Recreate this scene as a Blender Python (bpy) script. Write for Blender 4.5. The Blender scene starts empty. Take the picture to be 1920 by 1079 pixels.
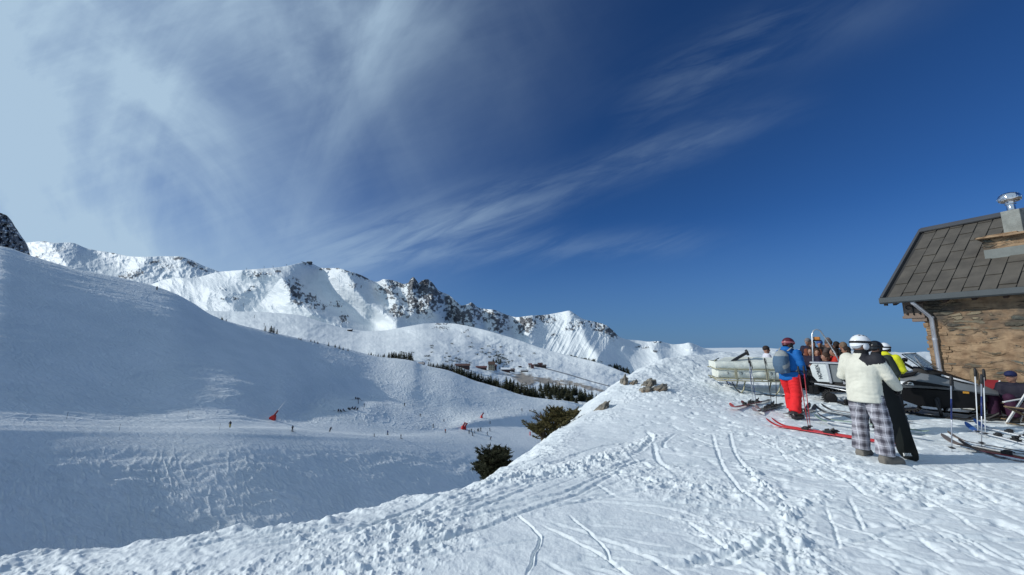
import bpy, bmesh, math, random
import numpy as np
from mathutils import Vector, Matrix, Euler
rad = math.radians
scene = bpy.context.scene
COL = scene.collection

# ---------------------------------------------------------------- camera
FPX = 700.0                      # focal length in photo pixels (1920 wide)
PITCH = math.atan(100.0 / FPX)
CAMZ = 1.7
cam_d = bpy.data.cameras.new("camera")
cam_d.sensor_width = 36.0
cam_d.lens = 36.0 * FPX / 1920.0
cam_d.clip_start = 0.1
cam_d.clip_end = 20000
cam = bpy.data.objects.new("camera", cam_d)
COL.objects.link(cam)
cam.location = (0, 0, CAMZ)
cam.rotation_euler = (math.pi / 2 + PITCH, 0, 0)
scene.camera = cam

# ---------------------------------------------------------------- light
SUN_EL = rad(29.3)
SUN_AZ = (-0.998, -0.06)         # horizontal direction towards the sun
S = Vector((SUN_AZ[0] * math.cos(SUN_EL), SUN_AZ[1] * math.cos(SUN_EL), math.sin(SUN_EL))).normalized()
sd = bpy.data.lights.new("sun", 'SUN')
sd.energy = 5.0
sd.angle = rad(0.6)
sd.color = (1.0, 0.985, 0.93)
sun = bpy.data.objects.new("sun", sd)
COL.objects.link(sun)
sun.rotation_euler = S.to_track_quat('Z', 'Y').to_euler()
scene.view_settings.view_transform = 'Standard'
scene.view_settings.look = 'None'
scene.view_settings.exposure = -0.75
scene.view_settings.gamma = 1.0

world = bpy.data.worlds.new("World")
scene.world = world
world.use_nodes = True
wt = world.node_tree
wt.nodes.clear()

class NB:
    """small node builder"""
    def __init__(s, tree): s.t = tree
    def n(s, typ, ins=None, **props):
        nd = s.t.nodes.new(typ)
        for k, v in props.items(): setattr(nd, k, v)
        for k, v in (ins or {}).items():
            sock = nd.inputs[k]
            if isinstance(v, bpy.types.NodeSocket): s.t.links.new(v, sock)
            else: sock.default_value = v
        return nd
    def math(s, op, a, b=None, c=None, clamp=False):
        nd = s.t.nodes.new('ShaderNodeMath'); nd.operation = op; nd.use_clamp = clamp
        for i, v in enumerate((a, b, c)):
            if v is None: continue
            if isinstance(v, bpy.types.NodeSocket): s.t.links.new(v, nd.inputs[i])
            else: nd.inputs[i].default_value = v
        return nd.outputs[0]
    def vmath(s, op, a, b=None):
        nd = s.t.nodes.new('ShaderNodeVectorMath'); nd.operation = op
        for i, v in enumerate((a, b)):
            if v is None: continue
            if isinstance(v, bpy.types.NodeSocket): s.t.links.new(v, nd.inputs[i])
            else: nd.inputs[i].default_value = v
        return nd.outputs['Value'] if op in ('DOT_PRODUCT', 'LENGTH') else nd.outputs[0]
    def mix(s, fac, a, b, blend='MIX'):
        nd = s.t.nodes.new('ShaderNodeMix'); nd.data_type = 'RGBA'; nd.blend_type = blend
        for sock, v in ((nd.inputs['Factor'], fac), (nd.inputs['A'], a), (nd.inputs['B'], b)):
            pass
        fs = nd.inputs[0]; As = nd.inputs[6]; Bs = nd.inputs[7]
        for sock, v in ((fs, fac), (As, a), (Bs, b)):
            if isinstance(v, bpy.types.NodeSocket): s.t.links.new(v, sock)
            else: sock.default_value = v
        return nd.outputs[2]
    def smooth(s, v, lo, hi, a=0.0, b=1.0):
        nd = s.t.nodes.new('ShaderNodeMapRange'); nd.interpolation_type = 'SMOOTHSTEP'
        s.t.links.new(v, nd.inputs[0])
        for i, x in enumerate((lo, hi, a, b)): nd.inputs[i + 1].default_value = x
        return nd.outputs[0]
    def noise(s, vec, scale, detail=4, rough=0.5, dist=0.0):
        nd = s.n('ShaderNodeTexNoise', {'Vector': vec, 'Scale': scale, 'Detail': detail, 'Roughness': rough, 'Distortion': dist})
        return nd.outputs[0]

w = NB(wt)
sky = w.n('ShaderNodeTexSky', sky_type='NISHITA', sun_disc=False, altitude=2200.0,
          air_density=1.0, dust_density=0.2, ozone_density=5.0)
sky.sun_elevation = SUN_EL
sky.sun_rotation = math.atan2(SUN_AZ[0], SUN_AZ[1])
tc = w.n('ShaderNodeTexCoord').outputs['Generated']
# gnomonic coordinates of the sky direction (fixed in the world): u to the east, v upwards, seen towards north
fwd = Vector((0, math.cos(PITCH), math.sin(PITCH))); upv = Vector((0, -math.sin(PITCH), math.cos(PITCH)))
df = w.math('MAXIMUM', w.vmath('DOT_PRODUCT', tc, tuple(fwd)), 0.05)
U = w.math('DIVIDE', w.vmath('DOT_PRODUCT', tc, (1, 0, 0)), df)
V = w.math('DIVIDE', w.vmath('DOT_PRODUCT', tc, tuple(upv)), df)
uv = w.n('ShaderNodeCombineXYZ', {'X': U, 'Y': V}).outputs[0]
def band(px0, py0, px1, py1, width, soft0=0.25):
    """elongated soft mask along a segment of the sky"""
    x0, y0, x1, y1 = (px0 - 960) / FPX, (539.5 - py0) / FPX, (px1 - 960) / FPX, (539.5 - py1) / FPX
    L = math.hypot(x1 - x0, y1 - y0); tx, ty = (x1 - x0) / L, (y1 - y0) / L
    a = w.math('ADD', w.math('MULTIPLY', w.math('SUBTRACT', U, x0), tx), w.math('MULTIPLY', w.math('SUBTRACT', V, y0), ty))
    b = w.math('ADD', w.math('MULTIPLY', w.math('SUBTRACT', U, x0), -ty), w.math('MULTIPLY', w.math('SUBTRACT', V, y0), tx))
    wd = width / FPX
    mb = w.math('EXPONENT', w.math('MULTIPLY', w.math('POWER', w.math('ABSOLUTE', w.math('DIVIDE', b, wd)), 2.0), -1.0))
    m1 = w.smooth(a, -soft0 * L, soft0 * L); m2 = w.smooth(a, L * (1 - soft0), L * (1 + soft0), 1.0, 0.0)
    return w.math('MULTIPLY', mb, w.math('MULTIPLY', m1, m2))
def streak(ang, sx, sy, seed, detail=7, rough=0.58, dist=0.3):
    mp = w.n('ShaderNodeMapping', {'Vector': uv, 'Rotation': (0, 0, -rad(ang)), 'Location': (seed, seed * .7, seed * .3)})
    mp2 = w.n('ShaderNodeMapping', {'Vector': mp.outputs[0], 'Scale': (sx, sy, 1)})
    return w.noise(mp2.outputs[0], 1.0, detail, rough, dist)
s1 = w.smooth(streak(31, 1.3, 6.0, 3.1), 0.36, 0.74)       # long wisps rising to the right
s2 = w.smooth(streak(62, 1.3, 3.0, 7.7, 6, .55, .6), 0.36, 0.72)   # broad veils, steeper
s3 = w.smooth(streak(-50, 1.0, 2.4, 1.7, 6, .52, .8), 0.35, 0.75)
s4 = w.smooth(streak(20, 4.0, 22.0, 5.2, 6, .6, .4), 0.34, 0.72)   # fine fibres
def add(*a):
    r = a[0]
    for x in a[1:]: r = w.math('ADD', r, x)
    return r
mul = lambda a, b: w.math('MULTIPLY', a, b)
veil = w.smooth(w.math('ADD', U, mul(V, -0.55)), 0.05, -1.75)      # thickens towards the left (towards the sun)
c = add(mul(veil, add(0.42, mul(s3, 0.50), mul(s2, 0.34), mul(s4, 0.10))),
        mul(band(330, 380, 780, -120, 130), mul(add(s2, 0.25), 0.30)),
        mul(band(170, -50, 420, 350, 60), mul(add(s3, 0.2), 0.30)),
        mul(band(0, 140, 330, 560, 90), mul(add(s3, 0.3), 0.28)),
        mul(band(620, 500, 1400, 230, 34), mul(add(mul(s1, .35), mul(s4, .6)), 0.20)),
        mul(band(560, 470, 1000, 400, 60), mul(add(s4, .35), 0.15)),
        mul(band(700, 480, 1300, 455, 26), mul(add(s4, .1), 0.12)),
        mul(band(1150, 190, 1750, -30, 60), mul(s1, 0.08)),
        mul(band(1200, 200, 1500, 30, 45), mul(s4, 0.10)),
        mul(band(-200, 560, 600, 520, 110), 0.30))
cl = w.math('MINIMUM', w.math('MAXIMUM', c, 0.0), 0.93)
skyc = w.mix(1.0, sky.outputs[0], (0.42, 0.83, 1.27, 1), 'MULTIPLY')
hz = w.smooth(w.n('ShaderNodeSeparateXYZ', {'Vector': tc}).outputs['Z'], 0.30, -0.02)
skyc = w.mix(mul(hz, 0.75), skyc, (1.55, 3.1, 6.2, 1))
cloud_col = (7.3, 9.9, 12.4, 1)
out = w.mix(cl, skyc, cloud_col)
bg = w.n('ShaderNodeBackground', {'Color': out, 'Strength': 0.10})
w.n('ShaderNodeOutputWorld', {'Surface': bg.outputs[0]})

# ---------------------------------------------------------------- helpers
def ray(px, py):
    x = (px - 960.0) / FPX; y = (539.5 - py) / FPX
    d = np.array([x, math.cos(PITCH) - y * math.sin(PITCH), math.sin(PITCH) + y * math.cos(PITCH)])
    return d
def P(px, py, Y):
    d = ray(px, py); return Vector((d[0] / d[1] * Y, Y, CAMZ + d[2] / d[1] * Y))
def Parr(px, py, Y):
    x = (px - 960.0) / FPX; y = (539.5 - py) / FPX
    dy = math.cos(PITCH) - y * math.sin(PITCH); dz = math.sin(PITCH) + y * math.cos(PITCH)
    return x / dy * Y, Y + 0 * x, CAMZ + dz / dy * Y
def PZ(px, py, z):
    d = ray(px, py); t = (z - CAMZ) / d[2]; return Vector((d[0] * t, d[1] * t, z))

def tag(o, label=None, cat=None, group=None, kind=None):
    if label: o['label'] = label
    if cat: o['category'] = cat
    if group: o['group'] = group
    if kind: o['kind'] = kind
    return o
def empty(name, loc=(0, 0, 0), rz=0.0):
    o = bpy.data.objects.new(name, None); COL.objects.link(o)
    o.location = loc; o.rotation_euler = (0, 0, rz); o.empty_display_size = 0.1
    return o
def obj(name, mesh, mat=None, parent=None, loc=None):
    o = bpy.data.objects.new(name, mesh); COL.objects.link(o)
    if mat is not None and not mesh.materials: mesh.materials.append(mat)
    if parent is not None: o.parent = parent
    if loc is not None: o.location = loc
    return o
def copy_tree(o, parent=None):
    c_ = o.copy(); COL.objects.link(c_); c_.parent = parent
    for ch in [k for k in o.children]: copy_tree(ch, c_)
    return c_

# noise on numpy arrays ---------------------------------------------------
_G = np.array([(math.cos(a), math.sin(a)) for a in np.linspace(0, 2 * math.pi, 32, endpoint=False)])
def perlin(x, y, seed=0):
    xi = np.floor(x).astype(np.int64); yi = np.floor(y).astype(np.int64)
    fx = x - xi; fy = y - yi
    u = fx * fx * fx * (fx * (fx * 6 - 15) + 10); v = fy * fy * fy * (fy * (fy * 6 - 15) + 10)
    def g(ix, iy, dx, dy):
        h = (ix * 374761393 + iy * 668265263 + seed * 2246822519) & 0xFFFFFFFF
        h = ((h ^ (h >> 13)) * 1274126177) & 0xFFFFFFFF
        h = (h ^ (h >> 16)) & 31
        return _G[h, 0] * dx + _G[h, 1] * dy
    a = g(xi, yi, fx, fy); b = g(xi + 1, yi, fx - 1, fy)
    c_ = g(xi, yi + 1, fx, fy - 1); d = g(xi + 1, yi + 1, fx - 1, fy - 1)
    return (a + (b - a) * u + ((c_ + (d - c_) * u) - (a + (b - a) * u)) * v) * 1.5
def fbm(x, y, oct=4, seed=0, gain=0.5, lac=2.03):
    r = 0.0; a = 1.0; t = 0.0
    for i in range(oct):
        r = r + a * perlin(x, y, seed + i * 17); t += a
        x = x * lac + 13.7; y = y * lac - 7.1; a *= gain
    return r / t
def ridged(x, y, oct=4, seed=0, gain=0.5, lac=2.03):
    r = 0.0; a = 1.0; t = 0.0
    for i in range(oct):
        r = r + a * (1 - 2 * np.abs(perlin(x, y, seed + i * 17))); t += a
        x = x * lac + 13.7; y = y * lac - 7.1; a *= gain
    return r / t
def sstep(v, lo, hi):
    t = np.clip((v - lo) / (hi - lo), 0, 1); return t * t * (3 - 2 * t)
def gauss(v, s): return np.exp(-(v / s) ** 2)
def pchip(xs, ys, x):
    """smooth monotone interpolation"""
    xs = np.asarray(xs, float); ys = np.asarray(ys, float); h = np.diff(xs); d = np.diff(ys) / h
    m = np.zeros_like(ys); m[0] = d[0]; m[-1] = d[-1]
    for i in range(1, len(xs) - 1):
        if d[i - 1] * d[i] > 0:
            w1 = 2 * h[i] + h[i - 1]; w2 = h[i] + 2 * h[i - 1]
            m[i] = (w1 + w2) / (w1 / d[i - 1] + w2 / d[i])
    x = np.asarray(x, float); k = np.clip(np.searchsorted(xs, x) - 1, 0, len(xs) - 2)
    t = np.clip((x - xs[k]) / h[k], 0, 1)
    return ((2 * t**3 - 3 * t**2 + 1) * ys[k] + (t**3 - 2 * t**2 + t) * h[k] * m[k]
            + (-2 * t**3 + 3 * t**2) * ys[k + 1] + (t**3 - t**2) * h[k] * m[k + 1])
def seg_dist(X, Y, pts):
    """distance to a polyline, arclength of the nearest point, signed side"""
    best = np.full(X.shape, 1e9); arc = np.zeros(X.shape); side = np.ones(X.shape); acc = 0.0
    for (x0, y0), (x1, y1) in zip(pts[:-1], pts[1:]):
        dx, dy = x1 - x0, y1 - y0; L2 = dx * dx + dy * dy; L = math.sqrt(L2)
        t = np.clip(((X - x0) * dx + (Y - y0) * dy) / L2, 0, 1)
        d = np.hypot(X - x0 - t * dx, Y - y0 - t * dy); m = d < best
        best = np.where(m, d, best); arc = np.where(m, acc + t * L, arc)
        side = np.where(m, np.sign(dx * (Y - y0) - dy * (X - x0) + 1e-12), side); acc += L
    return best, arc, side

def grid_mesh(name, X, Y, Z, attrs=None, wrap=False, flip=False):
    R, C = X.shape
    me = bpy.data.meshes.new(name)
    co = np.stack([X, Y, Z], -1).astype(np.float32).reshape(-1)
    me.vertices.add(R * C); me.vertices.foreach_set('co', co)
    idx = np.arange(R * C, dtype=np.int32).reshape(R, C)
    if wrap: idx = np.concatenate([idx, idx[:, :1]], 1)
    a, b, c_, d = idx[:-1, :-1], idx[:-1, 1:], idx[1:, 1:], idx[1:, :-1]
    q = np.stack([a, d, c_, b] if flip else [a, b, c_, d], -1).reshape(-1)
    n = q.size // 4
    me.loops.add(n * 4); me.loops.foreach_set('vertex_index', q)
    me.polygons.add(n); me.polygons.foreach_set('loop_start', np.arange(0, n * 4, 4, dtype=np.int32))
    me.polygons.foreach_set('use_smooth', np.ones(n, dtype=bool))
    for k, v in (attrs or {}).items():
        at = me.attributes.new(k, 'FLOAT', 'POINT'); at.data.foreach_set('value', np.asarray(v, np.float32).reshape(-1))
    me.update(); me.validate()
    return me
# ---------------------------------------------------------------- materials
def newmat(name):
    m = bpy.data.materials.new(name); m.use_nodes = True; m.node_tree.nodes.clear()
    return m, NB(m.node_tree)
def finish(b, color, rough=0.6, metal=0.0, bump=None, bstr=0.3, bdist=0.02, spec=0.5, **extra):
    ins = {'Base Color': color, 'Roughness': rough, 'Metallic': metal, 'Specular IOR Level': spec}
    ins.update(extra)
    if bump is not None:
        bn = b.n('ShaderNodeBump', {'Height': bump, 'Strength': bstr, 'Distance': bdist})
        ins['Normal'] = bn.outputs[0]
    p = b.n('ShaderNodeBsdfPrincipled', ins)
    b.n('ShaderNodeOutputMaterial', {'Surface': p.outputs[0]})
_mc = {}
def plain(name, col, rough=0.6, metal=0.0, var=0.12, scale=6.0, bstr=0.15, bdist=0.004, bscale=60.0, spec=0.5, **extra):
    """a single-colour surface with slight unevenness"""
    if name in _mc: return _mc[name]
    m, b = newmat(name)
    o = b.n('ShaderNodeTexCoord').outputs['Object']
    n1 = b.noise(o, scale, 4, 0.6)
    k = b.smooth(n1, 0.25, 0.75, 1 - var, 1 + var)
    c_ = b.vmath('SCALE', (col[0], col[1], col[2]))
    c_.node.inputs['Scale'].default_value = 1.0; b.t.links.new(k, c_.node.inputs['Scale'])
    n2 = b.noise(o, bscale, 3, 0.6)
    finish(b, c_, rough, metal, n2, bstr, bdist, spec, **extra)
    _mc[name] = m
    return m
def snow_mat(name, scl=1.0, fine=1.0, bstr=0.5, bdist=0.02, streak=None):
    m, b = newmat(name)
    o = b.n('ShaderNodeTexCoord').outputs['Object']
    rock = b.n('ShaderNodeAttribute', attribute_name='rock').outputs['Fac']
    dirt = b.n('ShaderNodeAttribute', attribute_name='dirt').outputs['Fac']
    geo = b.n('ShaderNodeNewGeometry')
    n1 = b.noise(o, 9.0 * fine, 6, 0.62)
    n0 = b.noise(o, 0.8 * fine, 4, 0.5)
    snow = b.mix(b.smooth(n0, 0.3, 0.7), (0.715, 0.765, 0.785, 1), (0.785, 0.825, 0.84, 1))
    rn = b.noise(o, 0.06 * scl, 8, 0.68)
    rn2 = b.noise(o, 0.4 * scl, 6, 0.7)
    rcol = b.mix(b.smooth(rn, 0.35, 0.65), (0.085, 0.095, 0.115, 1), (0.18, 0.185, 0.195, 1))
    rcol = b.mix(b.smooth(rn2, 0.45, 0.7, 0.0, 0.6), rcol, (0.24, 0.22, 0.20, 1))
    dcol = b.mix(b.smooth(rn2, 0.3, 0.7), (0.20, 0.16, 0.115, 1), (0.36, 0.30, 0.23, 1))
    col = b.mix(dirt, snow, dcol)
    col = b.mix(rock, col, rcol)
    h = n1
    if streak is not None:
        mp = b.n('ShaderNodeMapping', {'Vector': o, 'Rotation': (0, 0, rad(streak[0])), 'Scale': (streak[1], streak[2], streak[2])})
        n3 = b.noise(mp.outputs[0], 1.0, 6, 0.65, 1.2)
        h = b.math('ADD', b.math('MULTIPLY', n3, 1.0), b.math('MULTIPLY', n1, 0.35))
    ro = b.math('ADD', b.math('MULTIPLY', rock, 0.25), 0.6)
    finish(b, col, ro, 0.0, h, bstr, bdist, 0.35)
    return m
M_SNOW_NEAR = snow_mat("trodden_snow", 1.0, 2.6, 0.5, 0.016)
M_SNOW_HILL = snow_mat("valley_snow", 1.0, 0.12, 0.85, 0.5, streak=(-42, 0.12, 0.9))
M_SNOW_FAR = snow_mat("mountain_snow", 1.0, 0.02, 0.5, 2.0)
# ---------------------------------------------------------------- foreground snow terrace
EDGE = [(-45, -22, -.3), (-14, 0.2, -.05), (-7.6, 2.1, -.02), (-4.1, 3.25, 0), (-2.1, 3.8, 0), (-.45, 4.9, 0), (.30, 5.9, -.02), (1.03, 7.9, -.12), (2.0, 10.0, -.08),
        (3.26, 12, .33), (4.1, 13, .60), (5.6, 14.5, .98), (7.8, 16, 1.18), (10.7, 17, 1.25), (13.5, 17.6, 1.25), (19, 18.2, 1.2), (27, 19.5, 1.15), (60, 24, 1.0)]
CTRL = [(e[0], e[1], e[2]) for e in EDGE[1:-1]] + [
        (0, 0, 0), (-3, 0, 0), (3, 2, 0), (5, 5.4, 0), (6, 8.5, 0), (3.2, 8.2, .02), (4.15, 11.1, .36), (8.2, 10.2, .0), (10, 8.3, 0), (12, 8.8, 0),
        (11.5, 10.4, .02), (9, 13, .42), (12, 13, .45), (6.4, 11.9, .16), (7.6, 11.5, .10), (15, 12, .25), (20, 10, .2), (10, 3, 0), (15, 0, 0), (-10, -5, 0), (-6, 1, 0),
        (1.5, 6.5, -.02), (2.4, 9.4, .02), (0, -20, 0), (20, -20, 0), (30, 5, .1), (-20, -20, -.1)]
_c = np.array(CTRL, float)
def _phi(r): return r * r * np.log(r + 1e-9)
_n = len(_c)
_A = np.zeros((_n + 3, _n + 3)); _r = np.hypot(_c[:, None, 0] - _c[None, :, 0], _c[:, None, 1] - _c[None, :, 1])
_A[:_n, :_n] = _phi(_r) + np.eye(_n) * 0.02; _A[:_n, _n] = 1; _A[:_n, _n + 1:] = _c[:, :2]; _A[_n:, :_n] = _A[:_n, _n:].T
_w = np.linalg.solve(_A, np.concatenate([_c[:, 2], [0, 0, 0]]))
def rbf(X, Y):
    r = _w[_n] + _w[_n + 1] * X + _w[_n + 2] * Y
    for i in range(_n): r = r + _w[i] * _phi(np.hypot(X - _c[i, 0], Y - _c[i, 1]))
    return r
_earc = [0.0]
for (a, b_) in zip(EDGE[:-1], EDGE[1:]): _earc.append(_earc[-1] + math.hypot(b_[0] - a[0], b_[1] - a[1]))
_ez = [e[2] for e in EDGE]
def base_h(X, Y):
    """smooth height of the terrace and its drop-off, and the signed distance outside the edge"""
    wob = 0.10 * perlin(X * 0.9, Y * 0.9, 91) + 0.05 * perlin(X * 2.7, Y * 2.7, 92)
    d, arc, side = seg_dist(X, Y, [(e[0], e[1]) for e in EDGE])
    d = d * side + wob
    inside = rbf(X, Y)
    ze = np.interp(arc, _earc, _ez)
    k = sstep(d, -0.8, 0.3)
    b_ = inside * (1 - k) + ze * k
    r = 0.7
    dd = np.maximum(d + 0.25, 0)
    drop = (np.sqrt(dd * dd + r * r) - r) * 0.98
    return b_ - drop, d

# ski and boot tracks: polylines given as spots of the photograph dropped on the terrace
TRK = [
 (.030, .05, [(1335, 812), (1345, 850), (1362, 890), (1392, 925), (1425, 950), (1452, 975)]),
 (.030, .05, [(1368, 812), (1376, 845), (1402, 885), (1440, 918), (1470, 940), (1492, 950)]),
 (.022, .04, [(1270, 812), (1340, 835), (1420, 850), (1520, 870)]),
 (.022, .04, [(1415, 826), (1450, 842), (1490, 862), (1530, 885), (1565, 905)]),
 (.030, .05, [(1452, 975), (1462, 1000), (1470, 1030), (1478, 1060), (1482, 1100)]),
 (.026, .035, [(1530, 965), (1570, 985), (1640, 1010), (1690, 1035)]),
 (.026, .035, [(1590, 930), (1605, 965), (1622, 1005)]),
 (.022, .03, [(1545, 950), (1565, 995), (1575, 1040)]),
 (.040, .08, [(1260, 1075), (1310, 1062), (1360, 1045), (1405, 1020)]),
 (.040, .07, [(1330, 1075), (1380, 1055), (1430, 1030), (1462, 1005)]),
 (.045, .08, [(1210, 805), (1222, 820), (1205, 840), (1185, 850)]),
 (.040, .07, [(1225, 830), (1232, 860), (1250, 880), (1275, 885)]),
 (.035, .06, [(1270, 812), (1245, 830), (1250, 845)]),
 (.030, .05, [(1180, 855), (1205, 870), (1230, 885)]),
 (.030, .06, [(1500, 850), (1560, 880), (1620, 925), (1640, 940)]),
 (.030, .06, [(1760, 875), (1800, 890), (1840, 915), (1900, 940)]),
 (.022, .05, [(1500, 905), (1600, 915), (1700, 935), (1800, 965), (1900, 985)]),
 (.020, .04, [(1700, 1000), (1760, 1040), (1800, 1079)]),
 (.020, .04, [(1810, 1045), (1870, 1030)]),
 (.026, .026, [(1060, 965), (1100, 1000), (1130, 1030), (1150, 1079)]),
 (.026, .024, [(960, 960), (1010, 1010), (1000, 1050), (985, 1100)]),
 (.025, .05, [(560, 1079), (700, 1050), (860, 1010), (980, 965), (1080, 930), (1180, 880)]),
 (.025, .05, [(470, 1050), (640, 1020), (800, 985), (900, 955), (1020, 905)]),
 (.020, .04, [(640, 1085), (780, 1055), (900, 1035), (1050, 1010)]),
 (.022, .04, [(1000, 880), (1080, 850), (1160, 830), (1260, 822)]),
 (.030, .06, [(1090, 905), (1140, 885), (1190, 860)]),
 (.020, .04, [(1390, 790), (1480, 800), (1600, 830)]),
 (.020, .03, [(1280, 790), (1380, 800), (1440, 826), (1480, 870)]),
 (.018, .03, [(1220, 770), (1320, 785), (1420, 800)]),
 (.025, .04, [(1600, 1020), (1660, 1050), (1700, 1079)]),
 (.020, .03, [(1310, 745), (1380, 765), (1460, 790)]),
 (.022, .04, [(1640, 900), (1720, 925), (1780, 960), (1850, 1010)]),
]
_rngt = random.Random(8)
for _i in range(150):
    _x = _rngt.uniform(1000, 1900); _y = _rngt.uniform(845, 1075); _a = _rngt.uniform(-0.15, 0.75); _l = _rngt.uniform(80, 420); _cv = _rngt.uniform(-.25, .25)
    TRK.append((_rngt.uniform(.005, .013), _rngt.uniform(.012, .035), [(_x + _l * t * math.cos(_a + _cv * t), _y + _l * t * math.sin(_a + _cv * t) * .55) for t in (0, .33, .66, 1)]))
for _i in range(34):
    _x = _rngt.uniform(300, 1050); _y = 1079 - (_x - 200) * .14 - _rngt.uniform(0, 30); _a = -_rngt.uniform(.12, .42); _l = _rngt.uniform(120, 420)
    TRK.append((_rngt.uniform(.008, .016), _rngt.uniform(.02, .05), [(_x + _l * t, _y + _l * t * math.tan(_a)) for t in (0, .33, .66, 1)]))
def catmull(pts, n=6):
    p = [np.array(q, float) for q in pts]; p = [2 * p[0] - p[1]] + p + [2 * p[-1] - p[-2]]; o = []
    for i in range(1, len(p) - 2):
        for j in range(n):
            t = j / n; a, b_, c_, d = p[i - 1:i + 3]
            o.append(0.5 * (2 * b_ + (c_ - a) * t + (2 * a - 5 * b_ + 4 * c_ - d) * t * t + (3 * b_ - a - 3 * c_ + d) * t**3))
    o.append(p[-2]); return [tuple(q) for q in o]
def terr_hit(px, py):
    """where the line of sight through a photo pixel meets the smooth terrace"""
    d = ray(px, py); ts = np.concatenate([np.arange(2.0, 40, .05)])
    X = d[0] * ts; Y = d[1] * ts; Z = CAMZ + d[2] * ts
    h, _ = base_h(X, Y)
    k = np.argmax(Z < h)
    if not (Z < h).any(): return None
    return Vector((X[k], Y[k], h[k]))
def detail_h(X, Y, D):
    """footprints, crumbs of snow, scraped patches and ski tracks"""
    R = np.hypot(X, Y)
    h = 0.04 * fbm(X * .45, Y * .45, 3, 3) + .022 * fbm(X * 1.1 + 5, Y * 1.5, 3, 4)
    wx = X + .25 * perlin(X * 1.1, Y * 1.1, 5); wy = Y + .25 * perlin(X * 1.1 + 9, Y * 1.1, 6)
    h += 0.012 * fbm(wx * 1.6, wy * 3.2, 3, 11)
    # scraped smooth zones alternate with churned ones
    zone = sstep(fbm(X * .38 + 4, Y * .55, 3, 21), -.02, .30)
    rim = gauss(np.minimum(D, 0) , 0.55) * sstep(-X, -2.5, -.2)
    churn = np.clip(zone * .95 + rim * .55 + .04, 0, 1.2)
    far = sstep(Y, 9.0, 12.0) * sstep(-X, -16, -3)
    churn = np.maximum(churn, .75 * far)
    b1 = 1 - np.abs(perlin(wx * 3.1, wy * 4.3, 31)) * 2
    b2 = np.maximum(fbm(wx * 6.3, wy * 8.1, 3, 33), 0)
    b3 = np.maximum(fbm(X * 15, Y * 19, 3, 37, .6) - .05, 0)
    b4 = np.maximum(fbm(X * 34, Y * 38, 2, 41) - .12, 0)
    h += churn * (0.005 * b1 + 0.060 * b2 * sstep(b1, -.2, .7) + 0.034 * b3 + 0.012 * b4)
    h += 0.004 * fbm(X * 9, Y * 22, 3, 51) + 0.0022 * fbm(X * 30, Y * 40, 3, 53) + .0045 * ridged(X * 1.6 + Y * .5, Y * 9 - X * 1.2, 3, 55) * (1 - .7 * zone)
    mnd = sstep(Y, 9.5, 12.5) * sstep(-X, -15, -8)
    h += mnd * (.11 * fbm(X * .8, Y * .8, 3, 57) + .05 * np.abs(fbm(X * 2.0, Y * 2.0, 3, 58)))
    h += .010 * zone * np.maximum(fbm(X * 2.2, Y * 6.5, 3, 59), 0) * 3
    # foot prints (soft dimples) near the people
    fp = np.maximum(-fbm(X * 4.5 + 3, Y * 5.5, 2, 61) - .16, 0)
    h -= .07 * fp * (sstep(X, 1.5, 4) * .9 + .25) 
    # clods thrown up along the rim on the left
    cl = np.maximum(fbm(X * 3.2, Y * 4.2, 3, 71, .6) + .02, 0) * rim
    h += .07 * cl
    for pts, wd, amp in (([(1400, 880), (1440, 930), (1475, 965), (1490, 1000), (1500, 1060)], .13, .085), ([(1470, 975), (1520, 945), (1560, 925)], .10, .07), ([(1100, 870), (1160, 850), (1230, 815)], .16, .07), ([(960, 900), (1060, 880), (1130, 860)], .2, .07),
                         ([(1300, 1060), (1380, 1035), (1440, 1000)], .07, .05), ([(1200, 905), (1290, 915), (1330, 925)], .15, .06), ([(1560, 870), (1640, 895), (1760, 900)], .22, .05)):
        g = [(v.x, v.y) for v in [PZ(q[0], q[1], 0.0) for q in pts]]
        d, arc, side = seg_dist(X, Y, g); k = np.exp(-(d / (wd * (1 + .6 * perlin(arc * 2, arc * 0, 88)))) ** 2)
        h += k * amp * np.maximum(fbm(X * 9, Y * 11, 3, 87, .6) + .12, 0)
    for depth, wdt, pts in TRK:
        g = []
        for q in pts:
            v = PZ(q[0], q[1], 0.0) if q[1] > 800 else terr_hit(*q)
            if v is not None: g.append((v.x, v.y))
        if len(g) < 2: continue
        g = catmull(g, 6); ga = np.array(g)
        m = (X > ga[:, 0].min() - .5) & (X < ga[:, 0].max() + .5) & (Y > ga[:, 1].min() - .5) & (Y < ga[:, 1].max() + .5)
        if not m.any(): continue
        xx = X[m]; yy = Y[m]
        xx = xx + .012 * perlin(xx * 6, yy * 6, 77)
        rndm = wdt < .0351 and depth < .0161
        wdt = wdt * (.75 if rndm else .45); depth = depth * (1.9 if rndm else 1)
        d, arc, side = seg_dist(xx, yy, g)
        tot = sum(math.dist(a, b_) for a, b_ in zip(g[:-1], g[1:]))
        fade = sstep(arc, 0, .25) * sstep(tot - arc, 0, .25) * (.85 + .3 * perlin(arc * 1.3, arc * 0 + wdt * 50, 79))
        prof = -gauss(d, wdt) * 1.0 + .45 * gauss(d - wdt * 1.6 , wdt * .6) * (.6 + .9 * np.maximum(perlin(xx * 14, yy * 14, 81), -.3)) * np.where(side > 0, 1.0, .45)
        h[m] += depth * .85 * prof * fade
    # soft bank where the terrace meets the drop, nothing fine far below it
    return h * sstep(-D, -6.0, -1.5) * sstep(60 - R, 0, 30)

def ground_z(x, y):
    X = np.array([float(x)]); Y = np.array([float(y)])
    b_, D = base_h(X, Y); return float(b_[0])

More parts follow.
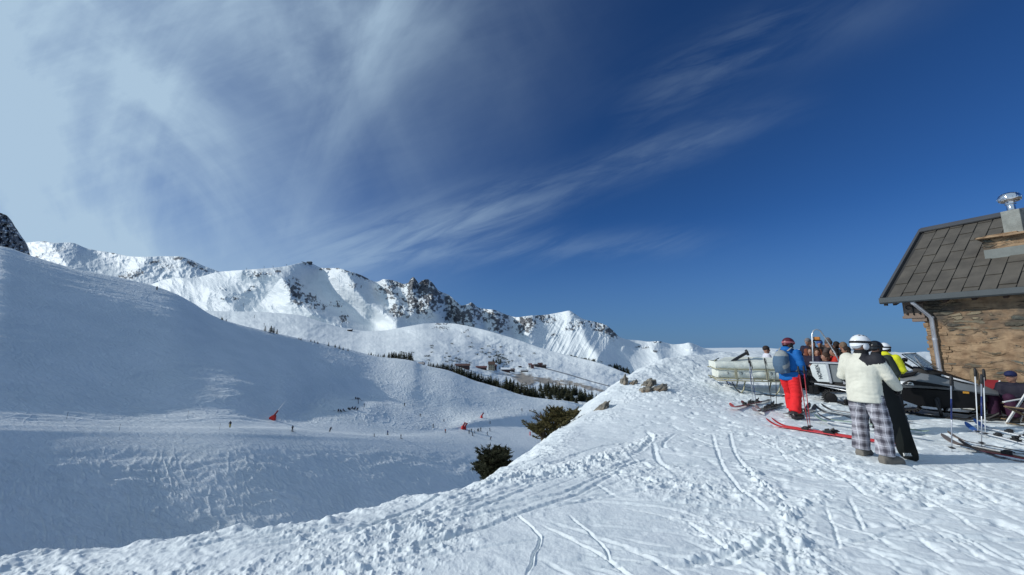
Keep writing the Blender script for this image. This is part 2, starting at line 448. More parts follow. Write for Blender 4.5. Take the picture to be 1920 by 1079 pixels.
FINE = 1.0
def build_foreground():
    th_in = np.linspace(-58.5, 58.5, int(1250 * FINE))
    th_out = np.concatenate([np.linspace(60, 300, 90)])
    th = np.radians(np.concatenate([th_in, th_out]))
    r1 = np.geomspace(2.3, 24, int(760 * FINE)); r0 = np.linspace(0.02, 2.25, 26); r2 = np.geomspace(24.6, 125, 60)
    r = np.concatenate([r0, r1, r2])
    TH, R_ = np.meshgrid(th, r)
    X = np.sin(TH) * R_; Y = np.cos(TH) * R_
    h, D = base_h(X, Y)
    h = h + detail_h(X, Y, D)
    me = grid_mesh("foreground_snow", X, Y, h, {'rock': np.zeros(X.shape), 'dirt': np.zeros(X.shape)}, wrap=True, flip=True)
    o = obj("snow_ground", me, M_SNOW_NEAR); tag(o, kind='structure')
    return o
build_foreground()

# ---------------------------------------------------------------- valley side with the piste
def rowsurf(rows, nper, wl=None):
    """rows: list of (X,Y,Z) arrays (same length); smooth interpolation between rows"""
    Pn = np.stack([np.stack(r, -1) for r in rows], 0)          # R,C,3
    seg = np.linalg.norm(np.diff(Pn, axis=0), axis=2).mean(1)
    out = []
    K = len(rows)
    for i in range(K - 1):
        n = nper[i]
        p0 = Pn[i]; p1 = Pn[i + 1]
        dm = (Pn[i + 1] - Pn[i]) / seg[i]
        d0 = dm if i == 0 else ((Pn[i] - Pn[i - 1]) / seg[i - 1] * seg[i] + dm * seg[i - 1]) / (seg[i] + seg[i - 1])
        d1 = dm if i == K - 2 else ((Pn[i + 2] - Pn[i + 1]) / seg[i + 1] * seg[i] + dm * seg[i + 1]) / (seg[i] + seg[i + 1])
        lim = 1.6 * np.minimum(1, 1)
        for j in range(n):
            t = j / n
            out.append((2 * t**3 - 3 * t**2 + 1) * p0 + (t**3 - 2 * t**2 + t) * seg[i] * d0
                       + (-2 * t**3 + 3 * t**2) * p1 + (t**3 - t**2) * seg[i] * d1)
    out.append(Pn[-1])
    A = np.stack(out, 0)
    return A[..., 0].copy(), A[..., 1].copy(), A[..., 2].copy()
def solveY(px, py, Z):
    y = (539.5 - py) / FPX
    dy = math.cos(PITCH) - y * math.sin(PITCH); dz = math.sin(PITCH) + y * math.cos(PITCH)
    return (Z - CAMZ) / (dz / dy)
def build_valley():
    px = np.concatenate([np.linspace(-900, -40, 90), np.linspace(-30, 1130, 1150), np.linspace(1140, 1500, 40)])
    f = lambda xs, ys: pchip(xs, ys, px)
    y1 = f([-900, 0, 250, 430, 600, 750, 920, 1000, 1100, 1500], [810, 808, 811, 813, 819, 827, 838, 841, 843, 846])
    Y1 = f([-900, -400, 0, 250, 430, 600, 750, 920, 1000, 1100, 1500], [26, 46, 73, 90, 102, 122, 145, 178, 196, 220, 290])
    R1 = Parr(px, y1, Y1)
    L = 75.0; d = (0.84, -0.54)
    tanL = f([-900, 0, 500, 900, 1100, 1500], [.60, .60, .64, .62, .60, .6])
    R0 = (R1[0] + d[0] * L, R1[1] + d[1] * L, R1[2] - tanL * L)
    R0b = (R1[0] + d[0] * 3, R1[1] + d[1] * 3, R1[2] - tanL * 2.0)
    y2 = f([-900, 0, 250, 430, 520, 600, 700, 780, 840, 900, 1000, 1100, 1500], [797, 797, 798, 797, 798, 800, 805, 809, 808, 800, 797, 796, 796])
    Z2 = R1[2] + f([-900, 600, 800, 900, 1500], [.3, .3, .5, 1.2, 1.5])
    R2 = Parr(px, y2, solveY(px, y2, Z2))
    # crest
    yc = f([-900, -300, 0, 50, 98, 133, 208, 276, 323, 356, 385, 415, 500, 556, 645, 712, 775, 790, 843, 887, 934, 965, 996, 1038, 1057, 1100, 1500],
           [440, 450, 463, 479, 494, 504, 518, 534, 549, 567, 586, 600, 622, 634, 654, 670, 678, 684, 696, 713, 727, 737, 745, 751, 752, 762, 800])
    Yc = f([-900, -400, 0, 130, 208, 280, 400, 500, 600, 712, 843, 965, 1100, 1500], [78, 104, 132, 145, 156, 165, 178, 202, 236, 262, 272, 282, 292, 330])
    RC = Parr(px, yc, Yc)
    # rows between the piste and the crest
    def mid(ya, Ya): return Parr(px, f(*ya), f(*Ya))
    Y2 = R2[1]
    # bench (lobe) above the piste in the middle: rows R3 (brow of the lobe) and R4 (foot of the slope behind)
    y3 = f([-900, 0, 430, 500, 560, 610, 650, 690, 740, 790, 840, 900, 1000, 1100, 1500], [770, 766, 768, 780, 779, 769, 764, 763, 776, 792, 801, 790, 781, 783, 785])
    k3 = f([-900, 0, 430, 520, 600, 650, 700, 800, 850, 1000, 1500], [.10, .10, .13, .10, .16, .18, .20, .10, .07, .16, .2])
    R3 = Parr(px, y3, Y2 + (Yc - Y2) * k3)
    y4 = f([-900, 0, 430, 520, 600, 640, 700, 760, 800, 850, 900, 1000, 1100, 1500], [742, 738, 745, 762, 754, 748, 752, 765, 778, 788, 781, 774, 777, 780])
    k4 = f([-900, 0, 430, 520, 600, 640, 700, 800, 900, 1000, 1500], [.16, .17, .19, .16, .27, .34, .40, .34, .25, .26, .3])
    R4 = Parr(px, y4, Y2 + (Yc - Y2) * k4)
    # steep face then round shoulder below the crest
    def on_line(a_, bulge):
        yy = y4 + (yc - y4) * a_
        v = (539.5 - yy) / FPX
        q = (math.sin(PITCH) + v * math.cos(PITCH)) / (math.cos(PITCH) - v * math.sin(PITCH))
        s_ = (q * R4[1] - (R4[2] - CAMZ)) / ((RC[2] - R4[2]) - q * (RC[1] - R4[1]))
        return Parr(px, yy, R4[1] + (RC[1] - R4[1]) * np.clip(s_ - bulge, .02, .98))
    R5 = on_line(0.50 + 0 * px, f([-900, 0, 300, 500, 700, 1500], [.01, .01, .005, .0, .02, .03]))
    R6 = on_line(0.85 + 0 * px, f([-900, 0, 130, 300, 420, 560, 700, 1500], [.05, .05, .06, .07, .03, .02, .03, .04]))
    # behind the crest the hill falls away
    R7 = (RC[0] - 10, RC[1] + 25, RC[2] - 6); R8 = (RC[0] - 20, RC[1] + 110, RC[2] - 75)
    X, Y, Z = rowsurf([R0, R0b, R1, R2, R3, R4, R5, R6, RC, R7, R8], [170, 8, 46, 60, 60, 110, 90, 50, 16, 16])
    # relief
    rowi = np.linspace(0, 1, X.shape[0])[:, None] + 0 * X
    ii = np.arange(X.shape[0])[:, None] + 0 * X
    s_ = 170 + 8
    piste = sstep(ii, s_ - 8, s_ + 2) * sstep(s_ + 50 - ii, 0, 6)
    lower = sstep(s_ - ii, 4, 30)
    upper = sstep(ii, s_ + 44, s_ + 70)
    PXg = px[None, :] + 0 * X
    # coordinates along the contour (a) and down the slope (b)
    a = (X * .65 + Y * .76); b_ = (X * .76 - Y * .65)
    wob = 1.6 * fbm(a * .04, b_ * .04, 3, 7)
    w1 = fbm(a * .05, b_ * .20 + wob, 4, 101, .55)
    w2 = ridged(a * .16 + wob, b_ * .55, 4, 103, .6)
    w3 = fbm(a * .6, b_ * .9, 4, 105, .65)
    patch = sstep(fbm(a * .018 + 2, b_ * .03, 3, 111), -.45, .2)
    patchu = sstep(fbm(a * .02 + 8, b_ * .03, 3, 112), -.1, .35)
    # ski turns: thin curved scratches
    cur = np.abs(perlin(a * .13 + 2.2 * perlin(a * .05, b_ * .05, 121), b_ * .10 + 1.5 * perlin(a * .06, b_ * .06, 123), 125))
    scratch = np.exp(-(cur / .05) ** 2)
    cur2 = np.abs(perlin(a * .45 + 1.8 * perlin(a * .09, b_ * .09, 131), b_ * .22, 133))
    scratch2 = np.exp(-(cur2 / .07) ** 2)
    Z += lower * (.55 * w1 + (.25 + .75 * patch) * (.13 * w2 + .26 * np.maximum(w3, 0) + .13 * scratch + .12 * scratch2) + .05 * w3)
    left = sstep(620 - PXg, 0, 160)
    Z += upper * left * (.5 * w1 + .05 * w2 + .05 * np.maximum(w3, 0) + .05 * scratch2)
    zone = gauss(PXg - 560, 110) * sstep(ii, s_ + 44, s_ + 120) * sstep(s_ + 46 + 60 + 60 + 110 - ii, 0, 60)
    Z += zone * (.22 * w2 + .35 * np.maximum(w3, 0))
    right = 1 - left
    q1 = fbm(X * .025 + 3, Y * .02, 4, 141); q2 = ridged(b_ * .09 + 1.5 * q1, a * .018, 3, 143)
    Z += upper * right * (.9 * q1 + .16 * q2 + .07 * w3 + .13 * scratch2 + .10 * scratch)
    Z += piste * .03 * w3
    # cut bank above the piste and a berm below it
    Z += .5 * np.exp(-((ii - (s_ - 1)) / 3.0) ** 2) * sstep(700 - PXg, -200, 200) * .3
    me = grid_mesh("valley_side", X, Y, Z, {'rock': np.zeros(X.shape), 'dirt': np.zeros(X.shape)})
    o = obj("valley_slope", me, M_SNOW_HILL); tag(o, kind='structure')
    return X, Y, Z, o
VX, VY, VZ, valley = build_valley()

# ---------------------------------------------------------------- sheets defined by a depth for each line of sight
def gl(PX, PY, cx, cy, sx, sy, ang=0):
    c_, s_ = math.cos(rad(ang)), math.sin(rad(ang))
    dx = PX - cx; dy = PY - cy
    return np.exp(-(((dx * c_ + dy * s_) / sx) ** 2 + ((-dx * s_ + dy * c_) / sy) ** 2))
def linem(PX, PY, pts, wd):
    d, arc, side = seg_dist(PX, PY, pts); return np.exp(-(d / wd) ** 2), side, d
def depth_sheet(name, pxs, crest, bottom, Dfun, nr, rockfun, crest_noise=0, back=(40, -60), seed=0, dirtfun=None, crest_amp=0.0, mat=None):
    pxs = np.asarray(pxs, float)
    yc = crest(pxs)
    if crest_amp is not None:
        yc = yc + crest_amp(pxs)
    yb = bottom(pxs)
    t = np.linspace(0, 1, nr)[:, None]
    PY = yc[None, :] + (yb - yc)[None, :] * (t ** 1.0)
    PX = pxs[None, :] + 0 * PY
    D = Dfun(PX, PY, t + 0 * PY)
    X, Y, Z = Parr(PX, PY, D)
    rk = rockfun(PX, PY, t + 0 * PY) if rockfun else np.zeros(X.shape)
    dr = dirtfun(PX, PY) if dirtfun else np.zeros(X.shape)
    # back side behind the crest
    bx = [X[0:1]]; by = [Y[0:1]]; bz = [Z[0:1]]
    for k, (dy, dz) in enumerate([(back[0] * .3, back[1] * .1), (back[0], back[1]), (back[0] * 3, back[1] * 4)]):
        s_ = (Y[0:1] + dy) / Y[0:1]
        bx.insert(0, X[0:1] * s_); by.insert(0, Y[0:1] + dy); bz.insert(0, Z[0:1] + dz)
    X = np.concatenate(bx[:-1] + [X]); Y = np.concatenate(by[:-1] + [Y]); Z = np.concatenate(bz[:-1] + [Z])
    pad = lambda A: np.concatenate([A[0:1]] * 3 + [A])
    me = grid_mesh(name, X, Y, Z, {'rock': pad(rk), 'dirt': pad(dr)}, flip=True)
    o = obj(name, me, mat or M_SNOW_FAR); tag(o, kind='structure')
    return o

# main mountain ------------------------------------------------------------
MC = ([250, 282, 326, 356, 412, 463, 525, 548, 567, 582, 606, 629, 650, 676, 707, 720, 746, 757, 765, 770, 775, 780, 785, 791, 801, 809, 822, 843, 858, 866, 874, 884, 896, 910, 924, 941, 955, 969, 997, 1020, 1039, 1055, 1067, 1081, 1095, 1116, 1137, 1151, 1160, 1177, 1200, 1216, 1233, 1264, 1280, 1292, 1306, 1320, 1340, 1420, 1560, 1720],
      [545, 534, 522, 522, 510, 506, 501, 497, 493, 494, 503, 503, 508, 516, 529, 524, 529, 533, 531, 524, 520, 525, 531, 527, 524, 529, 545, 555, 568, 573, 572, 568, 577, 580, 581, 587, 592, 595, 592, 591, 588, 585, 583, 591, 599, 604, 611, 622, 631, 637, 639, 641, 640, 646, 645, 643, 647, 653, 658, 662, 664, 668])
SPURS = [  # (polyline, width px, depth change): negative depth = spur towards us
    ([(455, 506), (500, 512), (528, 520), (541, 545), (545, 565), (600, 592), (655, 618), (720, 640)], 34, -95),
    ([(600, 503), (590, 530), (640, 575), (700, 610)], 26, 70),
    ([(650, 509), (665, 540), (690, 570), (745, 600)], 26, -60),
    ([(720, 524), (735, 545), (745, 575), (765, 595)], 22, -55),
    ([(707, 530), (715, 550), (730, 580), (770, 605)], 12, 40),
    ([(775, 520), (772, 545), (785, 560), (820, 590)], 20, -70),
    ([(801, 524), (815, 545), (812, 562)], 18, -60),
    ([(858, 568), (870, 590), (885, 605)], 18, -60),
    ([(884, 568), (890, 590), (900, 610)], 14, -30),
    ([(924, 581), (938, 600), (930, 620)], 20, -50),
    ([(835, 560), (845, 590), (850, 600)], 12, 50),
    ([(905, 580), (912, 600), (915, 620)], 12, 45),
    ([(957, 595), (962, 615), (975, 640)], 14, 45),
    ([(1067, 583), (1090, 605), (1100, 640), (1120, 665)], 34, -80),
    ([(997, 592), (1000, 612), (985, 640)], 22, -45),
    ([(1137, 611), (1150, 625), (1170, 650)], 20, -50),
    ([(1233, 640), (1225, 655), (1240, 680)], 30, -50),
    ([(1292, 643), (1300, 655), (1320, 670)], 22, -50),
    ([(430, 512), (455, 530), (470, 560), (520, 575)], 26, 16),
    ([(345, 524), (400, 545), (440, 570)], 24, -28),
]
ROCKS = [  # cx, cy, sx, sy, angle, strength
    (555, 547, 12, 20, -30, 1.2), (578, 560, 26, 10, 35, .95), (600, 572, 16, 6, 30, .6), (630, 571, 12, 6, 10, .6), (645, 597, 10, 10, 0, .75),
    (641, 503, 26, 4, 15, 1.2), (668, 514, 20, 4, 25, 1.25), (610, 505, 10, 2, 0, .9), (668, 537, 12, 4, 10, .7),
    (728, 545, 18, 12, 20, 1.0), (775, 530, 13, 16, 0, 2.2), (803, 538, 22, 18, 20, 1.8), (805, 562, 22, 12, 35, 1.5), (782, 570, 24, 14, 30, 1.3), (790, 552, 30, 14, 30, 1.2), (745, 530, 16, 10, 0, 1.1),
    (745, 583, 18, 10, 15, 1.0), (760, 590, 12, 8, 10, .5), (822, 555, 10, 18, -10, 1.3), (837, 565, 18, 14, 35, 1.2), (860, 592, 18, 16, 40, 1.7), (880, 592, 14, 18, 10, 1.3), (848, 578, 14, 12, 30, 1.0), (838, 598, 9, 5, 0, .9),
    (890, 578, 12, 14, 0, 1.1), (905, 592, 16, 12, 10, .9), (930, 592, 16, 12, -10, 1.2), (935, 608, 14, 14, 20, 1.4), (950, 590, 10, 8, 0, .6),
    (985, 606, 18, 14, -20, 1.4), (978, 614, 10, 8, 0, 1.0), (1010, 596, 24, 6, 0, .85), (1028, 603, 14, 5, 0, .8), (1085, 608, 22, 6, -10, .7), (1070, 615, 12, 4, 0, .8), (1140, 618, 18, 9, 15, 1.5), (1125, 612, 20, 8, 10, .9), (1150, 626, 7, 9, 0, 1.3),
    (1082, 588, 6, 4, 0, .8), (1042, 629, 8, 3, 0, .7), (1233, 641, 9, 2, 0, 1.0), (1205, 651, 14, 3, 0, .45), (1230, 658, 6, 3, 0, .6), (1297, 655, 6, 2, 0, .5),
    (520, 510, 10, 3, 0, .6), (485, 514, 22, 5, 0, .6), (470, 542, 12, 4, -20, .6), (420, 542, 6, 3, 0, .7), (505, 575, 8, 3, 0, .3), (420, 560, 5, 3, 0, .9), (440, 560, 9, 3, 0, .5)]
def mtn_noise(PX, PY):
    # gullies run down and to the right over the face; finer crags on top
    u = (PX - .45 * (PY - 550)); v = PY
    wx = u + 6 * fbm(PX * .03, PY * .05, 3, 201); wy = v + 4 * fbm(PX * .04 + 5, PY * .06, 3, 202)
    return ridged(wx * .030, wy * .022, 4, 211, .42), fbm(wx * .11, wy * .13, 5, 213, .6), ridged(wx * .16, wy * .20, 4, 217, .55)
def mtn_rock(PX, PY, t):
    r = np.zeros(PX.shape)
    for (cx, cy, sx, sy, an, st) in ROCKS: r = np.maximum(r, st * gl(PX, PY, cx, cy, sx * 1.15, sy * 1.15, an))
    n1 = fbm(PX * .10 + .06 * PY, PY * .13 - .06 * PX, 5, 231, .62) ; n2 = ridged((PX + .3 * PY) * .13, (PY - .8 * PX) * .07, 4, 233, .6)
    return sstep(.50 * np.minimum(r, 1.5) + 1.45 * n1 + .55 * n2 - .62, -.04, .10) * sstep(r, .10, .35)
def mtn_D(PX, PY, t):
    base = pchip([250, 400, 570, 780, 900, 1067, 1200, 1340, 1720], [1720, 1730, 1750, 1860, 1920, 2020, 2000, 1960, 1950], PX[0])[None, :]
    slope = pchip([0, .3, .7, 1], [0, .30, .68, 1], t)
    D = base * (1 - .24 * slope)
    for pts, wd, dd in SPURS:
        m, side, d = linem(PX, PY, pts, wd)
        mm = np.exp(-(np.sqrt(d * d + 20) - 4.5) / wd) if dd < 0 else m
        D = D + dd * mm * 1.6
    g1, g2, g3 = mtn_noise(PX, PY)
    rk = np.zeros(PX.shape)
    for (cx, cy, sx, sy, an, st) in ROCKS: rk = np.maximum(rk, min(st, 1.4) * gl(PX, PY, cx, cy, sx * 1.5, sy * 1.5, an))
    low = sstep(PY, 560, 650)
    D = D - (12 - 5 * low + 10 * rk) * g1 - (2.5 + 12 * rk) * g2 - (.6 + 9 * rk) * g3 - rk * 3.5 * fbm(PX * .5, PY * .5, 3, 219, .6)
    fan = gauss(PX - 1060, 80) * sstep(PY, 595, 610)
    D = D - fan * 9 * ridged((PX + .55 * (PY - 600)) * .07, PY * .008, 3, 240)
    return D
build_m = depth_sheet("mountain", np.linspace(252, 1700, 1700), lambda p: pchip(*MC, p), lambda p: pchip([250, 400, 600, 700, 900, 1100, 1250, 1700], [620, 640, 668, 690, 700, 720, 735, 740], p),
    mtn_D, 300, mtn_rock, crest_amp=lambda p: 2.2 * np.abs(fbm(p * .18, p * 0, 4, 251, .6)) * -sstep(np.maximum(gauss(p - 800, 120), .8 * gauss(p - 1140, 22)) + .5 * gauss(p - 650, 45), .2, .6) + .25 * fbm(p * .12, p * 0, 3, 252))

# back mountain on the left -----------------------------------------------------
BC = ([-700, -300, -60, 40, 53, 80, 105, 130, 166, 213, 246, 276, 305, 335, 356, 382, 412, 470], [380, 420, 450, 456, 455, 453, 456, 455, 467, 475, 481, 482, 481, 481, 487, 499, 510, 540])
BROCK = [(335, 485, 14, 4, 0, 1.1), (360, 495, 16, 6, 25, 1.0), (290, 492, 18, 5, -10, .8), (380, 505, 16, 4, 25, .8), (250, 515, 30, 9, -15, .8), (230, 520, 14, 6, 0, .8), (70, 482, 10, 3, -10, .8), (82, 454, 12, 2, 0, .9), (213, 476, 6, 2, 0, .9), (120, 500, 10, 3, 0, .7), (310, 500, 30, 12, 0, .55), (110, 470, 20, 6, -20, .55), (140, 456, 9, 2, 10, .8)]
def b_rock(PX, PY, t):
    r = np.zeros(PX.shape)
    for (cx, cy, sx, sy, an, st) in BROCK: r = np.maximum(r, st * gl(PX, PY, cx, cy, sx, sy, an))
    n1 = fbm(PX * .20, PY * .30, 5, 331, .68)
    return sstep(r + 1.3 * n1 - .62, -.04, .14) * sstep(r, .1, .3)
def b_D(PX, PY, t):
    D = 2300 * (1 - .17 * t) + 0 * PX
    for pts, wd, dd in [([(95, 455), (110, 475), (125, 500), (160, 530)], 20, -70), ([(180, 470), (200, 490), (230, 510)], 26, 60), ([(276, 482), (262, 500), (240, 520), (225, 530)], 24, -70), ([(335, 481), (350, 500), (380, 520)], 30, -60), ([(53, 455), (60, 480)], 15, 30)]:
        m, side, d = linem(PX, PY, pts, wd)
        D = D + dd * .9 * (np.exp(-(np.sqrt(d * d + 30) - 5.5) / wd) if dd < 0 else m)
    g = ridged((PX + PY * .7) * .04, (PY - .3 * PX) * .06, 4, 301, .45); g2 = fbm(PX * .12, PY * .16, 5, 303, .6)
    return D - 13 * g - 5 * g2
depth_sheet("mountain", np.concatenate([np.linspace(-700, 20, 60), np.linspace(22, 470, 560)]), lambda p: pchip(*BC, p), lambda p: pchip([-700, 0, 300, 470], [520, 545, 590, 620], p), b_D, 110, b_rock,
    crest_amp=lambda p: -.9 * np.abs(fbm(p * .15, p * 0, 4, 351, .6)))

# dark cliff at the far left ------------------------------------------------------
def c_D(PX, PY, t):
    g = ridged(PX * .045 + PY * .02, PY * .05, 5, 401, .5); g2 = fbm(PX * .1, PY * .14, 3, 403, .5)
    return 330 - 30 * t + np.maximum(PX, -80) * .9 - 9 * g - 7 * g2
def c_rock(PX, PY, t):
    return 1 - .8 * sstep(fbm(PX * .10 + PY * .10, PY * .22 - PX * .05, 4, 411, .55) - .2 * t, .08, .2)
depth_sheet("cliff", np.concatenate([np.linspace(-420, -12, 80), np.linspace(-10, 57, 150)]), lambda p: pchip([-420, -150, -60, 0, 12, 22, 30, 38, 46, 52, 57], [440, 420, 396, 399, 404, 415, 428, 440, 452, 462, 480], p),
    lambda p: pchip([-420, 0, 57], [540, 520, 505], p), c_D, 120, c_rock, crest_amp=lambda p: 2.5 * fbm(p * .1, p * 0, 4, 421, .6), back=(20, -10))

# middle ground: slope with village below the main mountain ---------------------------
GC = ([300, 420, 480, 530, 560, 600, 655, 690, 720, 760, 800, 825, 848, 896, 957, 1025, 1067, 1123, 1177, 1230, 1400], [580, 584, 585, 588, 591, 603, 617, 621, 620, 613, 607, 606, 607, 616, 633, 656, 667, 681, 701, 722, 760])
def g_D(PX, PY, t):
    top = pchip([300, 500, 655, 800, 957, 1067, 1177, 1400], [1150, 1150, 1150, 1150, 1080, 980, 860, 800], PX[0])[None, :]
    bot = pchip([300, 655, 800, 900, 1000, 1177, 1400], [420, 420, 390, 380, 370, 360, 350], PX[0])[None, :]
    s_ = pchip([0, .12, .35, .6, .8, 1], [0, .10, .38, .66, .85, 1], t)
    D = top * (1 - s_) + bot * s_
    w_ = PX + 10 * fbm(PX * .02, PY * .03, 2, 501)
    lump = fbm(w_ * .018, PY * .035, 4, 503, .5); l2 = fbm(w_ * .07, PY * .11, 4, 505, .55)
    k = sstep(t, 0, .15) * .8 + .2
    D = D - k * (30 * lump + 4.5 * l2)
    m, s2, d = linem(PX, PY, [(820, 606), (890, 640), (930, 668), (960, 690)], 30); D = D + 45 * m
    m, s2, d = linem(PX, PY, [(870, 640), (912, 672), (925, 684)], 14); D = D - 25 * m
    m, s2, d = linem(PX, PY, [(700, 650), (760, 665), (820, 672)], 24); D = D - 30 * m
    m, s2, d = linem(PX, PY, [(600, 610), (640, 630), (700, 660)], 22); D = D - 20 * m
    return D
def g_rock(PX, PY, t):
    r = np.zeros(PX.shape)
    for (cx, cy, sx, sy, an, st) in [(823, 608, 7, 2, 0, .9), (835, 608, 10, 2, 0, .7), (828, 615, 22, 5, 0, .55), (872, 622, 12, 3, -30, .6)]: r = np.maximum(r, st * gl(PX, PY, cx, cy, sx, sy, an))
    rk = sstep(r + .9 * fbm(PX * .3, PY * .4, 4, 511, .65) - .5, -.04, .14)
    d, a_, s_ = seg_dist(PX, PY, [(1022, 691), (1060, 701), (1110, 716), (1160, 729), (1200, 742)])
    rk = np.maximum(rk, .92 * sstep(1.3 - d, 0, .7))
    d, a_, s_ = seg_dist(PX, PY, [(918, 697), (935, 702), (958, 705)])
    rk = np.maximum(rk, .7 * sstep(.9 - d, 0, .7))
    return rk
def g_dirt(PX, PY):
    n = fbm(PX * .07 + PY * .05, PY * .25 - PX * .05, 5, 521, .6)
    r = np.maximum.reduce([1.35 * gl(PX, PY, 985, 712, 26, 12, 10), 1.1 * gl(PX, PY, 1020, 714, 60, 7, 9), 1.0 * gl(PX, PY, 1100, 726, 80, 5, 14), .9 * gl(PX, PY, 960, 702, 34, 2.5, 3), .8 * gl(PX, PY, 1170, 738, 40, 4, 14), .6 * gl(PX, PY, 870, 688, 30, 2, 0)])
    return .9 * sstep(r + .9 * n - .55, -.15, .35)
def g_bottom(p):
    return pchip([300, 500, 645, 775, 900, 1000, 1100, 1400], [700, 680, 690, 705, 745, 775, 790, 850], p)
mid_o = depth_sheet("mid_valley", np.linspace(302, 1400, 1250), lambda p: pchip(*GC, p), g_bottom, g_D, 260, g_rock, dirtfun=g_dirt, crest_amp=lambda p: .4 * fbm(p * .08, p * 0, 3, 531), back=(60, -40))
# low land closing the view to the right, far away behind the terrace
def far_base():
    X, Y = np.meshgrid(np.linspace(-9000, 9000, 60), np.linspace(500, 14000, 50))
    Z = -260 + 40 * fbm(X * .0006, Y * .0006, 4, 601)
    o = obj("ground", grid_mesh("far_ground", X, Y, Z, {'rock': np.zeros(X.shape), 'dirt': np.zeros(X.shape)}), M_SNOW_FAR); tag(o, kind='structure')
far_base()
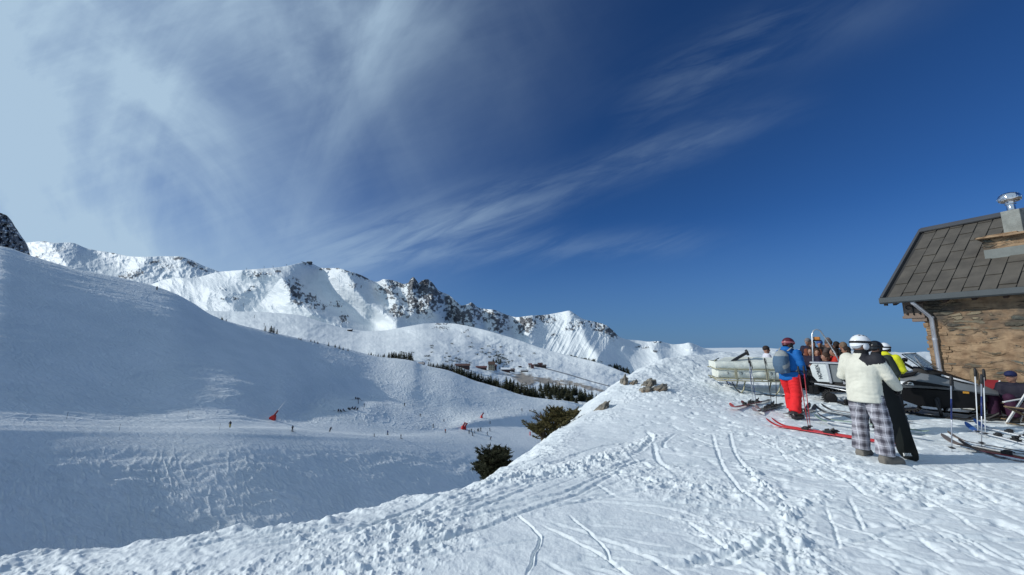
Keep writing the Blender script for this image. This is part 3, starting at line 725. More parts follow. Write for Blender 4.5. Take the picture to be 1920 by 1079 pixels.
# ---------------------------------------------------------------- mesh tools
def fr(axis, up=(0, 0, 1)):
    a = Vector(axis).normalized(); u = Vector(up)
    if abs(a.dot(u)) > .98: u = Vector((1, 0, 0)) if abs(a.x) < .9 else Vector((0, 1, 0))
    x = a.cross(u).normalized(); y = x.cross(a).normalized()      # y ~ up
    return x, y, a
class MB:
    def __init__(s): s.v = []; s.f = []; s.mi = []; s.cur = 0
    def add(s, vs, fs):
        o = len(s.v); s.v += [tuple(v) for v in vs]; s.f += [tuple(i + o for i in f) for f in fs]; s.mi += [s.cur] * len(fs); return s
    def box(s, c, size, R=None):
        hx, hy, hz = size[0] / 2, size[1] / 2, size[2] / 2; c = Vector(c)
        vs = [Vector((x, y, z)) for x in (-hx, hx) for y in (-hy, hy) for z in (-hz, hz)]
        if R is not None: vs = [R @ v for v in vs]
        return s.add([v + c for v in vs], [(0, 1, 3, 2), (4, 6, 7, 5), (0, 4, 5, 1), (2, 3, 7, 6), (0, 2, 6, 4), (1, 5, 7, 3)])
    def beam(s, p0, p1, w, h, up=(0, 0, 1)):
        p0 = Vector(p0); p1 = Vector(p1); x, y, a = fr(p1 - p0, up)
        vs = [p + x * sx * w / 2 + y * sy * h / 2 for p in (p0, p1) for sx, sy in ((-1, -1), (1, -1), (1, 1), (-1, 1))]
        return s.add(vs, [(3, 2, 1, 0), (4, 5, 6, 7), (0, 1, 5, 4), (1, 2, 6, 5), (2, 3, 7, 6), (3, 0, 4, 7)])
    def loft(s, rings, caps=True, close=True):
        n = len(rings[0]); vs = [v for r in rings for v in r]; fs = []
        for i in range(len(rings) - 1):
            for j in range(n if close else n - 1):
                k = (j + 1) % n; fs.append((i * n + j, i * n + k, (i + 1) * n + k, (i + 1) * n + j))
        if caps: fs.append(tuple(range(n))[::-1]); fs.append(tuple(range((len(rings) - 1) * n, len(rings) * n)))
        return s.add(vs, fs)
    def tube(s, pts, r, n=8, caps=True, flat=1.0, up=(0, 0, 1)):
        pts = [Vector(p) for p in pts]; rr = r if isinstance(r, (list, tuple)) else [r] * len(pts)
        rings = []; px_ = None
        for i, p in enumerate(pts):
            t = (pts[min(i + 1, len(pts) - 1)] - pts[max(i - 1, 0)])
            if t.length < 1e-7: t = Vector((0, 0, 1))
            t.normalize()
            if px_ is None: x, y, _ = fr(t, up)
            else:
                x = (px_ - t * px_.dot(t)); x = x.normalized() if x.length > 1e-5 else fr(t, up)[0]; y = t.cross(x) * -1
                y = x.cross(t)
            px_ = x
            rings.append([p + (x * math.cos(a) + y * math.sin(a) * flat) * rr[i] for a in [2 * math.pi * k / n for k in range(n)]])
        return s.loft(rings, caps)
    def cyl(s, p0, p1, r0, r1=None, n=12): return s.tube([p0, p1], [r0, r1 if r1 is not None else r0], n)
    def lathe(s, prof, c=(0, 0, 0), n=20, axis=(0, 0, 1)):
        x, y, a = fr(axis); c = Vector(c)
        rings = [[c + a * z + (x * math.cos(t) + y * math.sin(t)) * r for t in [2 * math.pi * k / n for k in range(n)]] for r, z in prof]
        return s.loft(rings)
    def ball(s, c, r, n=12, R=None):
        c = Vector(c); r = (r, r, r) if not isinstance(r, (list, tuple)) else r; m = max(6, n // 2 + 2); rings = []
        for i in range(m + 1):
            ph = math.pi * i / m; q = max(math.sin(ph), .02)
            ring = [Vector((r[0] * q * math.cos(t), r[1] * q * math.sin(t), -r[2] * math.cos(ph))) for t in [2 * math.pi * k / n for k in range(n)]]
            if R is not None: ring = [R @ v for v in ring]
            rings.append([v + c for v in ring])
        return s.loft(rings)
    def prism(s, poly, dvec):
        d = Vector(dvec); p = [Vector(q) for q in poly]; n = len(p)
        return s.add(p + [q + d for q in p], [tuple(range(n))[::-1], tuple(range(n, 2 * n))] + [(j, (j + 1) % n, n + (j + 1) % n, n + j) for j in range(n)])
    def chain(s, pts, rad_, n=12, flat=1.0):
        """tapered limb with round joints"""
        s.tube(pts, list(rad_), n)
        for p, r in zip(pts, rad_): s.ball(p, r * .99, n)
        return s
    def mesh(s, name, smooth=False):
        me = bpy.data.meshes.new(name); me.from_pydata(s.v, [], s.f); me.update()
        bm = bmesh.new(); bm.from_mesh(me); bmesh.ops.recalc_face_normals(bm, faces=bm.faces); bm.to_mesh(me); bm.free()
        if smooth: me.polygons.foreach_set('use_smooth', [True] * len(me.polygons))
        return me
    def build(s, name, mats, parent=None, smooth=False, auto=None, bevel=None):
        me = s.mesh(name, smooth or auto is not None)
        mats = mats if isinstance(mats, (list, tuple)) else [mats]
        for m in mats: me.materials.append(m)
        if len(mats) > 1: me.polygons.foreach_set('material_index', s.mi)
        if bevel:
            bm = bmesh.new(); bm.from_mesh(me)
            ed = [e for e in bm.edges if len(e.link_faces) == 2 and e.calc_face_angle(0) > rad(35)]
            bmesh.ops.bevel(bm, geom=ed, offset=bevel, segments=2, affect='EDGES', profile=.5); bm.to_mesh(me); bm.free()
        if auto is not None:
            me.set_sharp_from_angle(angle=rad(auto))
        return obj(name, me, None, parent)
def soften(me_name, mb, voxel, mats, parent=None, wrinkle=None, smooth_it=4, name=None, zones=None):
    """union of overlapping volumes as one continuous skin (voxel remesh), then smoothed and wrinkled"""
    src = mb.mesh(me_name); o = bpy.data.objects.new("tmp", src); COL.objects.link(o)
    md = o.modifiers.new("r", 'REMESH'); md.mode = 'VOXEL'; md.voxel_size = voxel; md.use_smooth_shade = True
    if smooth_it:
        sm = o.modifiers.new("s", 'SMOOTH'); sm.factor = .5; sm.iterations = smooth_it
    dg = bpy.context.evaluated_depsgraph_get()
    me = bpy.data.meshes.new_from_object(o.evaluated_get(dg)); me.name = me_name
    bpy.data.objects.remove(o); bpy.data.meshes.remove(src)
    n = len(me.vertices)
    if wrinkle and n:
        amp, fx, fz, seed = wrinkle
        co = np.empty(n * 3, np.float32); me.vertices.foreach_get('co', co); co = co.reshape(-1, 3)
        no = np.empty(n * 3, np.float32); me.vertices.foreach_get('normal', no); no = no.reshape(-1, 3)
        a = co[:, 0] + co[:, 1] * .8; z = co[:, 2]
        w_ = ridged(a * fx + 1.4 * perlin(z * fx * .6, a * fx * .6, seed), z * fz + .8 * perlin(a * fx * .5, z * fz * .4, seed + 1) + a * fx * .7, 3, seed, .55)
        co += no * (w_ * amp)[:, None]
        me.vertices.foreach_set('co', co.reshape(-1))
    me.polygons.foreach_set('use_smooth', [True] * len(me.polygons)); me.update()
    me.materials.clear()
    for m in (mats if isinstance(mats, (list, tuple)) else [mats]): me.materials.append(m)
    if zones:
        nf = len(me.polygons); c_ = np.empty(nf * 3, np.float32); me.polygons.foreach_get('center', c_); c_ = c_.reshape(-1, 3)
        me.polygons.foreach_set('material_index', zones(c_[:, 0], c_[:, 1], c_[:, 2]).astype(np.int32))
    return obj(name or me_name, me, None, parent)
def text_mesh(txt, size, extr=0.001, bold=False):
    cu = bpy.data.curves.new("txt", 'FONT'); cu.body = txt; cu.size = size; cu.extrude = extr; cu.align_x = 'CENTER'; cu.align_y = 'CENTER'
    if bold: cu.offset = size * .012
    o = bpy.data.objects.new("txt", cu); COL.objects.link(o)
    dg = bpy.context.evaluated_depsgraph_get(); me = bpy.data.meshes.new_from_object(o.evaluated_get(dg))
    bpy.data.objects.remove(o); return me
def basis(x, y, z, loc=(0, 0, 0)):
    m = Matrix.Identity(4)
    for i, a in enumerate((x, y, z)):
        for j in range(3): m[j][i] = a[j]
    for j in range(3): m[j][3] = loc[j]
    return m
# ---------------------------------------------------------------- stone hut on the right
HC = Vector((11.43, 10.33, 0)); HU = Vector((.384, -.923, 0)).normalized(); HN = Vector((-.923, -.384, 0)).normalized()
def H(u, n, z): return HC + HU * u + HN * n + Vector((0, 0, z))
def stone_mat():
    m, b = newmat("rubble_stone")
    geo = b.n('ShaderNodeNewGeometry').outputs['Position']
    u = b.vmath('DOT_PRODUCT', geo, tuple(HU)); n_ = b.vmath('DOT_PRODUCT', geo, tuple(HN))
    z = b.n('ShaderNodeSeparateXYZ', {'Vector': geo}).outputs['Z']
    uu = b.math('ADD', u, n_)
    v0 = b.n('ShaderNodeCombineXYZ', {'X': uu, 'Y': z}).outputs[0]
    wv = b.n('ShaderNodeTexNoise', {'Vector': v0, 'Scale': 1.7, 'Detail': 3.0}).outputs['Color']
    vv = b.n('ShaderNodeCombineXYZ', {'X': b.math('MULTIPLY', uu, 2.6), 'Y': b.math('MULTIPLY', z, 11.0)}).outputs[0]
    vv = b.vmath('ADD', vv, b.n('ShaderNodeVectorMath', {0: wv, 1: (1.6, 2.6, 0)}, operation='MULTIPLY').outputs[0])
    vo = b.n('ShaderNodeTexVoronoi', {'Vector': vv, 'Scale': 1.0, 'Randomness': .95}, voronoi_dimensions='2D')
    ed = b.n('ShaderNodeTexVoronoi', {'Vector': vv, 'Scale': 1.0, 'Randomness': .95}, voronoi_dimensions='2D', feature='DISTANCE_TO_EDGE').outputs['Distance']
    rnd = b.n('ShaderNodeSeparateColor', {'Color': vo.outputs['Color']})
    ramp = b.n('ShaderNodeValToRGB', {'Fac': rnd.outputs[0]}); cr = ramp.color_ramp
    cols = [(0, (.045, .044, .040)), (.2, (.09, .082, .065)), (.36, (.16, .12, .075)), (.5, (.10, .115, .105)), (.62, (.055, .055, .05)), (.78, (.17, .14, .10)), (.9, (.30, .25, .17)), (1, (.06, .065, .06))]
    while len(cr.elements) < len(cols): cr.elements.new(.5)
    for e, (p, c_) in zip(cr.elements, cols): e.position = p; e.color = (*c_, 1)
    n1 = b.noise(geo, 26.0, 6, .7); n2 = b.noise(geo, 5.0, 5, .6)
    st = b.mix(b.smooth(n1, .4, .8, 0, .4), ramp.outputs[0], (.26, .23, .18, 1))
    # ochre lime mortar smeared over the joints in big patches
    patch = b.smooth(b.noise(v0, 1.1, 4, .6), .34, .56)
    mort = b.mix(b.smooth(n2, .35, .65), (.23, .15, .092, 1), (.36, .25, .155, 1))
    lim = b.math('ADD', b.math('MULTIPLY', patch, .30), .04)
    mm = b.n('ShaderNodeMapRange', {0: b.math('SUBTRACT', ed, b.math('MULTIPLY', lim, b.smooth(n1, .2, .8, .5, 1.5))), 1: -.02, 2: .03, 3: 1.0, 4: 0.0}, interpolation_type='SMOOTHSTEP').outputs[0]
    cov = b.n('ShaderNodeMapRange', {0: b.math('ADD', rnd.outputs[2], b.math('MULTIPLY', patch, .55)), 1: .80, 2: .86, 3: 0.0, 4: 1.0}, interpolation_type='SMOOTHSTEP').outputs[0]
    mm = b.math('MAXIMUM', mm, b.math('MULTIPLY', cov, b.smooth(n1, .25, .45)))
    low = b.mix(patch, (.10, .085, .07, 1), mort)
    col = b.mix(mm, st, low)
    hgt = b.math('ADD', b.math('MULTIPLY', b.math('MULTIPLY', b.math('MINIMUM', ed, .16), 5.0), b.smooth(patch, 0, 1, 1, .45)), b.math('ADD', b.math('MULTIPLY', rnd.outputs[1], .45), b.math('MULTIPLY', n1, .5)))
    hgt = b.math('MULTIPLY', hgt, b.math('SUBTRACT', 1.0, b.math('MULTIPLY', cov, .85)))
    hgt = b.math('ADD', hgt, b.math('MULTIPLY', n2, .5))
    finish(b, col, .9, 0, hgt, 1.0, .035, .2)
    return m
def roofdir(): return (HN * -1 * 2.65 + Vector((0, 0, 2.38)))
def build_hut():
    hut = empty("stone_hut", H(2.2, -2.6, 0)); base = Matrix.Translation(hut.location)
    tag(hut, "old rubble stone hut with a grey slab tiled roof at the right edge", "hut")
    def put(o):   # geometry is made in world space; make it local to the hut
        o.data.transform(Matrix.Translation(-hut.location)); o.parent = hut; return o
    ST = stone_mat()
    Wl = 7.0; dep = 5.3
    # wall: front sheet with uneven courses, and the gable end
    nx, nz = 260, 110
    uu = np.linspace(0, Wl, nx); zz = np.linspace(-.4, 2.95, nz); U_, Z_ = np.meshgrid(uu, zz)
    rowh = np.floor(Z_ / .085 + .8 * perlin(U_ * .8, Z_ * 2, 12))
    off = .030 * perlin(U_ * 3.3 + rowh * 7.3, rowh * 3.1, 5) + .018 * fbm(U_ * 6, Z_ * 22, 3, 9) + .012 * (np.random.RandomState(4).rand(*U_.shape) - .5)
    # ragged quoin edge
    e_ = np.clip(1 - U_ / .25, 0, 1); Us = U_ - e_ * (.06 * np.sin(rowh * 2.7) + .03 * perlin(rowh * 1.7, rowh * 0, 3))
    pt = np.array(H(0, 0, 0))[None, None] + Us[..., None] * np.array(HU) + off[..., None] * np.array(HN) + Z_[..., None] * np.array((0, 0, 1))
    me = grid_mesh("wall", pt[..., 0], pt[..., 1], pt[..., 2], flip=False)
    wl = put(obj("wall", me, ST))
    mb = MB()
    g = [H(-.02, 0, -.4), H(-.02, 0, 2.95), H(-.02, -2.75, 5.2), H(-.02, -dep - .2, 2.95), H(-.02, -dep - .2, -.4)]
    mb.prism(g, HU * .3); mb.prism([H(Wl - .3, 0, -.4), H(Wl - .3, 0, 2.95), H(Wl - .3, -2.75, 5.2), H(Wl - .3, -dep - .2, 2.95), H(Wl - .3, -dep - .2, -.4)], HU * .3)
    mb.prism([H(.3, -.12, -.4), H(Wl - .3, -.12, -.4), H(Wl - .3, -.12, 2.9), H(.3, -.12, 2.9)], -HN * .3)
    mb.prism([H(0, -dep, -.4), H(Wl, -dep, -.4), H(Wl, -dep, 2.9), H(0, -dep, 2.9)], -HN * .2)
    put(mb.build("gable_wall", ST))
    # quoin stones sticking out at the corner
    mb = MB(); rn = random.Random(5)
    z = -.2
    while z < 2.35:
        h_ = rn.uniform(.05, .12); L = rn.uniform(.14, .5)
        mb.box(H(L / 2 - rn.uniform(.02, .09), -.12, z + h_ / 2), (L * .7, .29, h_ * .92), basis(HU, HN, Vector((0, 0, 1))).to_3x3())
        z += h_
    put(mb.build("quoin", ST, bevel=.008))
    # roof: plane with raised slabs
    SL = plain("slab_grey", (.086, .076, .063), .65, 0, .26, 2.2, .3, .004, 40)
    SLe = plain("slab_shadow", (.030, .029, .029), .7, 0, .1, 2)
    TR = plain("roof_trim", (.085, .088, .095), .4, .2, .08, 2)
    GU = plain("gutter_metal", (.075, .085, .09), .4, .4, .08, 2)
    e0 = H(-.70, .35, 2.90); rd = roofdir(); rl = rd.length; rdn = rd.normalized()
    rd = Vector((-HN * 3.0)) + Vector((0, 0, 2.42)); rl = rd.length; rdn = rd.normalized(); nrm_ = HU.cross(rdn); nrm_ = nrm_ if nrm_.z > 0 else -nrm_
    RL = Wl + 1.5
    mb = MB(); mb.prism([e0, e0 + HU * RL, e0 + HU * RL + rd, e0 + rd], -nrm_ * .12)
    # far slope
    rd2 = Vector(-HN * 3.0) - Vector((0, 0, 2.42)); top = e0 + rd
    n2 = HU.cross(rd2).normalized(); n2 = n2 if n2.z > 0 else -n2
    mb.prism([top, top + HU * RL, top + HU * RL + rd2, top + rd2], -n2 * .12)
    roof = put(mb.build("roof", SLe))
    sl = MB(); cw = .288; hl = .96; cols_ = int(RL / cw)
    rn = random.Random(2)
    for c_ in range(cols_):
        u0 = .10 + c_ * cw
        s0 = -hl * ((c_ * .5 + .28) % 1.0)
        while s0 < rl - .12:
            a = max(s0, .03); b_ = min(s0 + hl, rl - .10)
            if b_ - a > .06:
                p0 = e0 + HU * (u0 + .010) + rdn * a; lift0 = .034; lift1 = .012
                w_ = cw - .022
                q = [p0 + nrm_ * lift0, p0 + HU * w_ + nrm_ * lift0, p0 + HU * w_ + rdn * (b_ - a - .008) + nrm_ * lift1, p0 + rdn * (b_ - a - .008) + nrm_ * lift1]
                jit = rn.uniform(-.003, .003); q = [v + nrm_ * jit for v in q]
                lo = [v - nrm_ * (.030 if k < 2 else .012) for k, v in enumerate(q)]
                sl.add(q + lo, [(0, 1, 2, 3), (0, 4, 5, 1), (1, 5, 6, 2), (2, 6, 7, 3), (3, 7, 4, 0)])
            s0 += hl
    put(sl.build("roof_slab", SL)).parent = roof; bpy.data.objects["roof_slab"].parent = roof
    o = bpy.data.objects["roof_slab"]
    # ridge cap and verge
    mb = MB()
    ra = e0 + rd + nrm_ * .05 - HU * .02
    mb.beam(ra + Vector((0, 0, .02)) - rdn * .10, ra + HU * RL - rdn * .10 + Vector((0, 0, .02)), .24, .05, nrm_)
    put(mb.build("ridge_cap", TR, bevel=.006))
    mb = MB(); mb.beam(e0 - HU * .02 + nrm_ * .01, e0 - HU * .02 + rd + nrm_ * .01, .07, .15, nrm_)
    put(mb.build("verge_board", TR, bevel=.006))
    mb = MB()   # gutter: half box with bright lip
    g0 = e0 + HN * .10 - Vector((0, 0, .02)); g0 = g0 - HU * .02
    prof = [(-.08, .04), (-.08, -.10), (-.02, -.125), (.06, -.125), (.085, -.09), (.09, .045), (.078, .045), (.07, -.08), (.05, -.105), (-.02, -.105), (-.065, -.085), (-.065, .04)]
    mb.loft([[g0 + HN * a + Vector((0, 0, b_)) for a, b_ in prof], [g0 + HU * (RL + .1) + HN * a + Vector((0, 0, b_)) for a, b_ in prof]])
    mb.box(g0 + Vector((0, 0, -.03)), (.01, .165, .15), basis(HU, HN, Vector((0, 0, 1))).to_3x3())
    put(mb.build("gutter", GU))
    mb = MB(); mb.box(g0 + HU * .10 + Vector((0, 0, -.15)) - HN * .02, (.07, .06, .06), basis(HU, HN, Vector((0, 0, 1))).to_3x3()); put(mb.build("gutter_outlet", SLe))
    # soffit boards and rafters in the shade of the eave
    WD = plain("dark_timber", (.055, .032, .024), .8, 0, .25, 3, .4)
    mb = MB(); mb.prism([H(-.70, .28, 2.80), H(Wl, .28, 2.80), H(Wl, -.2, 2.99), H(-.70, -.2, 2.99)], (0, 0, -.03))
    for k in range(16): mb.beam(H(-.5 + k * .5, -.1, 2.88), H(-.5 + k * .5, .27, 2.75), .07, .09)
    put(mb.build("soffit", WD))
    # downpipe
    PM = plain("zinc_pipe", (.52, .53, .57), .38, .6, .12, 4)
    mb = MB(); pr = .048
    pts = [H(-.06, .42, 2.80), H(-.06, .42, 2.74), H(-.02, .36, 2.66), H(.12, .14, 2.38), H(.14, .085, 2.30), H(.14, .08, 1.2), H(.14, .08, .0)]
    mb.tube(pts, pr, 16)
    for z_ in (2.31, 1.72, .9): mb.cyl(H(.14, .08, z_), H(.14, .08, z_ + .05), pr + .008, None, 16)
    put(mb.build("downpipe", PM, smooth=True, auto=50))
    # carved bracket below the eave corner
    BR = plain("bracket_wood", (.20, .15, .12), .8, 0, .2, 5)
    mb = MB()
    mb.box(H(-.22, -.02, 2.60), (.42, .10, .42), basis(HU, HN, Vector((0, 0, 1))).to_3x3())
    mb.box(H(-.20, .02, 2.36), (.46, .20, .07), basis(HU, HN, Vector((0, 0, 1))).to_3x3())
    mb.box(H(-.10, .0, 2.28), (.30, .18, .10), basis(HU, HN, Vector((0, 0, 1))).to_3x3())
    br = put(mb.build("bracket", BR, bevel=.008))
    mb = MB()
    for dx in (-.30, -.12):
        c_ = H(dx, .045, 2.64); mb.tube([c_ + (HU * math.cos(t) + Vector((0, 0, 1)) * math.sin(t)) * .055 for t in [k * math.pi / 5 for k in range(9)]], .012, 6)
    mb.cyl(H(-.21, .05, 2.42), H(-.21, .05, 2.70), .014, None, 8)
    for dx in (-.34, -.08): mb.box(H(dx, .05, 2.46), (.05, .03, .05))
    bo = mb.build("ornament", SLe, smooth=True); bo.data.transform(Matrix.Translation(-hut.location)); bo.parent = br
    # large stone chimney and flue on the slope
    def onroof(px, py):
        d = ray(px, py); d = Vector(d); o_ = Vector((0, 0, CAMZ)); t = (e0 - o_).dot(nrm_) / d.dot(nrm_); return o_ + d * t
    cb = onroof(1848, 487); ctop = onroof(1848, 478)
    uc = (cb - e0).dot(HU)
    sc = (cb - e0).dot(rdn)
    ax = basis(HU, HN, Vector((0, 0, 1))).to_3x3()
    front = (e0 + HU * uc + rdn * sc)
    mb = MB(); W_ = 2.0
    # masonry body
    zt = P(1850, 452, front.y).z
    mb.prism([front, front + HU * W_, front + HU * W_ - HN * .55, front - HN * .55], (0, 0, zt - front.z))
    ch = put(mb.build("chimney", ST))
    mb = MB(); mb.prism([front + HN * .012 - Vector((0, 0, .0)), front + HN * .012 + HU * W_, front + HN * .012 + HU * W_ + Vector((0, 0, (zt - front.z) * .48)), front + HN * .012 + Vector((0, 0, (zt - front.z) * .48))], HN * .012)
    fl = mb.build("flashing", plain("lead_flashing", (.13, .145, .14), .55, .3)); fl.data.transform(Matrix.Translation(-hut.location)); fl.parent = ch
    mb = MB()
    cap = front + Vector((0, 0, zt - front.z))
    for k in range(5):
        a = -.10 + k * .48
        mb.box(cap + HU * (a + .26) - HN * .24 + Vector((0, 0, .03 + .008 * (k % 2))), (.50, .86, .045 + .01 * (k % 3)), ax @ Euler((rad(1.5 * (-1)**k), rad(2 * (-1)**k), rad(k * 2 - 3))).to_matrix())
    mb.box(cap + HU * .25 - HN * .2 + Vector((0, 0, .085)), (.72, .6, .035), ax)
    cp = mb.build("cap_stone", ST, bevel=.01); cp.data.transform(Matrix.Translation(-hut.location)); cp.parent = ch
    # flue pillar
    pc = P(1888, 441, front.y - .18 + .2); pc = cap + HU * .50 - HN * .30; pc.z = cap.z + .06
    ptz = P(1888, 396, pc.y).z
    CM = plain("cement_render", (.245, .255, .235), .85, 0, .22, 4, .8, .01, 30)
    k_ = (ptz - pc.z)
    # place so that it projects about where it stands in the photograph
    mb = MB(); hw = .155
    mb.box(pc + Vector((0, 0, k_ / 2)), (hw * 2, hw * 2, k_), ax); put(mb.build("flue_pillar", CM, bevel=.012))
    SM = plain("polished_steel", (.80, .79, .80), .10, 1.0, .03, 3, .02)
    mb = MB(); c0 = pc + Vector((0, 0, k_))
    mb.lathe([(.10, 0), (.085, .02), (.078, .03), (.078, .17), (.098, .18), (.098, .20), (.078, .21), (.088, .24), (.095, .27)], c0, 28)
    put(mb.build("flue_pipe", SM, smooth=True, auto=40))
    mb = MB(); mb.lathe([(.09, .245), (.15, .25), (.19, .28), (.205, .33), (.20, .38), (.175, .43), (.13, .47), (.07, .492), (.01, .50)], c0, 28)
    for k in range(14):
        t = 2 * math.pi * k / 14; d = Vector((math.cos(t), math.sin(t), 0)); mb.tube([c0 + d * .17 + Vector((0, 0, .26)), c0 + d * .208 + Vector((0, 0, .34)), c0 + d * .15 + Vector((0, 0, .455))], .006, 5)
    put(mb.build("flue_cowl", SM, smooth=True, auto=40))
    # white vent pipes further right on the roof
    WH = plain("white_enamel", (.75, .76, .78), .35)
    for (px_, py_) in ((1913, 420), (1915, 437)):
        q = onroof(px_, py_) + nrm_ * .10; mb = MB(); mb.ball(q, (.16, .06, .035), 16, ax); mb.cyl(q - Vector((0, 0, .12)), q, .03); put(mb.build("roof_vent", WH, smooth=True))
build_hut()
# ---------------------------------------------------------------- people (local frame: facing +x, left = +y)
def cloth(name, col, rough=.75, var=.10, **k): return plain(name, col, rough, 0, var, 7, .35, .003, 180, .3, **k)
SKIN = plain("skin", (.33, .17, .115), .5, 0, .1, 20, .1)
BLK = cloth("black_cloth", (.012, .012, .014)); BLKP = plain("black_plastic", (.014, .014, .016), .35)
def plaid_mat():
    m, b = newmat("plaid_cloth")
    o = b.n('ShaderNodeTexCoord').outputs['Object']; sp = b.n('ShaderNodeSeparateXYZ', {'Vector': o})
    wob = b.math('MULTIPLY', b.math('SUBTRACT', b.noise(o, 5.0, 3, .5), .5), .05)
    h = b.math('ADD', b.math('ADD', b.math('MULTIPLY', sp.outputs['X'], .82), b.math('MULTIPLY', sp.outputs['Y'], -.60)), wob); z = b.math('ADD', sp.outputs['Z'], wob)
    def bandf(v, per, w0, ph=0.0):
        f = b.math('FRACT', b.math('ADD', b.math('DIVIDE', v, per), ph)); d = b.math('ABSOLUTE', b.math('SUBTRACT', f, .5)); return b.smooth(d, w0 * .55, w0, 1.0, 0.0)
    dark = b.math('ADD', b.math('MULTIPLY', bandf(h, .105, .26), .5), b.math('MULTIPLY', bandf(z, .125, .26), .5))
    line = b.math('MAXIMUM', bandf(h, .105, .06, .5), bandf(z, .125, .055, .5)); thin = b.math('MAXIMUM', bandf(h, .105, .035, .0), bandf(z, .125, .03, .0))
    c_ = b.mix(dark, (.34, .33, .37, 1), (.075, .072, .09, 1)); c_ = b.mix(b.math('MULTIPLY', line, .65), c_, (.60, .60, .64, 1)); c_ = b.mix(b.math('MULTIPLY', thin, .75), c_, (.05, .045, .06, 1))
    finish(b, c_, .85, 0, b.noise(o, 150, 3, .6), .3, .003, .2); return m
V3 = lambda *a: Vector(a)
def stand_joints(h=1.78, lean=0.0, spread=.12):
    k = h / 1.78; s = {}
    s['pelvis'] = V3(0, 0, .96); s['waist'] = V3(lean * .35, 0, 1.12); s['chest'] = V3(lean * .8, 0, 1.33); s['neck'] = V3(lean * 1.1, 0, 1.49); s['head'] = V3(lean * 1.2 + .02, 0, 1.645)
    for sd, n in ((1, 'l'), (-1, 'r')):
        s['sh' + n] = V3(lean * 1.0, .185 * sd, 1.43); s['el' + n] = V3(lean * .8 - .03, .245 * sd, 1.16); s['wr' + n] = V3(lean + .06, .25 * sd, .93)
        s['hip' + n] = V3(0, .09 * sd, .92); s['kn' + n] = V3(.03, spread * .85 * sd, .50); s['an' + n] = V3(-.01, spread * sd, .10); s['toe' + n] = V3(.17, spread * 1.15 * sd, .04)
    for a in s: s[a] = s[a] * k
    s['k'] = k; return s
def sit_joints(h=1.75, seat=.45, lean=-.03, knee=.45):
    s = stand_joints(h); dz = .92 * s['k'] - (seat + .10)
    for a in list(s):
        if a == 'k' or a[:2] in ('hi', 'kn', 'an', 'to'): continue
        s[a] = s[a] - V3(0, 0, dz)
    hgt = s['neck'].z - s['pelvis'].z
    for a in ('waist', 'chest', 'neck', 'head', 'shl', 'shr', 'ell', 'elr', 'wrl', 'wrr'):
        s[a] = s[a] + V3(lean * (s[a].z - s['pelvis'].z) / hgt * 3, 0, 0)
    for sd, n in ((1, 'l'), (-1, 'r')):
        s['hip' + n] = V3(.02, .09 * sd, seat + .08); s['kn' + n] = V3(.43, .13 * sd, knee + .06); s['an' + n] = V3(.40, .14 * sd, .10); s['toe' + n] = V3(.58, .15 * sd, .04)
        s['el' + n] = s['sh' + n] + V3(.10, .05 * sd, -.24); s['wr' + n] = s['el' + n] + V3(.20, -.10 * sd, .02)
    return s
def hand_mb(mb, wrist, d, palmn, size=1.0, curl=.6, left=True, r=.011):
    """palm, four bent fingers of unequal length and a thumb from the side of the palm"""
    d = d.normalized(); n = (palmn - d * palmn.dot(d)).normalized(); s_ = d.cross(n) * (1 if left else -1); k = size
    pc = wrist + d * .045 * k
    mb.ball(pc, (.018 * k + r * .6, .042 * k, .050 * k), 10, Matrix((n, s_, d)).transposed())
    L = [.066, .076, .072, .056]
    for i in range(4):
        b0 = wrist + d * .082 * k + s_ * (.030 - .020 * i) * k
        a = curl * (.9 + .1 * i); p1 = b0 + (d * math.cos(a * .6) + n * math.sin(a * .6)) * L[i] * .42 * k
        p2 = p1 + (d * math.cos(a * 1.6) + n * math.sin(a * 1.6)) * L[i] * .33 * k; p3 = p2 + (d * math.cos(a * 2.5) + n * math.sin(a * 2.5)) * L[i] * .27 * k
        mb.chain([b0 - d * .02 * k, b0, p1, p2, p3], [r * 1.15, r * 1.15, r * 1.05, r, r * .9], 8)
    t0 = wrist + d * .025 * k + s_ * .034 * k; t1 = t0 + (d * .6 + s_ * .6 + n * .4).normalized() * .034 * k; t2 = t1 + (d * .8 + s_ * .1 + n * .6 * curl).normalized() * .030 * k
    mb.chain([t0, t1, t2], [r * 1.4, r * 1.2, r], 8)
def ell(mb, c, ax, r, n=14): mb.ball(c, r, n, ax)
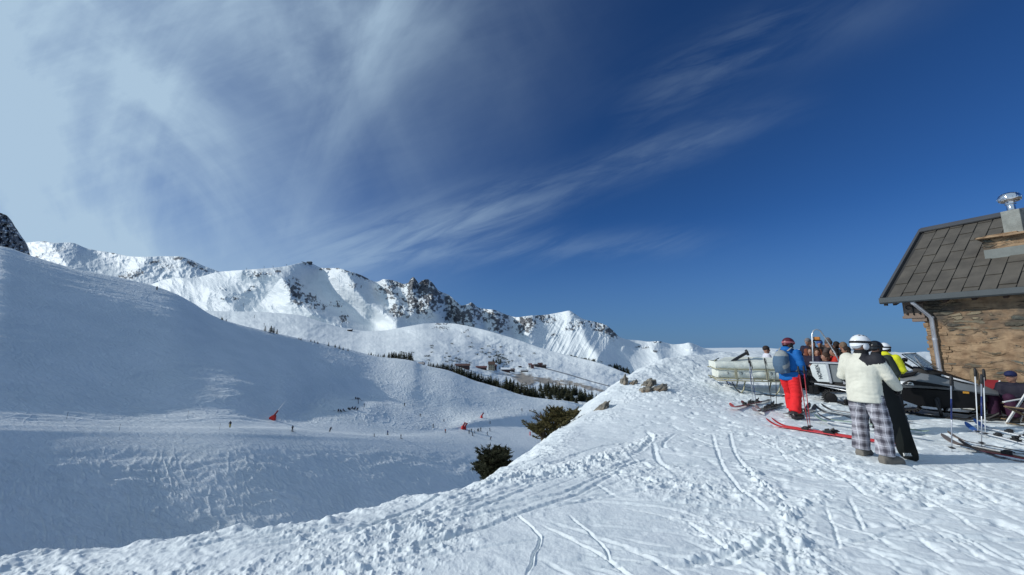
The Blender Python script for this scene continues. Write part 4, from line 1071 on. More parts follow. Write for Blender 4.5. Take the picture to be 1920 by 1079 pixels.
def make_person(name, label, j, loc, heading, jacket, trousers, boots, vox=.014, glove=None, headgear=None, hair=None, collar=None, hem=None, zones=None, jmats=None, group=None,
                loose=1.0, wr=.006, curl=.9, hood=False, fine=False, detail=True, scarf=None, legs=None):
    k = j['k']; root = empty(name, loc, heading); tag(root, label, "person", group)
    hd = j['head']; nk = j['neck']; up = (hd - nk).normalized(); fw = V3(1, 0, 0); hy = j.get('turn', 0.0)
    hf = V3(math.cos(hy), math.sin(hy), j.get('nod', 0.0)); hf = (hf - up * hf.dot(up)).normalized(); hs = up.cross(hf)
    A = Matrix((hf, hs, up)).transposed()
    # body: one continuous skin
    mb = MB()
    mb.ball(hd, (.098 * k, .078 * k, .122 * k), 18, A); mb.ball(hd + hf * .025 * k - up * .055 * k, (.070 * k, .060 * k, .065 * k), 14, A)
    mb.chain([hd + hf * .092 * k + up * .01 * k, hd + hf * .116 * k - up * .022 * k], [.009 * k, .015 * k], 8)
    mb.ball(hd + hf * .085 * k + up * .028 * k, (.02 * k, .055 * k, .010 * k), 10, A)
    mb.ball(hd + hf * .090 * k - up * .058 * k, (.014 * k, .026 * k, .009 * k), 10, A); mb.ball(hd + hf * .080 * k - up * .098 * k, (.022 * k, .026 * k, .018 * k), 10, A)
    for sd in (1, -1): mb.ball(hd + hs * sd * .080 * k - hf * .005 * k - up * .01 * k, (.020 * k, .010 * k, .032 * k), 8, A)
    mb.chain([hd - up * .05 * k, nk, nk - up * .05], [.055 * k, .058 * k, .07 * k], 12)
    mb.chain([j['pelvis'], j['waist'], j['chest'], nk - up * .06], [.125 * k, .118 * k, .135 * k, .09 * k], 14)
    for n in 'lr':
        mb.chain([nk - up * .06, j['sh' + n], j['el' + n], j['wr' + n]], [.06 * k, .052 * k, .040 * k, .028 * k], 10)
        mb.chain([j['hip' + n], j['kn' + n], j['an' + n], j['toe' + n]], [.085 * k, .060 * k, .040 * k, .030 * k], 10)
        if glove is None:
            d = (j['wr' + n] - j['el' + n]); hand_mb(mb, j['wr' + n], j.get('hd' + n, d), j.get('hn' + n, V3(.3, -.8 if n == 'l' else .8, -.3)), k, curl, n == 'l')
    body = soften("body", mb, max(vox * .8, .009) if fine else vox, SKIN, root, None, 1)
    # trousers
    mb = MB(); L = loose; LL = legs or loose
    mb.ball(j['pelvis'] + V3(0, 0, .0), (.135 * k, .165 * k, .13 * k), 16)
    for n in 'lr':
        a, b_, c_ = j['hip' + n], j['kn' + n], j['an' + n]
        mb.tube([a, a.lerp(b_, .5), b_, b_.lerp(c_, .5), c_ + V3(0, 0, .015)], [.118 * k, .105 * k * LL, .092 * k * LL, .094 * k * LL, .098 * k * LL], 14); mb.ball(a, .116 * k, 12); mb.ball(b_, .091 * k * LL, 12)
    soften("trousers", mb, vox, trousers, root, (wr, 7, 9, 31), 3)
    # jacket
    mb = MB(); hemz = hem if hem is not None else -.10
    sp = [j['pelvis'] + V3(0, 0, hemz), j['pelvis'] + V3(0, 0, .04), j['waist'], j['chest'], j['chest'].lerp(nk, .62), nk - up * .015, nk + up * .025]
    rr = [(.150, .195), (.150, .192), (.148, .190), (.150, .200), (.122, .185), (.082, .09), (.078, .08)]
    rings = []
    for i, (p, (rx, ry)) in enumerate(zip(sp, rr)):
        t = (sp[min(i + 1, 6)] - sp[max(i - 1, 0)]).normalized(); y = V3(0, 1, 0); x = y.cross(t).normalized()
        rings.append([p + x * math.cos(q) * rx * k * L + y * math.sin(q) * ry * k * L for q in [2 * math.pi * m / 20 for m in range(20)]])
    mb.loft(rings)
    for n in 'lr':
        s_, e_, w_ = j['sh' + n], j['el' + n], j['wr' + n]; inn = s_.lerp(nk, .25) - V3(0, 0, .03)
        mb.tube([inn, s_, s_.lerp(e_, .5), e_, e_.lerp(w_, .5), w_ - (w_ - e_).normalized() * .01], [.09 * k, .086 * k * L, .074 * k * L, .067 * k * L, .062 * k * L, .052 * k * L], 12)
        mb.ball(s_, .085 * k * L, 12); mb.ball(e_, .066 * k * L, 12)
    if hood: mb.ball(nk - hf * .075 * k + up * .01, (.085 * k, .12 * k, .075 * k), 12, A); mb.ball(nk - hf * .03 * k + up * .02, (.11 * k, .115 * k, .05 * k), 12, A)
    soften("jacket", mb, vox, jmats or jacket, root, (wr, 6, 8, 57), 3, zones=zones)
    if scarf:
        mb = MB(); mb.ball(nk + up * .03 * k, (.088 * k, .085 * k, .075 * k), 14, A); mb.ball(hd - up * .075 * k + hf * .03 * k, (.078 * k, .07 * k, .06 * k), 14, A); soften("neck_warmer", mb, vox, scarf, root, (wr * .5, 14, 20, 3), 2)
    # boots
    for n in 'lr':
        a, t = j['an' + n], j['toe' + n]; mb = MB(); d = (t - a); d.z = 0; d = d.normalized()
        mb.chain([a + V3(0, 0, .10), a + V3(0, 0, .0) - d * .01], [.066 * k, .064 * k], 12)
        mb.tube([a - d * .075 * k - V3(0, 0, a.z - .055), a - V3(0, 0, a.z - .06), t - V3(0, 0, t.z - .055), t + d * .06 * k - V3(0, 0, t.z - .045)], [.055 * k, .066 * k, .060 * k, .042 * k], 12, flat=.85)
        mb.box(V3((a.x + t.x) / 2, (a.y + t.y) / 2, .018) + d * .0, (.30 * k, .105 * k, .036), Matrix.Rotation(math.atan2(d.y, d.x), 3, 'Z'))
        soften("boot", mb, vox, boots, root, None, 2)
    if glove is not None:
        for n in 'lr':
            mb = MB(); d = j['wr' + n] - j['el' + n]
            hand_mb(mb, j['wr' + n] + d.normalized() * .0, j.get('hd' + n, d), j.get('hn' + n, V3(.3, -.8 if n == 'l' else .8, -.3)), 1.12 * k, curl, n == 'l', .0145 * k)
            mb.tube([j['wr' + n] - d.normalized() * .07, j['wr' + n] + d.normalized() * .02], [.058 * k, .042 * k], 12)
            gz = (lambda X, Y, Z, w_=j['wr' + n].copy(): (np.sin(X * 60 + Y * 47 + Z * 55) > .45) * 1) if isinstance(glove, (list, tuple)) else None
            soften("glove", mb, min(vox, .008) if fine else vox * .8, glove, root, None, 1, zones=gz)
    # headgear
    if headgear:
        kind, m1 = headgear[0], headgear[1]; c_ = hd + up * .030 * k - hf * .008 * k
        if kind == 'helmet':
            mb = MB(); n_ = 24; rings = []
            for i in range(9):
                ph = i / 8 * math.pi * .5; z = math.sin(ph); q = max(math.cos(ph), .03)
                rings.append([c_ + A @ V3(math.cos(t) * q * .135 * k, math.sin(t) * q * .112 * k, z * .122 * k + .008 * k * math.cos(t) * (1 - z)) for t in [2 * math.pi * m / n_ for m in range(n_)]])
            low = [[c_ + A @ V3(math.cos(t) * .132 * k, math.sin(t) * .110 * k, (-.012 + .018 * math.cos(t) - .045 * max(0, -math.cos(t))) * k) for t in [2 * math.pi * m / n_ for m in range(n_)]]]
            mb.loft(low + rings)
            hm = mb.build("helmet", m1, root, auto=40)
            mb = MB()
            for sd in (1, -1): mb.ball(c_ + A @ V3(-.012 * k, sd * .092 * k, -.055 * k), (.048 * k, .024 * k, .058 * k), 14, A)
            mb.ball(c_ + A @ V3(-.075 * k, 0, -.055 * k), (.035 * k, .075 * k, .045 * k), 14, A)
            pd = mb.build("ear_pad", headgear[3] if len(headgear) > 3 else BLK, hm, smooth=True)
            for a_, b_ in () if not fine else ((.55, .9), (.55, .3), (-.2, .75), (-.2, 0), (.55, -.3), (.55, -.9), (-.2, -.75), (-.9, .6), (-.9, -.6)):
                v = V3(a_ * .6, b_ * .75, 1.0).normalized(); p = c_ + A @ V3(v.x * .1335 * k, v.y * .1110 * k, v.z * .121 * k)
                nn = (A @ V3(v.x / .135, v.y / .112, v.z / .122)).normalized(); x_, y_, z_ = fr(nn, A @ V3(1, 0, 0)); mb = MB(); mb.ball(p, (.009 * k, .019 * k, .0045 * k), 8, Matrix((x_, y_, z_)).transposed()); mb.build("vent", BLKP, hm, smooth=True)
            if len(headgear) > 2 and headgear[2] is not None:
                mb = MB(); rn_ = 28
                R1_ = [[c_ + A @ V3(math.cos(t) * (.139 + dr) * k, math.sin(t) * (.1155 + dr) * k, (.004 + dz + .012 * math.cos(t)) * k) for t in [2 * math.pi * m / rn_ for m in range(rn_)]] for dr, dz in ((-.006, -.016), (.002, -.014), (.002, .016), (-.006, .018))]
                mb.loft(R1_, caps=False); st = mb.build("goggle_strap", headgear[2], root, smooth=True)
                mb = MB(); gc = hd + hf * .094 * k + up * .032 * k; mb.ball(gc, (.036 * k, .078 * k, .042 * k), 14, A); mb.build("goggle_lens", headgear[4] if len(headgear) > 4 else BLKP, root, smooth=True)
        elif kind == 'beanie':
            mb = MB(); mb.ball(hd + up * .042 * k - hf * .01 * k, (.112 * k, .095 * k, .105 * k), 16, A); mb.ball(hd + up * .03 * k - hf * .01 * k, (.114 * k, .098 * k, .03 * k), 16, A)
            if len(headgear) > 2: mb.ball(hd + up * .155 * k, .035 * k, 10)
            soften("hat", mb, max(vox * .8, .01), m1, root, (.003, 30, 30, 9), 1)
        elif kind == 'cap':
            mb = MB(); mb.ball(hd + up * .045 * k, (.112 * k, .092 * k, .085 * k), 16, A); mb.ball(hd + up * .035 * k + hf * .12 * k, (.065 * k, .065 * k, .010 * k), 12, A); soften("hat", mb, max(vox * .7, .009), m1, root, None, 1)
    if hair is not None:
        mb = MB(); mb.ball(hd + up * .022 * k - hf * .020 * k, (.102 * k, .090 * k, .118 * k), 16, A)
        for q in range(5): mb.ball(hd - hf * (.06 + .01 * (q % 2)) * k + hs * (q - 2) * .035 * k - up * .04 * k, (.04 * k, .035 * k, .06 * k), 8, A)
        soften("hair", mb, vox * .8, hair, root, (.006, 30, 18, 5), 0)
    return root
def deg(a): return rad(a)

# --- man in the cream jacket -----------------------------------------------------------------------------
CREAM = cloth("cream_cloth", (.66, .645, .55)); WHT = plain("white_shell", (.78, .80, .82), .22, 0, .03); CH = cloth("charcoal_cloth", (.022, .022, .028))
pmc = PZ(1637, 863, 0); pmc.z = ground_z(pmc.x, pmc.y)
jm = stand_joints(1.78, .03, .16)
jm['elr'] = V3(.10, -.265, 1.19); jm['wrr'] = V3(.31, -.235, 1.02); jm['ell'] = V3(.06, .30, 1.17); jm['wrl'] = V3(.26, .22, 1.02)
jm['hdr'] = V3(.85, .30, -.35); jm['hnr'] = V3(-.2, .9, -.2)
jm['anl'] = V3(.06, .17, .10); jm['toel'] = V3(.23, .20, .04); jm['knl'] = V3(.08, .15, .50); jm['anr'] = V3(-.02, -.17, .10); jm['toer'] = V3(.15, -.21, .04); jm['knr'] = V3(.05, -.15, .50)
jm['turn'] = -.15; jm['nod'] = -.12
def mz(X, Y, Z):    # black yoke over the right shoulder and side, cream elsewhere
    yoke = ((Z > 1.385 + .05 * np.sin(X * 8)) & (Y < -.045) & (X > -.10)) | ((X > .035) & (Z > .98) & (Y > -.19)) | ((Z > 1.30) & (X > -.02) & (Y < -.02) & (Y > -.20))
    sleeve = (Y < -.215) & (Z < 1.375)
    return np.where(yoke & ~sleeve, 1, 0)
man = make_person("person", "person in a cream jacket and grey plaid trousers with white helmet, holding a black snowboard", jm, pmc, deg(16), CREAM, plaid_mat(), plain("suede_boot", (.16, .145, .125), .9, 0, .2, 9, .4),
    vox=.0125, glove=[BLK, cloth("tan_leather", (.46, .42, .34))], headgear=('helmet', WHT, BLK, plain("pad_white", (.62, .64, .68), .5), BLKP), hem=-.14, zones=mz, jmats=[CREAM, CH], loose=1.08, wr=.009, curl=1.1, fine=True, scarf=BLK, legs=1.03)

# snowboard held upright by its edge -----------------------------------------------------------------------
BRDM = plain("board_base_black", (.007, .009, .008), .4, 0, .1, 4, spec=.25); BINDM = plain("binding_black", (.016, .016, .017), .5)
def board_mesh(L=1.52, W=.27, name="deck"):
    mb = MB(); n = 40; rings = []
    for i in range(n + 1):
        t = i / n; x = (t - .5) * L; e = min(t, 1 - t) * L
        w_ = W / 2 * (1 - .10 * math.sin(math.pi * t)) * (math.sqrt(max(1 - (1 - min(e / .17, 1)) ** 2, .0004)))
        z = .055 * max(0, 1 - e / .20) ** 2
        rings.append([V3(x, -w_, z), V3(x, w_, z), V3(x, w_, z + .010), V3(x, -w_, z + .010)])
    mb.loft(rings); return mb
def binding(parent, x, side=1):
    mb = MB(); mb.box((x, 0, .028), (.15, .22, .03)); b_ = mb.build("binding", BINDM, parent, bevel=.006)
    mb = MB()   # high back with ladder-like openings
    hb = [V3(x - .055, -.10, .03), V3(x + .055, -.10, .03), V3(x + .065, -.15, .22), V3(x - .065, -.15, .22)]
    for a, c_ in ((0, 3), (1, 2)): mb.tube([hb[a], hb[c_]], .010, 6)
    for t in (.25, .55, .8, 1.0):
        mb.tube([hb[0].lerp(hb[3], t), hb[1].lerp(hb[2], t)], .009, 6)
    mb.build("highback", BINDM, b_, smooth=True)
    for yy, hh in ((.07, .075), (-.03, .12)):
        mb = MB(); mb.tube([V3(x - .085, yy, .03), V3(x - .075, yy, hh * .8), V3(x, yy, hh), V3(x + .075, yy, hh * .8), V3(x + .085, yy, .03)], [.010, .016, .018, .016, .010], 6, flat=.5); mb.build("strap", BINDM, b_, smooth=True)
def place_axes(o, origin, xax, zax):
    x = Vector(xax).normalized(); z = (Vector(zax) - x * Vector(zax).dot(x)).normalized(); y = z.cross(x); o.matrix_world = basis(x, y, z, origin)
sb = empty("snowboard"); tag(sb, "black snowboard stood on end in the hand of the person in plaid trousers", "snowboard")
board_mesh().build("deck", BRDM, sb, auto=30); binding(sb, -.25); binding(sb, .27)
mb = MB()
for q in range(5): mb.box((-.655, -.050 + q * .022, -.003), (.030, .013, .004)); 
mb.box((-.676, -.006, -.003), (.006, .115, .004)); mb.build("lettering", plain("print_white", (.75, .76, .74), .5), bpy.data.objects["deck"])
bb = PZ(1707, 867, 0); bb.z = ground_z(bb.x, bb.y) + .0
bt = P(1652, 692, 5.95)
ax_ = (bt - bb).normalized(); vd = (Vector((0, 0, CAMZ)) - (bb + bt) / 2).normalized()
nb = (vd * -1 + V3(.72, -.69, 0) * .85).normalized()
place_axes(sb, bb + ax_ * .765, ax_, nb)

# --- skier in blue jacket and red trousers ------------------------------------------------------------------
BLUE = cloth("blue_shell", (.006, .115, .38)); NAVY = cloth("navy_cloth", (.012, .018, .07)); REDT = cloth("red_shell", (.72, .018, .022)); 
pmb = PZ(1488, 782, 0)
jb = stand_joints(1.76, .05, .16)
jb['anl'] = V3(.20, .15, .14); jb['toel'] = V3(.37, .16, .07); jb['knl'] = V3(.17, .14, .53); jb['anr'] = V3(-.20, -.17, .14); jb['toer'] = V3(-.03, -.18, .07); jb['knr'] = V3(-.06, -.15, .53)
jb['elr'] = V3(.03, -.26, 1.17); jb['wrr'] = V3(.20, -.20, .96); jb['ell'] = V3(.05, .26, 1.17); jb['wrl'] = V3(.24, .17, .98)
jb['turn'] = -.2; jb['nod'] = -.05
bm_ = make_person("person", "person in a blue jacket, red trousers and dark red helmet standing on skis", jb, pmb, deg(20), BLUE, REDT, plain("ski_boot_black", (.02, .012, .014), .35), vox=.016,
    glove=NAVY, headgear=('helmet', plain("helmet_dark_red", (.10, .012, .022), .3), plain("strap_pink", (.42, .13, .15), .5), BLK, plain("lens_red", (.25, .03, .05), .15)), hem=-.13, loose=1.06, legs=1.12, wr=.017, hood=True, scarf=NAVY,
    zones=lambda X, Y, Z: np.where((Y < -.24) & (Z < 1.05), 1, 0) + 0, jmats=[BLUE, NAVY])
# rucksack
rk = empty("backpack", pmb, deg(20)); tag(rk, "grey and blue rucksack worn by the skier in red trousers", "backpack")
RG = cloth("rucksack_blue_grey", (.075, .13, .20)); RG2 = cloth("rucksack_grey", (.28, .30, .30))
mb = MB(); mb.ball((-.25, 0, 1.20), (.13, .16, .25), 16); mb.ball((-.20, 0, 1.36), (.11, .14, .13), 14); mb.box((-.21, 0, 1.17), (.14, .26, .38)); soften("pack_body", mb, .016, [RG, RG2], rk, (.006, 9, 9, 4), 4, zones=lambda X, Y, Z: np.where((Z > 1.36) | ((Y < -.10) & (np.abs(Z - 1.17 - .5 * (X + .2)) < .05)), 1, 0))
for sd in (1, -1):
    mb = MB(); mb.tube([(-.13, sd * .10, 1.47), (-.02, sd * .12, 1.545), (.12, sd * .13, 1.46), (.175, sd * .13, 1.30), (.13, sd * .18, 1.14), (-.08, sd * .20, 1.02)], .022, 8, flat=.45); mb.build("shoulder_strap", RG2, rk, smooth=True)
mb = MB(); mb.tube([V3(math.cos(t) * .195, math.sin(t) * .225, 1.02) for t in [rad(a) for a in range(140, -141, -20)]], .018, 8, flat=.5); mb.build("waist_belt", NAVY, rk, smooth=True)
# ---------------------------------------------------------------- skis, poles
TOPM = {}
def ski_mat(n, c_, r=.3): return plain("ski_" + n, c_, r, 0, .06, 5)
def ski_mesh(L, W=.095, top=None, base=None, tipm=None, parent=None, binding_x=None, boot=False, camber=.0):
    mb = MB(); n = 44; rings = []
    def prof(t):
        x = (t - .5) * L; e_tip = (1 - t) * L; e_tail = t * L
        w_ = W / 2 * (1.12 - .34 * math.sin(math.pi * min(max(t, 0), 1)))
        if e_tip < .12: w_ *= math.sqrt(max(1 - (1 - e_tip / .12) ** 2, .002))
        if e_tail < .03: w_ *= .55 + .45 * e_tail / .03
        z = .12 * max(0, 1 - e_tip / .26) ** 2 + .02 * max(0, 1 - e_tail / .1) ** 2
        return x, w_, z
    cut = .86
    me_parts = []
    for lo, hi, m, nm in ((0, cut, top, "ski_body"), (cut, 1, tipm or top, "ski_tip")):
        mb = MB(); rings = []
        for i in range(n + 1 if nm == "ski_body" else 17):
            t = lo + (hi - lo) * i / (n if nm == "ski_body" else 16); x, w_, z = prof(t)
            th = .016 - .008 * abs(t - .5) * 2
            rings.append([V3(x, -w_, z), V3(x, w_, z), V3(x, w_ * .96, z + th), V3(x, -w_ * .96, z + th)])
        mb.loft(rings)
        mb.build(nm, m, parent, auto=30)
def ski_binding(parent, x, m):
    mb = MB(); mb.box((x + .17, 0, .032), (.09, .065, .035)); mb.ball((x + .15, 0, .058), (.05, .04, .022), 10); mb.tube([V3(x + .10, -.035, .05), V3(x + .12, 0, .065), V3(x + .10, .035, .05)], .008, 6); mb.build("toe_piece", m, parent, smooth=True, auto=40)
    mb = MB(); mb.box((x - .17, 0, .030), (.13, .06, .03)); mb.box((x - .16, 0, .065), (.06, .05, .05), Euler((0, rad(18), 0)).to_matrix()); mb.tube([V3(x - .20, 0, .07), V3(x - .26, 0, .115)], .014, 8)
    for sd in (1, -1): mb.tube([V3(x - .08, sd * .045, .035), V3(x - .16, sd * .055, .055), V3(x - .27, sd * .055, .02)], .0045, 5)
    mb.build("heel_piece", m, parent, smooth=True, auto=40)
def gp(px, py):
    v = terr_hit(px, py); return v
def lay_ski(label, tip, tail, top, tipm=None, bind=True, W=.095, group="skis lying on the snow", L=None, bx=None, lift=.012, roll=0):
    a = gp(*tip) if not isinstance(tip, Vector) else tip; b_ = gp(*tail) if not isinstance(tail, Vector) else tail
    r_ = empty("ski"); tag(r_, label, "ski", group)
    L = L or (a - b_).length; d = (a - b_).normalized(); c_ = a - d * (L / 2)
    a.z = ground_z(a.x, a.y); cz = ground_z(c_.x, c_.y)
    ski_mesh(L, W, top, None, tipm, r_); 
    if bind: ski_binding(r_, bx if bx is not None else -.05, BINDM)
    d.z = (ground_z(*(c_ + d * L * .45).xy) - ground_z(*(c_ - d * L * .45).xy)) / (L * .9)
    nrm = V3(0, 0, 1)
    place_axes(r_, V3(c_.x, c_.y, cz + lift + .035), d, nrm + d.cross(nrm) * math.sin(rad(roll)))
    return r_
GRIPM = plain("grip_black", (.016, .016, .018), .6)
def pole(label, base, top, shaft, mark=None, group="ski poles stuck in the snow", basket=(.018, .018, .02), strap=True, L=None):
    r_ = empty("ski_pole"); tag(r_, label, "ski pole", group)
    b_ = Vector(base); t = Vector(top); d = (t - b_).normalized(); L = L or (t - b_).length
    mb = MB(); mb.tube([(0, 0, -.04), (0, 0, .3), (0, 0, L - .08)], [.004, .0075, .0095], 8); mb.build("shaft", shaft, r_, smooth=True)
    if mark:
        mb = MB()
        mb.cyl((0, 0, L * .42), (0, 0, L * .70), .0103, None, 8)
        mb.build("decal", mark, r_, smooth=True)
    mb = MB(); mb.tube([(0, 0, L - .14), (0, 0, L - .11), (0, 0, L - .06), (0, 0, L - .01), (.004, 0, L + .02)], [.011, .017, .0155, .018, .012], 10); mb.build("grip", GRIPM, r_, smooth=True)
    mb = MB(); mb.lathe([(.010, .05), (.014, .045), (.042, .058), (.045, .062), (.040, .066), (.010, .075)], (0, 0, 0), 14); mb.build("basket", plain("basket_plastic", basket, .5), r_, smooth=True)
    if strap:
        mb = MB(); mb.tube([(.01, 0, L + .005), (.04, .01, L - .01), (.055, .015, L - .08), (.05, .01, L - .17), (.035, 0, L - .20), (.03, 0, L - .12), (.012, 0, L - .02)], .006, 6, flat=.4); mb.build("strap", GRIPM, r_, smooth=True)
    x, y, z = fr(d); r_.matrix_world = basis(V3(1, 0, 0) - z * z.x, z.cross(V3(1, 0, 0) - z * z.x), z, b_)
    return r_
def pole_px(label, b, t, shaft, mark=None, L=1.18, **k):
    base = gp(*b); Y = base.y; tp = P(t[0], t[1], Y); d = (tp - base)
    return pole(label, base, base + d.normalized() * L, shaft, mark, L=L, **k)
RED_ = ski_mat("red", (.62, .05, .05)); DRED = ski_mat("dark_red", (.20, .015, .03)); BK = ski_mat("black", (.018, .018, .022)); GY = ski_mat("grey", (.22, .21, .21)); WT = ski_mat("white", (.68, .70, .72)); BLU = ski_mat("blue", (.04, .12, .36)); GRN = ski_mat("pale_green", (.32, .42, .34)); BRN = ski_mat("taupe", (.19, .155, .14))
lay_ski("dark red and black ski lying on the snow nearest the sled's front", (1370, 771), (1452, 751), DRED, RED_, L=1.9)
lay_ski("black ski overlapping the dark red one nearest the sled's front", (1392, 764), (1455, 749), BK, DRED, L=1.85, bx=.1)
lay_ski("black ski with a pale red end lying behind the blue jacket skier", (1413, 779), (1475, 761), BK, ski_mat("pink_grey", (.42, .28, .28)), L=1.8)
lay_ski("second black ski of the pair behind the blue jacket skier", (1418, 774), (1480, 757), BK, ski_mat("pink_grey", (.42, .28, .28)), L=1.8)
lay_ski("ski with a black upturned tip left of the plaid trousers, nearer of its pair", (1530, 774), (1612, 789), GY, BK, L=1.7, bind=False)
lay_ski("ski with a black upturned tip left of the plaid trousers, farther of its pair", (1541, 770), (1620, 783), GY, BK, L=1.7, bind=False)
lay_ski("pale green tipped ski between the red ski and the black tipped pair", (1528, 792), (1612, 806), WT, GRN, L=1.65, bind=False)
lay_ski("white and green ski with a dark tip just behind its twin", (1533, 788), (1620, 800), GRN, BK, L=1.65, bind=False)
lay_ski("long bright red ski lying in front of the blue jacket skier", (1437, 800), (1606, 829), RED_, L=1.82, bx=.12)
lay_ski("second red ski with black binding, pressed against the long red ski", (1448, 801), (1616, 829), RED_, L=1.82, bx=-.22, lift=.02)
for (tx, ty, ex, ey, lab) in ((1813, 809, 1948, 846, "white ski with a blue tip lying right of the poles, nearer of two"), (1829, 803, 1965, 836, "white ski with a blue tip lying right of the poles, farther of two")):
    lay_ski(lab, (tx, ty), (ex, ey), WT, BLU, L=1.7, bx=0.0)
lay_ski("black ski with a taupe tip in front of the blue tipped pair at lower right", (1768, 834), (1930, 869), BK, BRN, L=1.72, W=.12, bx=-.10)
lay_ski("black and dark red ski crossing under the taupe tipped one at lower right", (1800, 845), (1960, 876), DRED, BK, L=1.75, bx=-.12)
lay_ski("black ski heaped on the others at the lower right edge", (1778, 828), (1950, 862), BK, BRN, L=1.75, W=.11, bx=-.25, roll=10)
lay_ski("long pale blue ski lying under the white rescue sled, nearer one", (1344, 723), (1470, 745), ski_mat('steel_blue', (.13, .22, .32)), ski_mat('steel_blue', (.13, .22, .32)), L=1.75, bind=False, group="skis under the sled")
lay_ski("long pale blue ski lying under the white rescue sled, farther one", (1356, 719), (1484, 741), WT, BLU, L=1.75, bind=False, group="skis under the sled")
# skis worn by the blue jacket skier
for q, (a, b_, lab) in enumerate((((1519, 768), (1449, 788), "grey ski under the left boot of the blue jacket skier"), ((1530, 771), (1466, 791), "grey ski under the right boot of the blue jacket skier"))):
    lay_ski(lab, a, b_, GY, BK, L=1.68, bx=-.02, group="skis worn by the blue jacket skier")
SH_R = plain("pole_red", (.34, .02, .03), .35); SH_K = plain("pole_black", (.02, .02, .025), .35); SH_S = plain("pole_silver", (.48, .50, .55), .3, .6); SH_B = plain("pole_blue", (.02, .035, .16), .35); SH_W = plain("pole_white", (.62, .64, .66), .35)
hold = bm_.matrix_world if False else None
pole_px("red ski pole held in the hand of the blue jacket skier, left one", (1517, 808), (1502, 722), SH_R, None, 1.2, group="red ski poles of the blue jacket skier", strap=False)
pole_px("red ski pole held in the hand of the blue jacket skier, right one", (1520, 806), (1510, 718), SH_R, None, 1.2, group="red ski poles of the blue jacket skier", strap=False)
pole_px("silver topped ski pole stuck in front of the sled, leftmost of the four", (1413, 758), (1404, 678), SH_S, SH_B, 1.2)
pole_px("dark blue ski pole crossing the silver topped one in front of the sled", (1418, 757), (1408, 690), SH_B, SH_S, 1.1)
pole_px("black leaning ski pole in front of the sled with its strap hanging left", (1448, 763), (1434, 677), SH_K, None, 1.22)
pole_px("black upright ski pole just behind the rucksack of the blue jacket skier", (1456, 763), (1454, 677), SH_K, None, 1.22)
pole_px("silver and blue ski pole standing alone right of the snowboard", (1785, 848), (1783, 712), SH_S, SH_B, 1.16)
pole_px("white ski pole right of the lone one, leftmost of the close three", (1834, 816), (1828, 700), SH_W, None, 1.2)
pole_px("blue and silver ski pole nearest the camera of the close three on the right", (1841, 839), (1840, 706), SH_S, SH_B, 1.16)
pole_px("white ski pole behind the blue and silver one, rightmost of the close three", (1848, 820), (1844, 702), SH_W, None, 1.2)
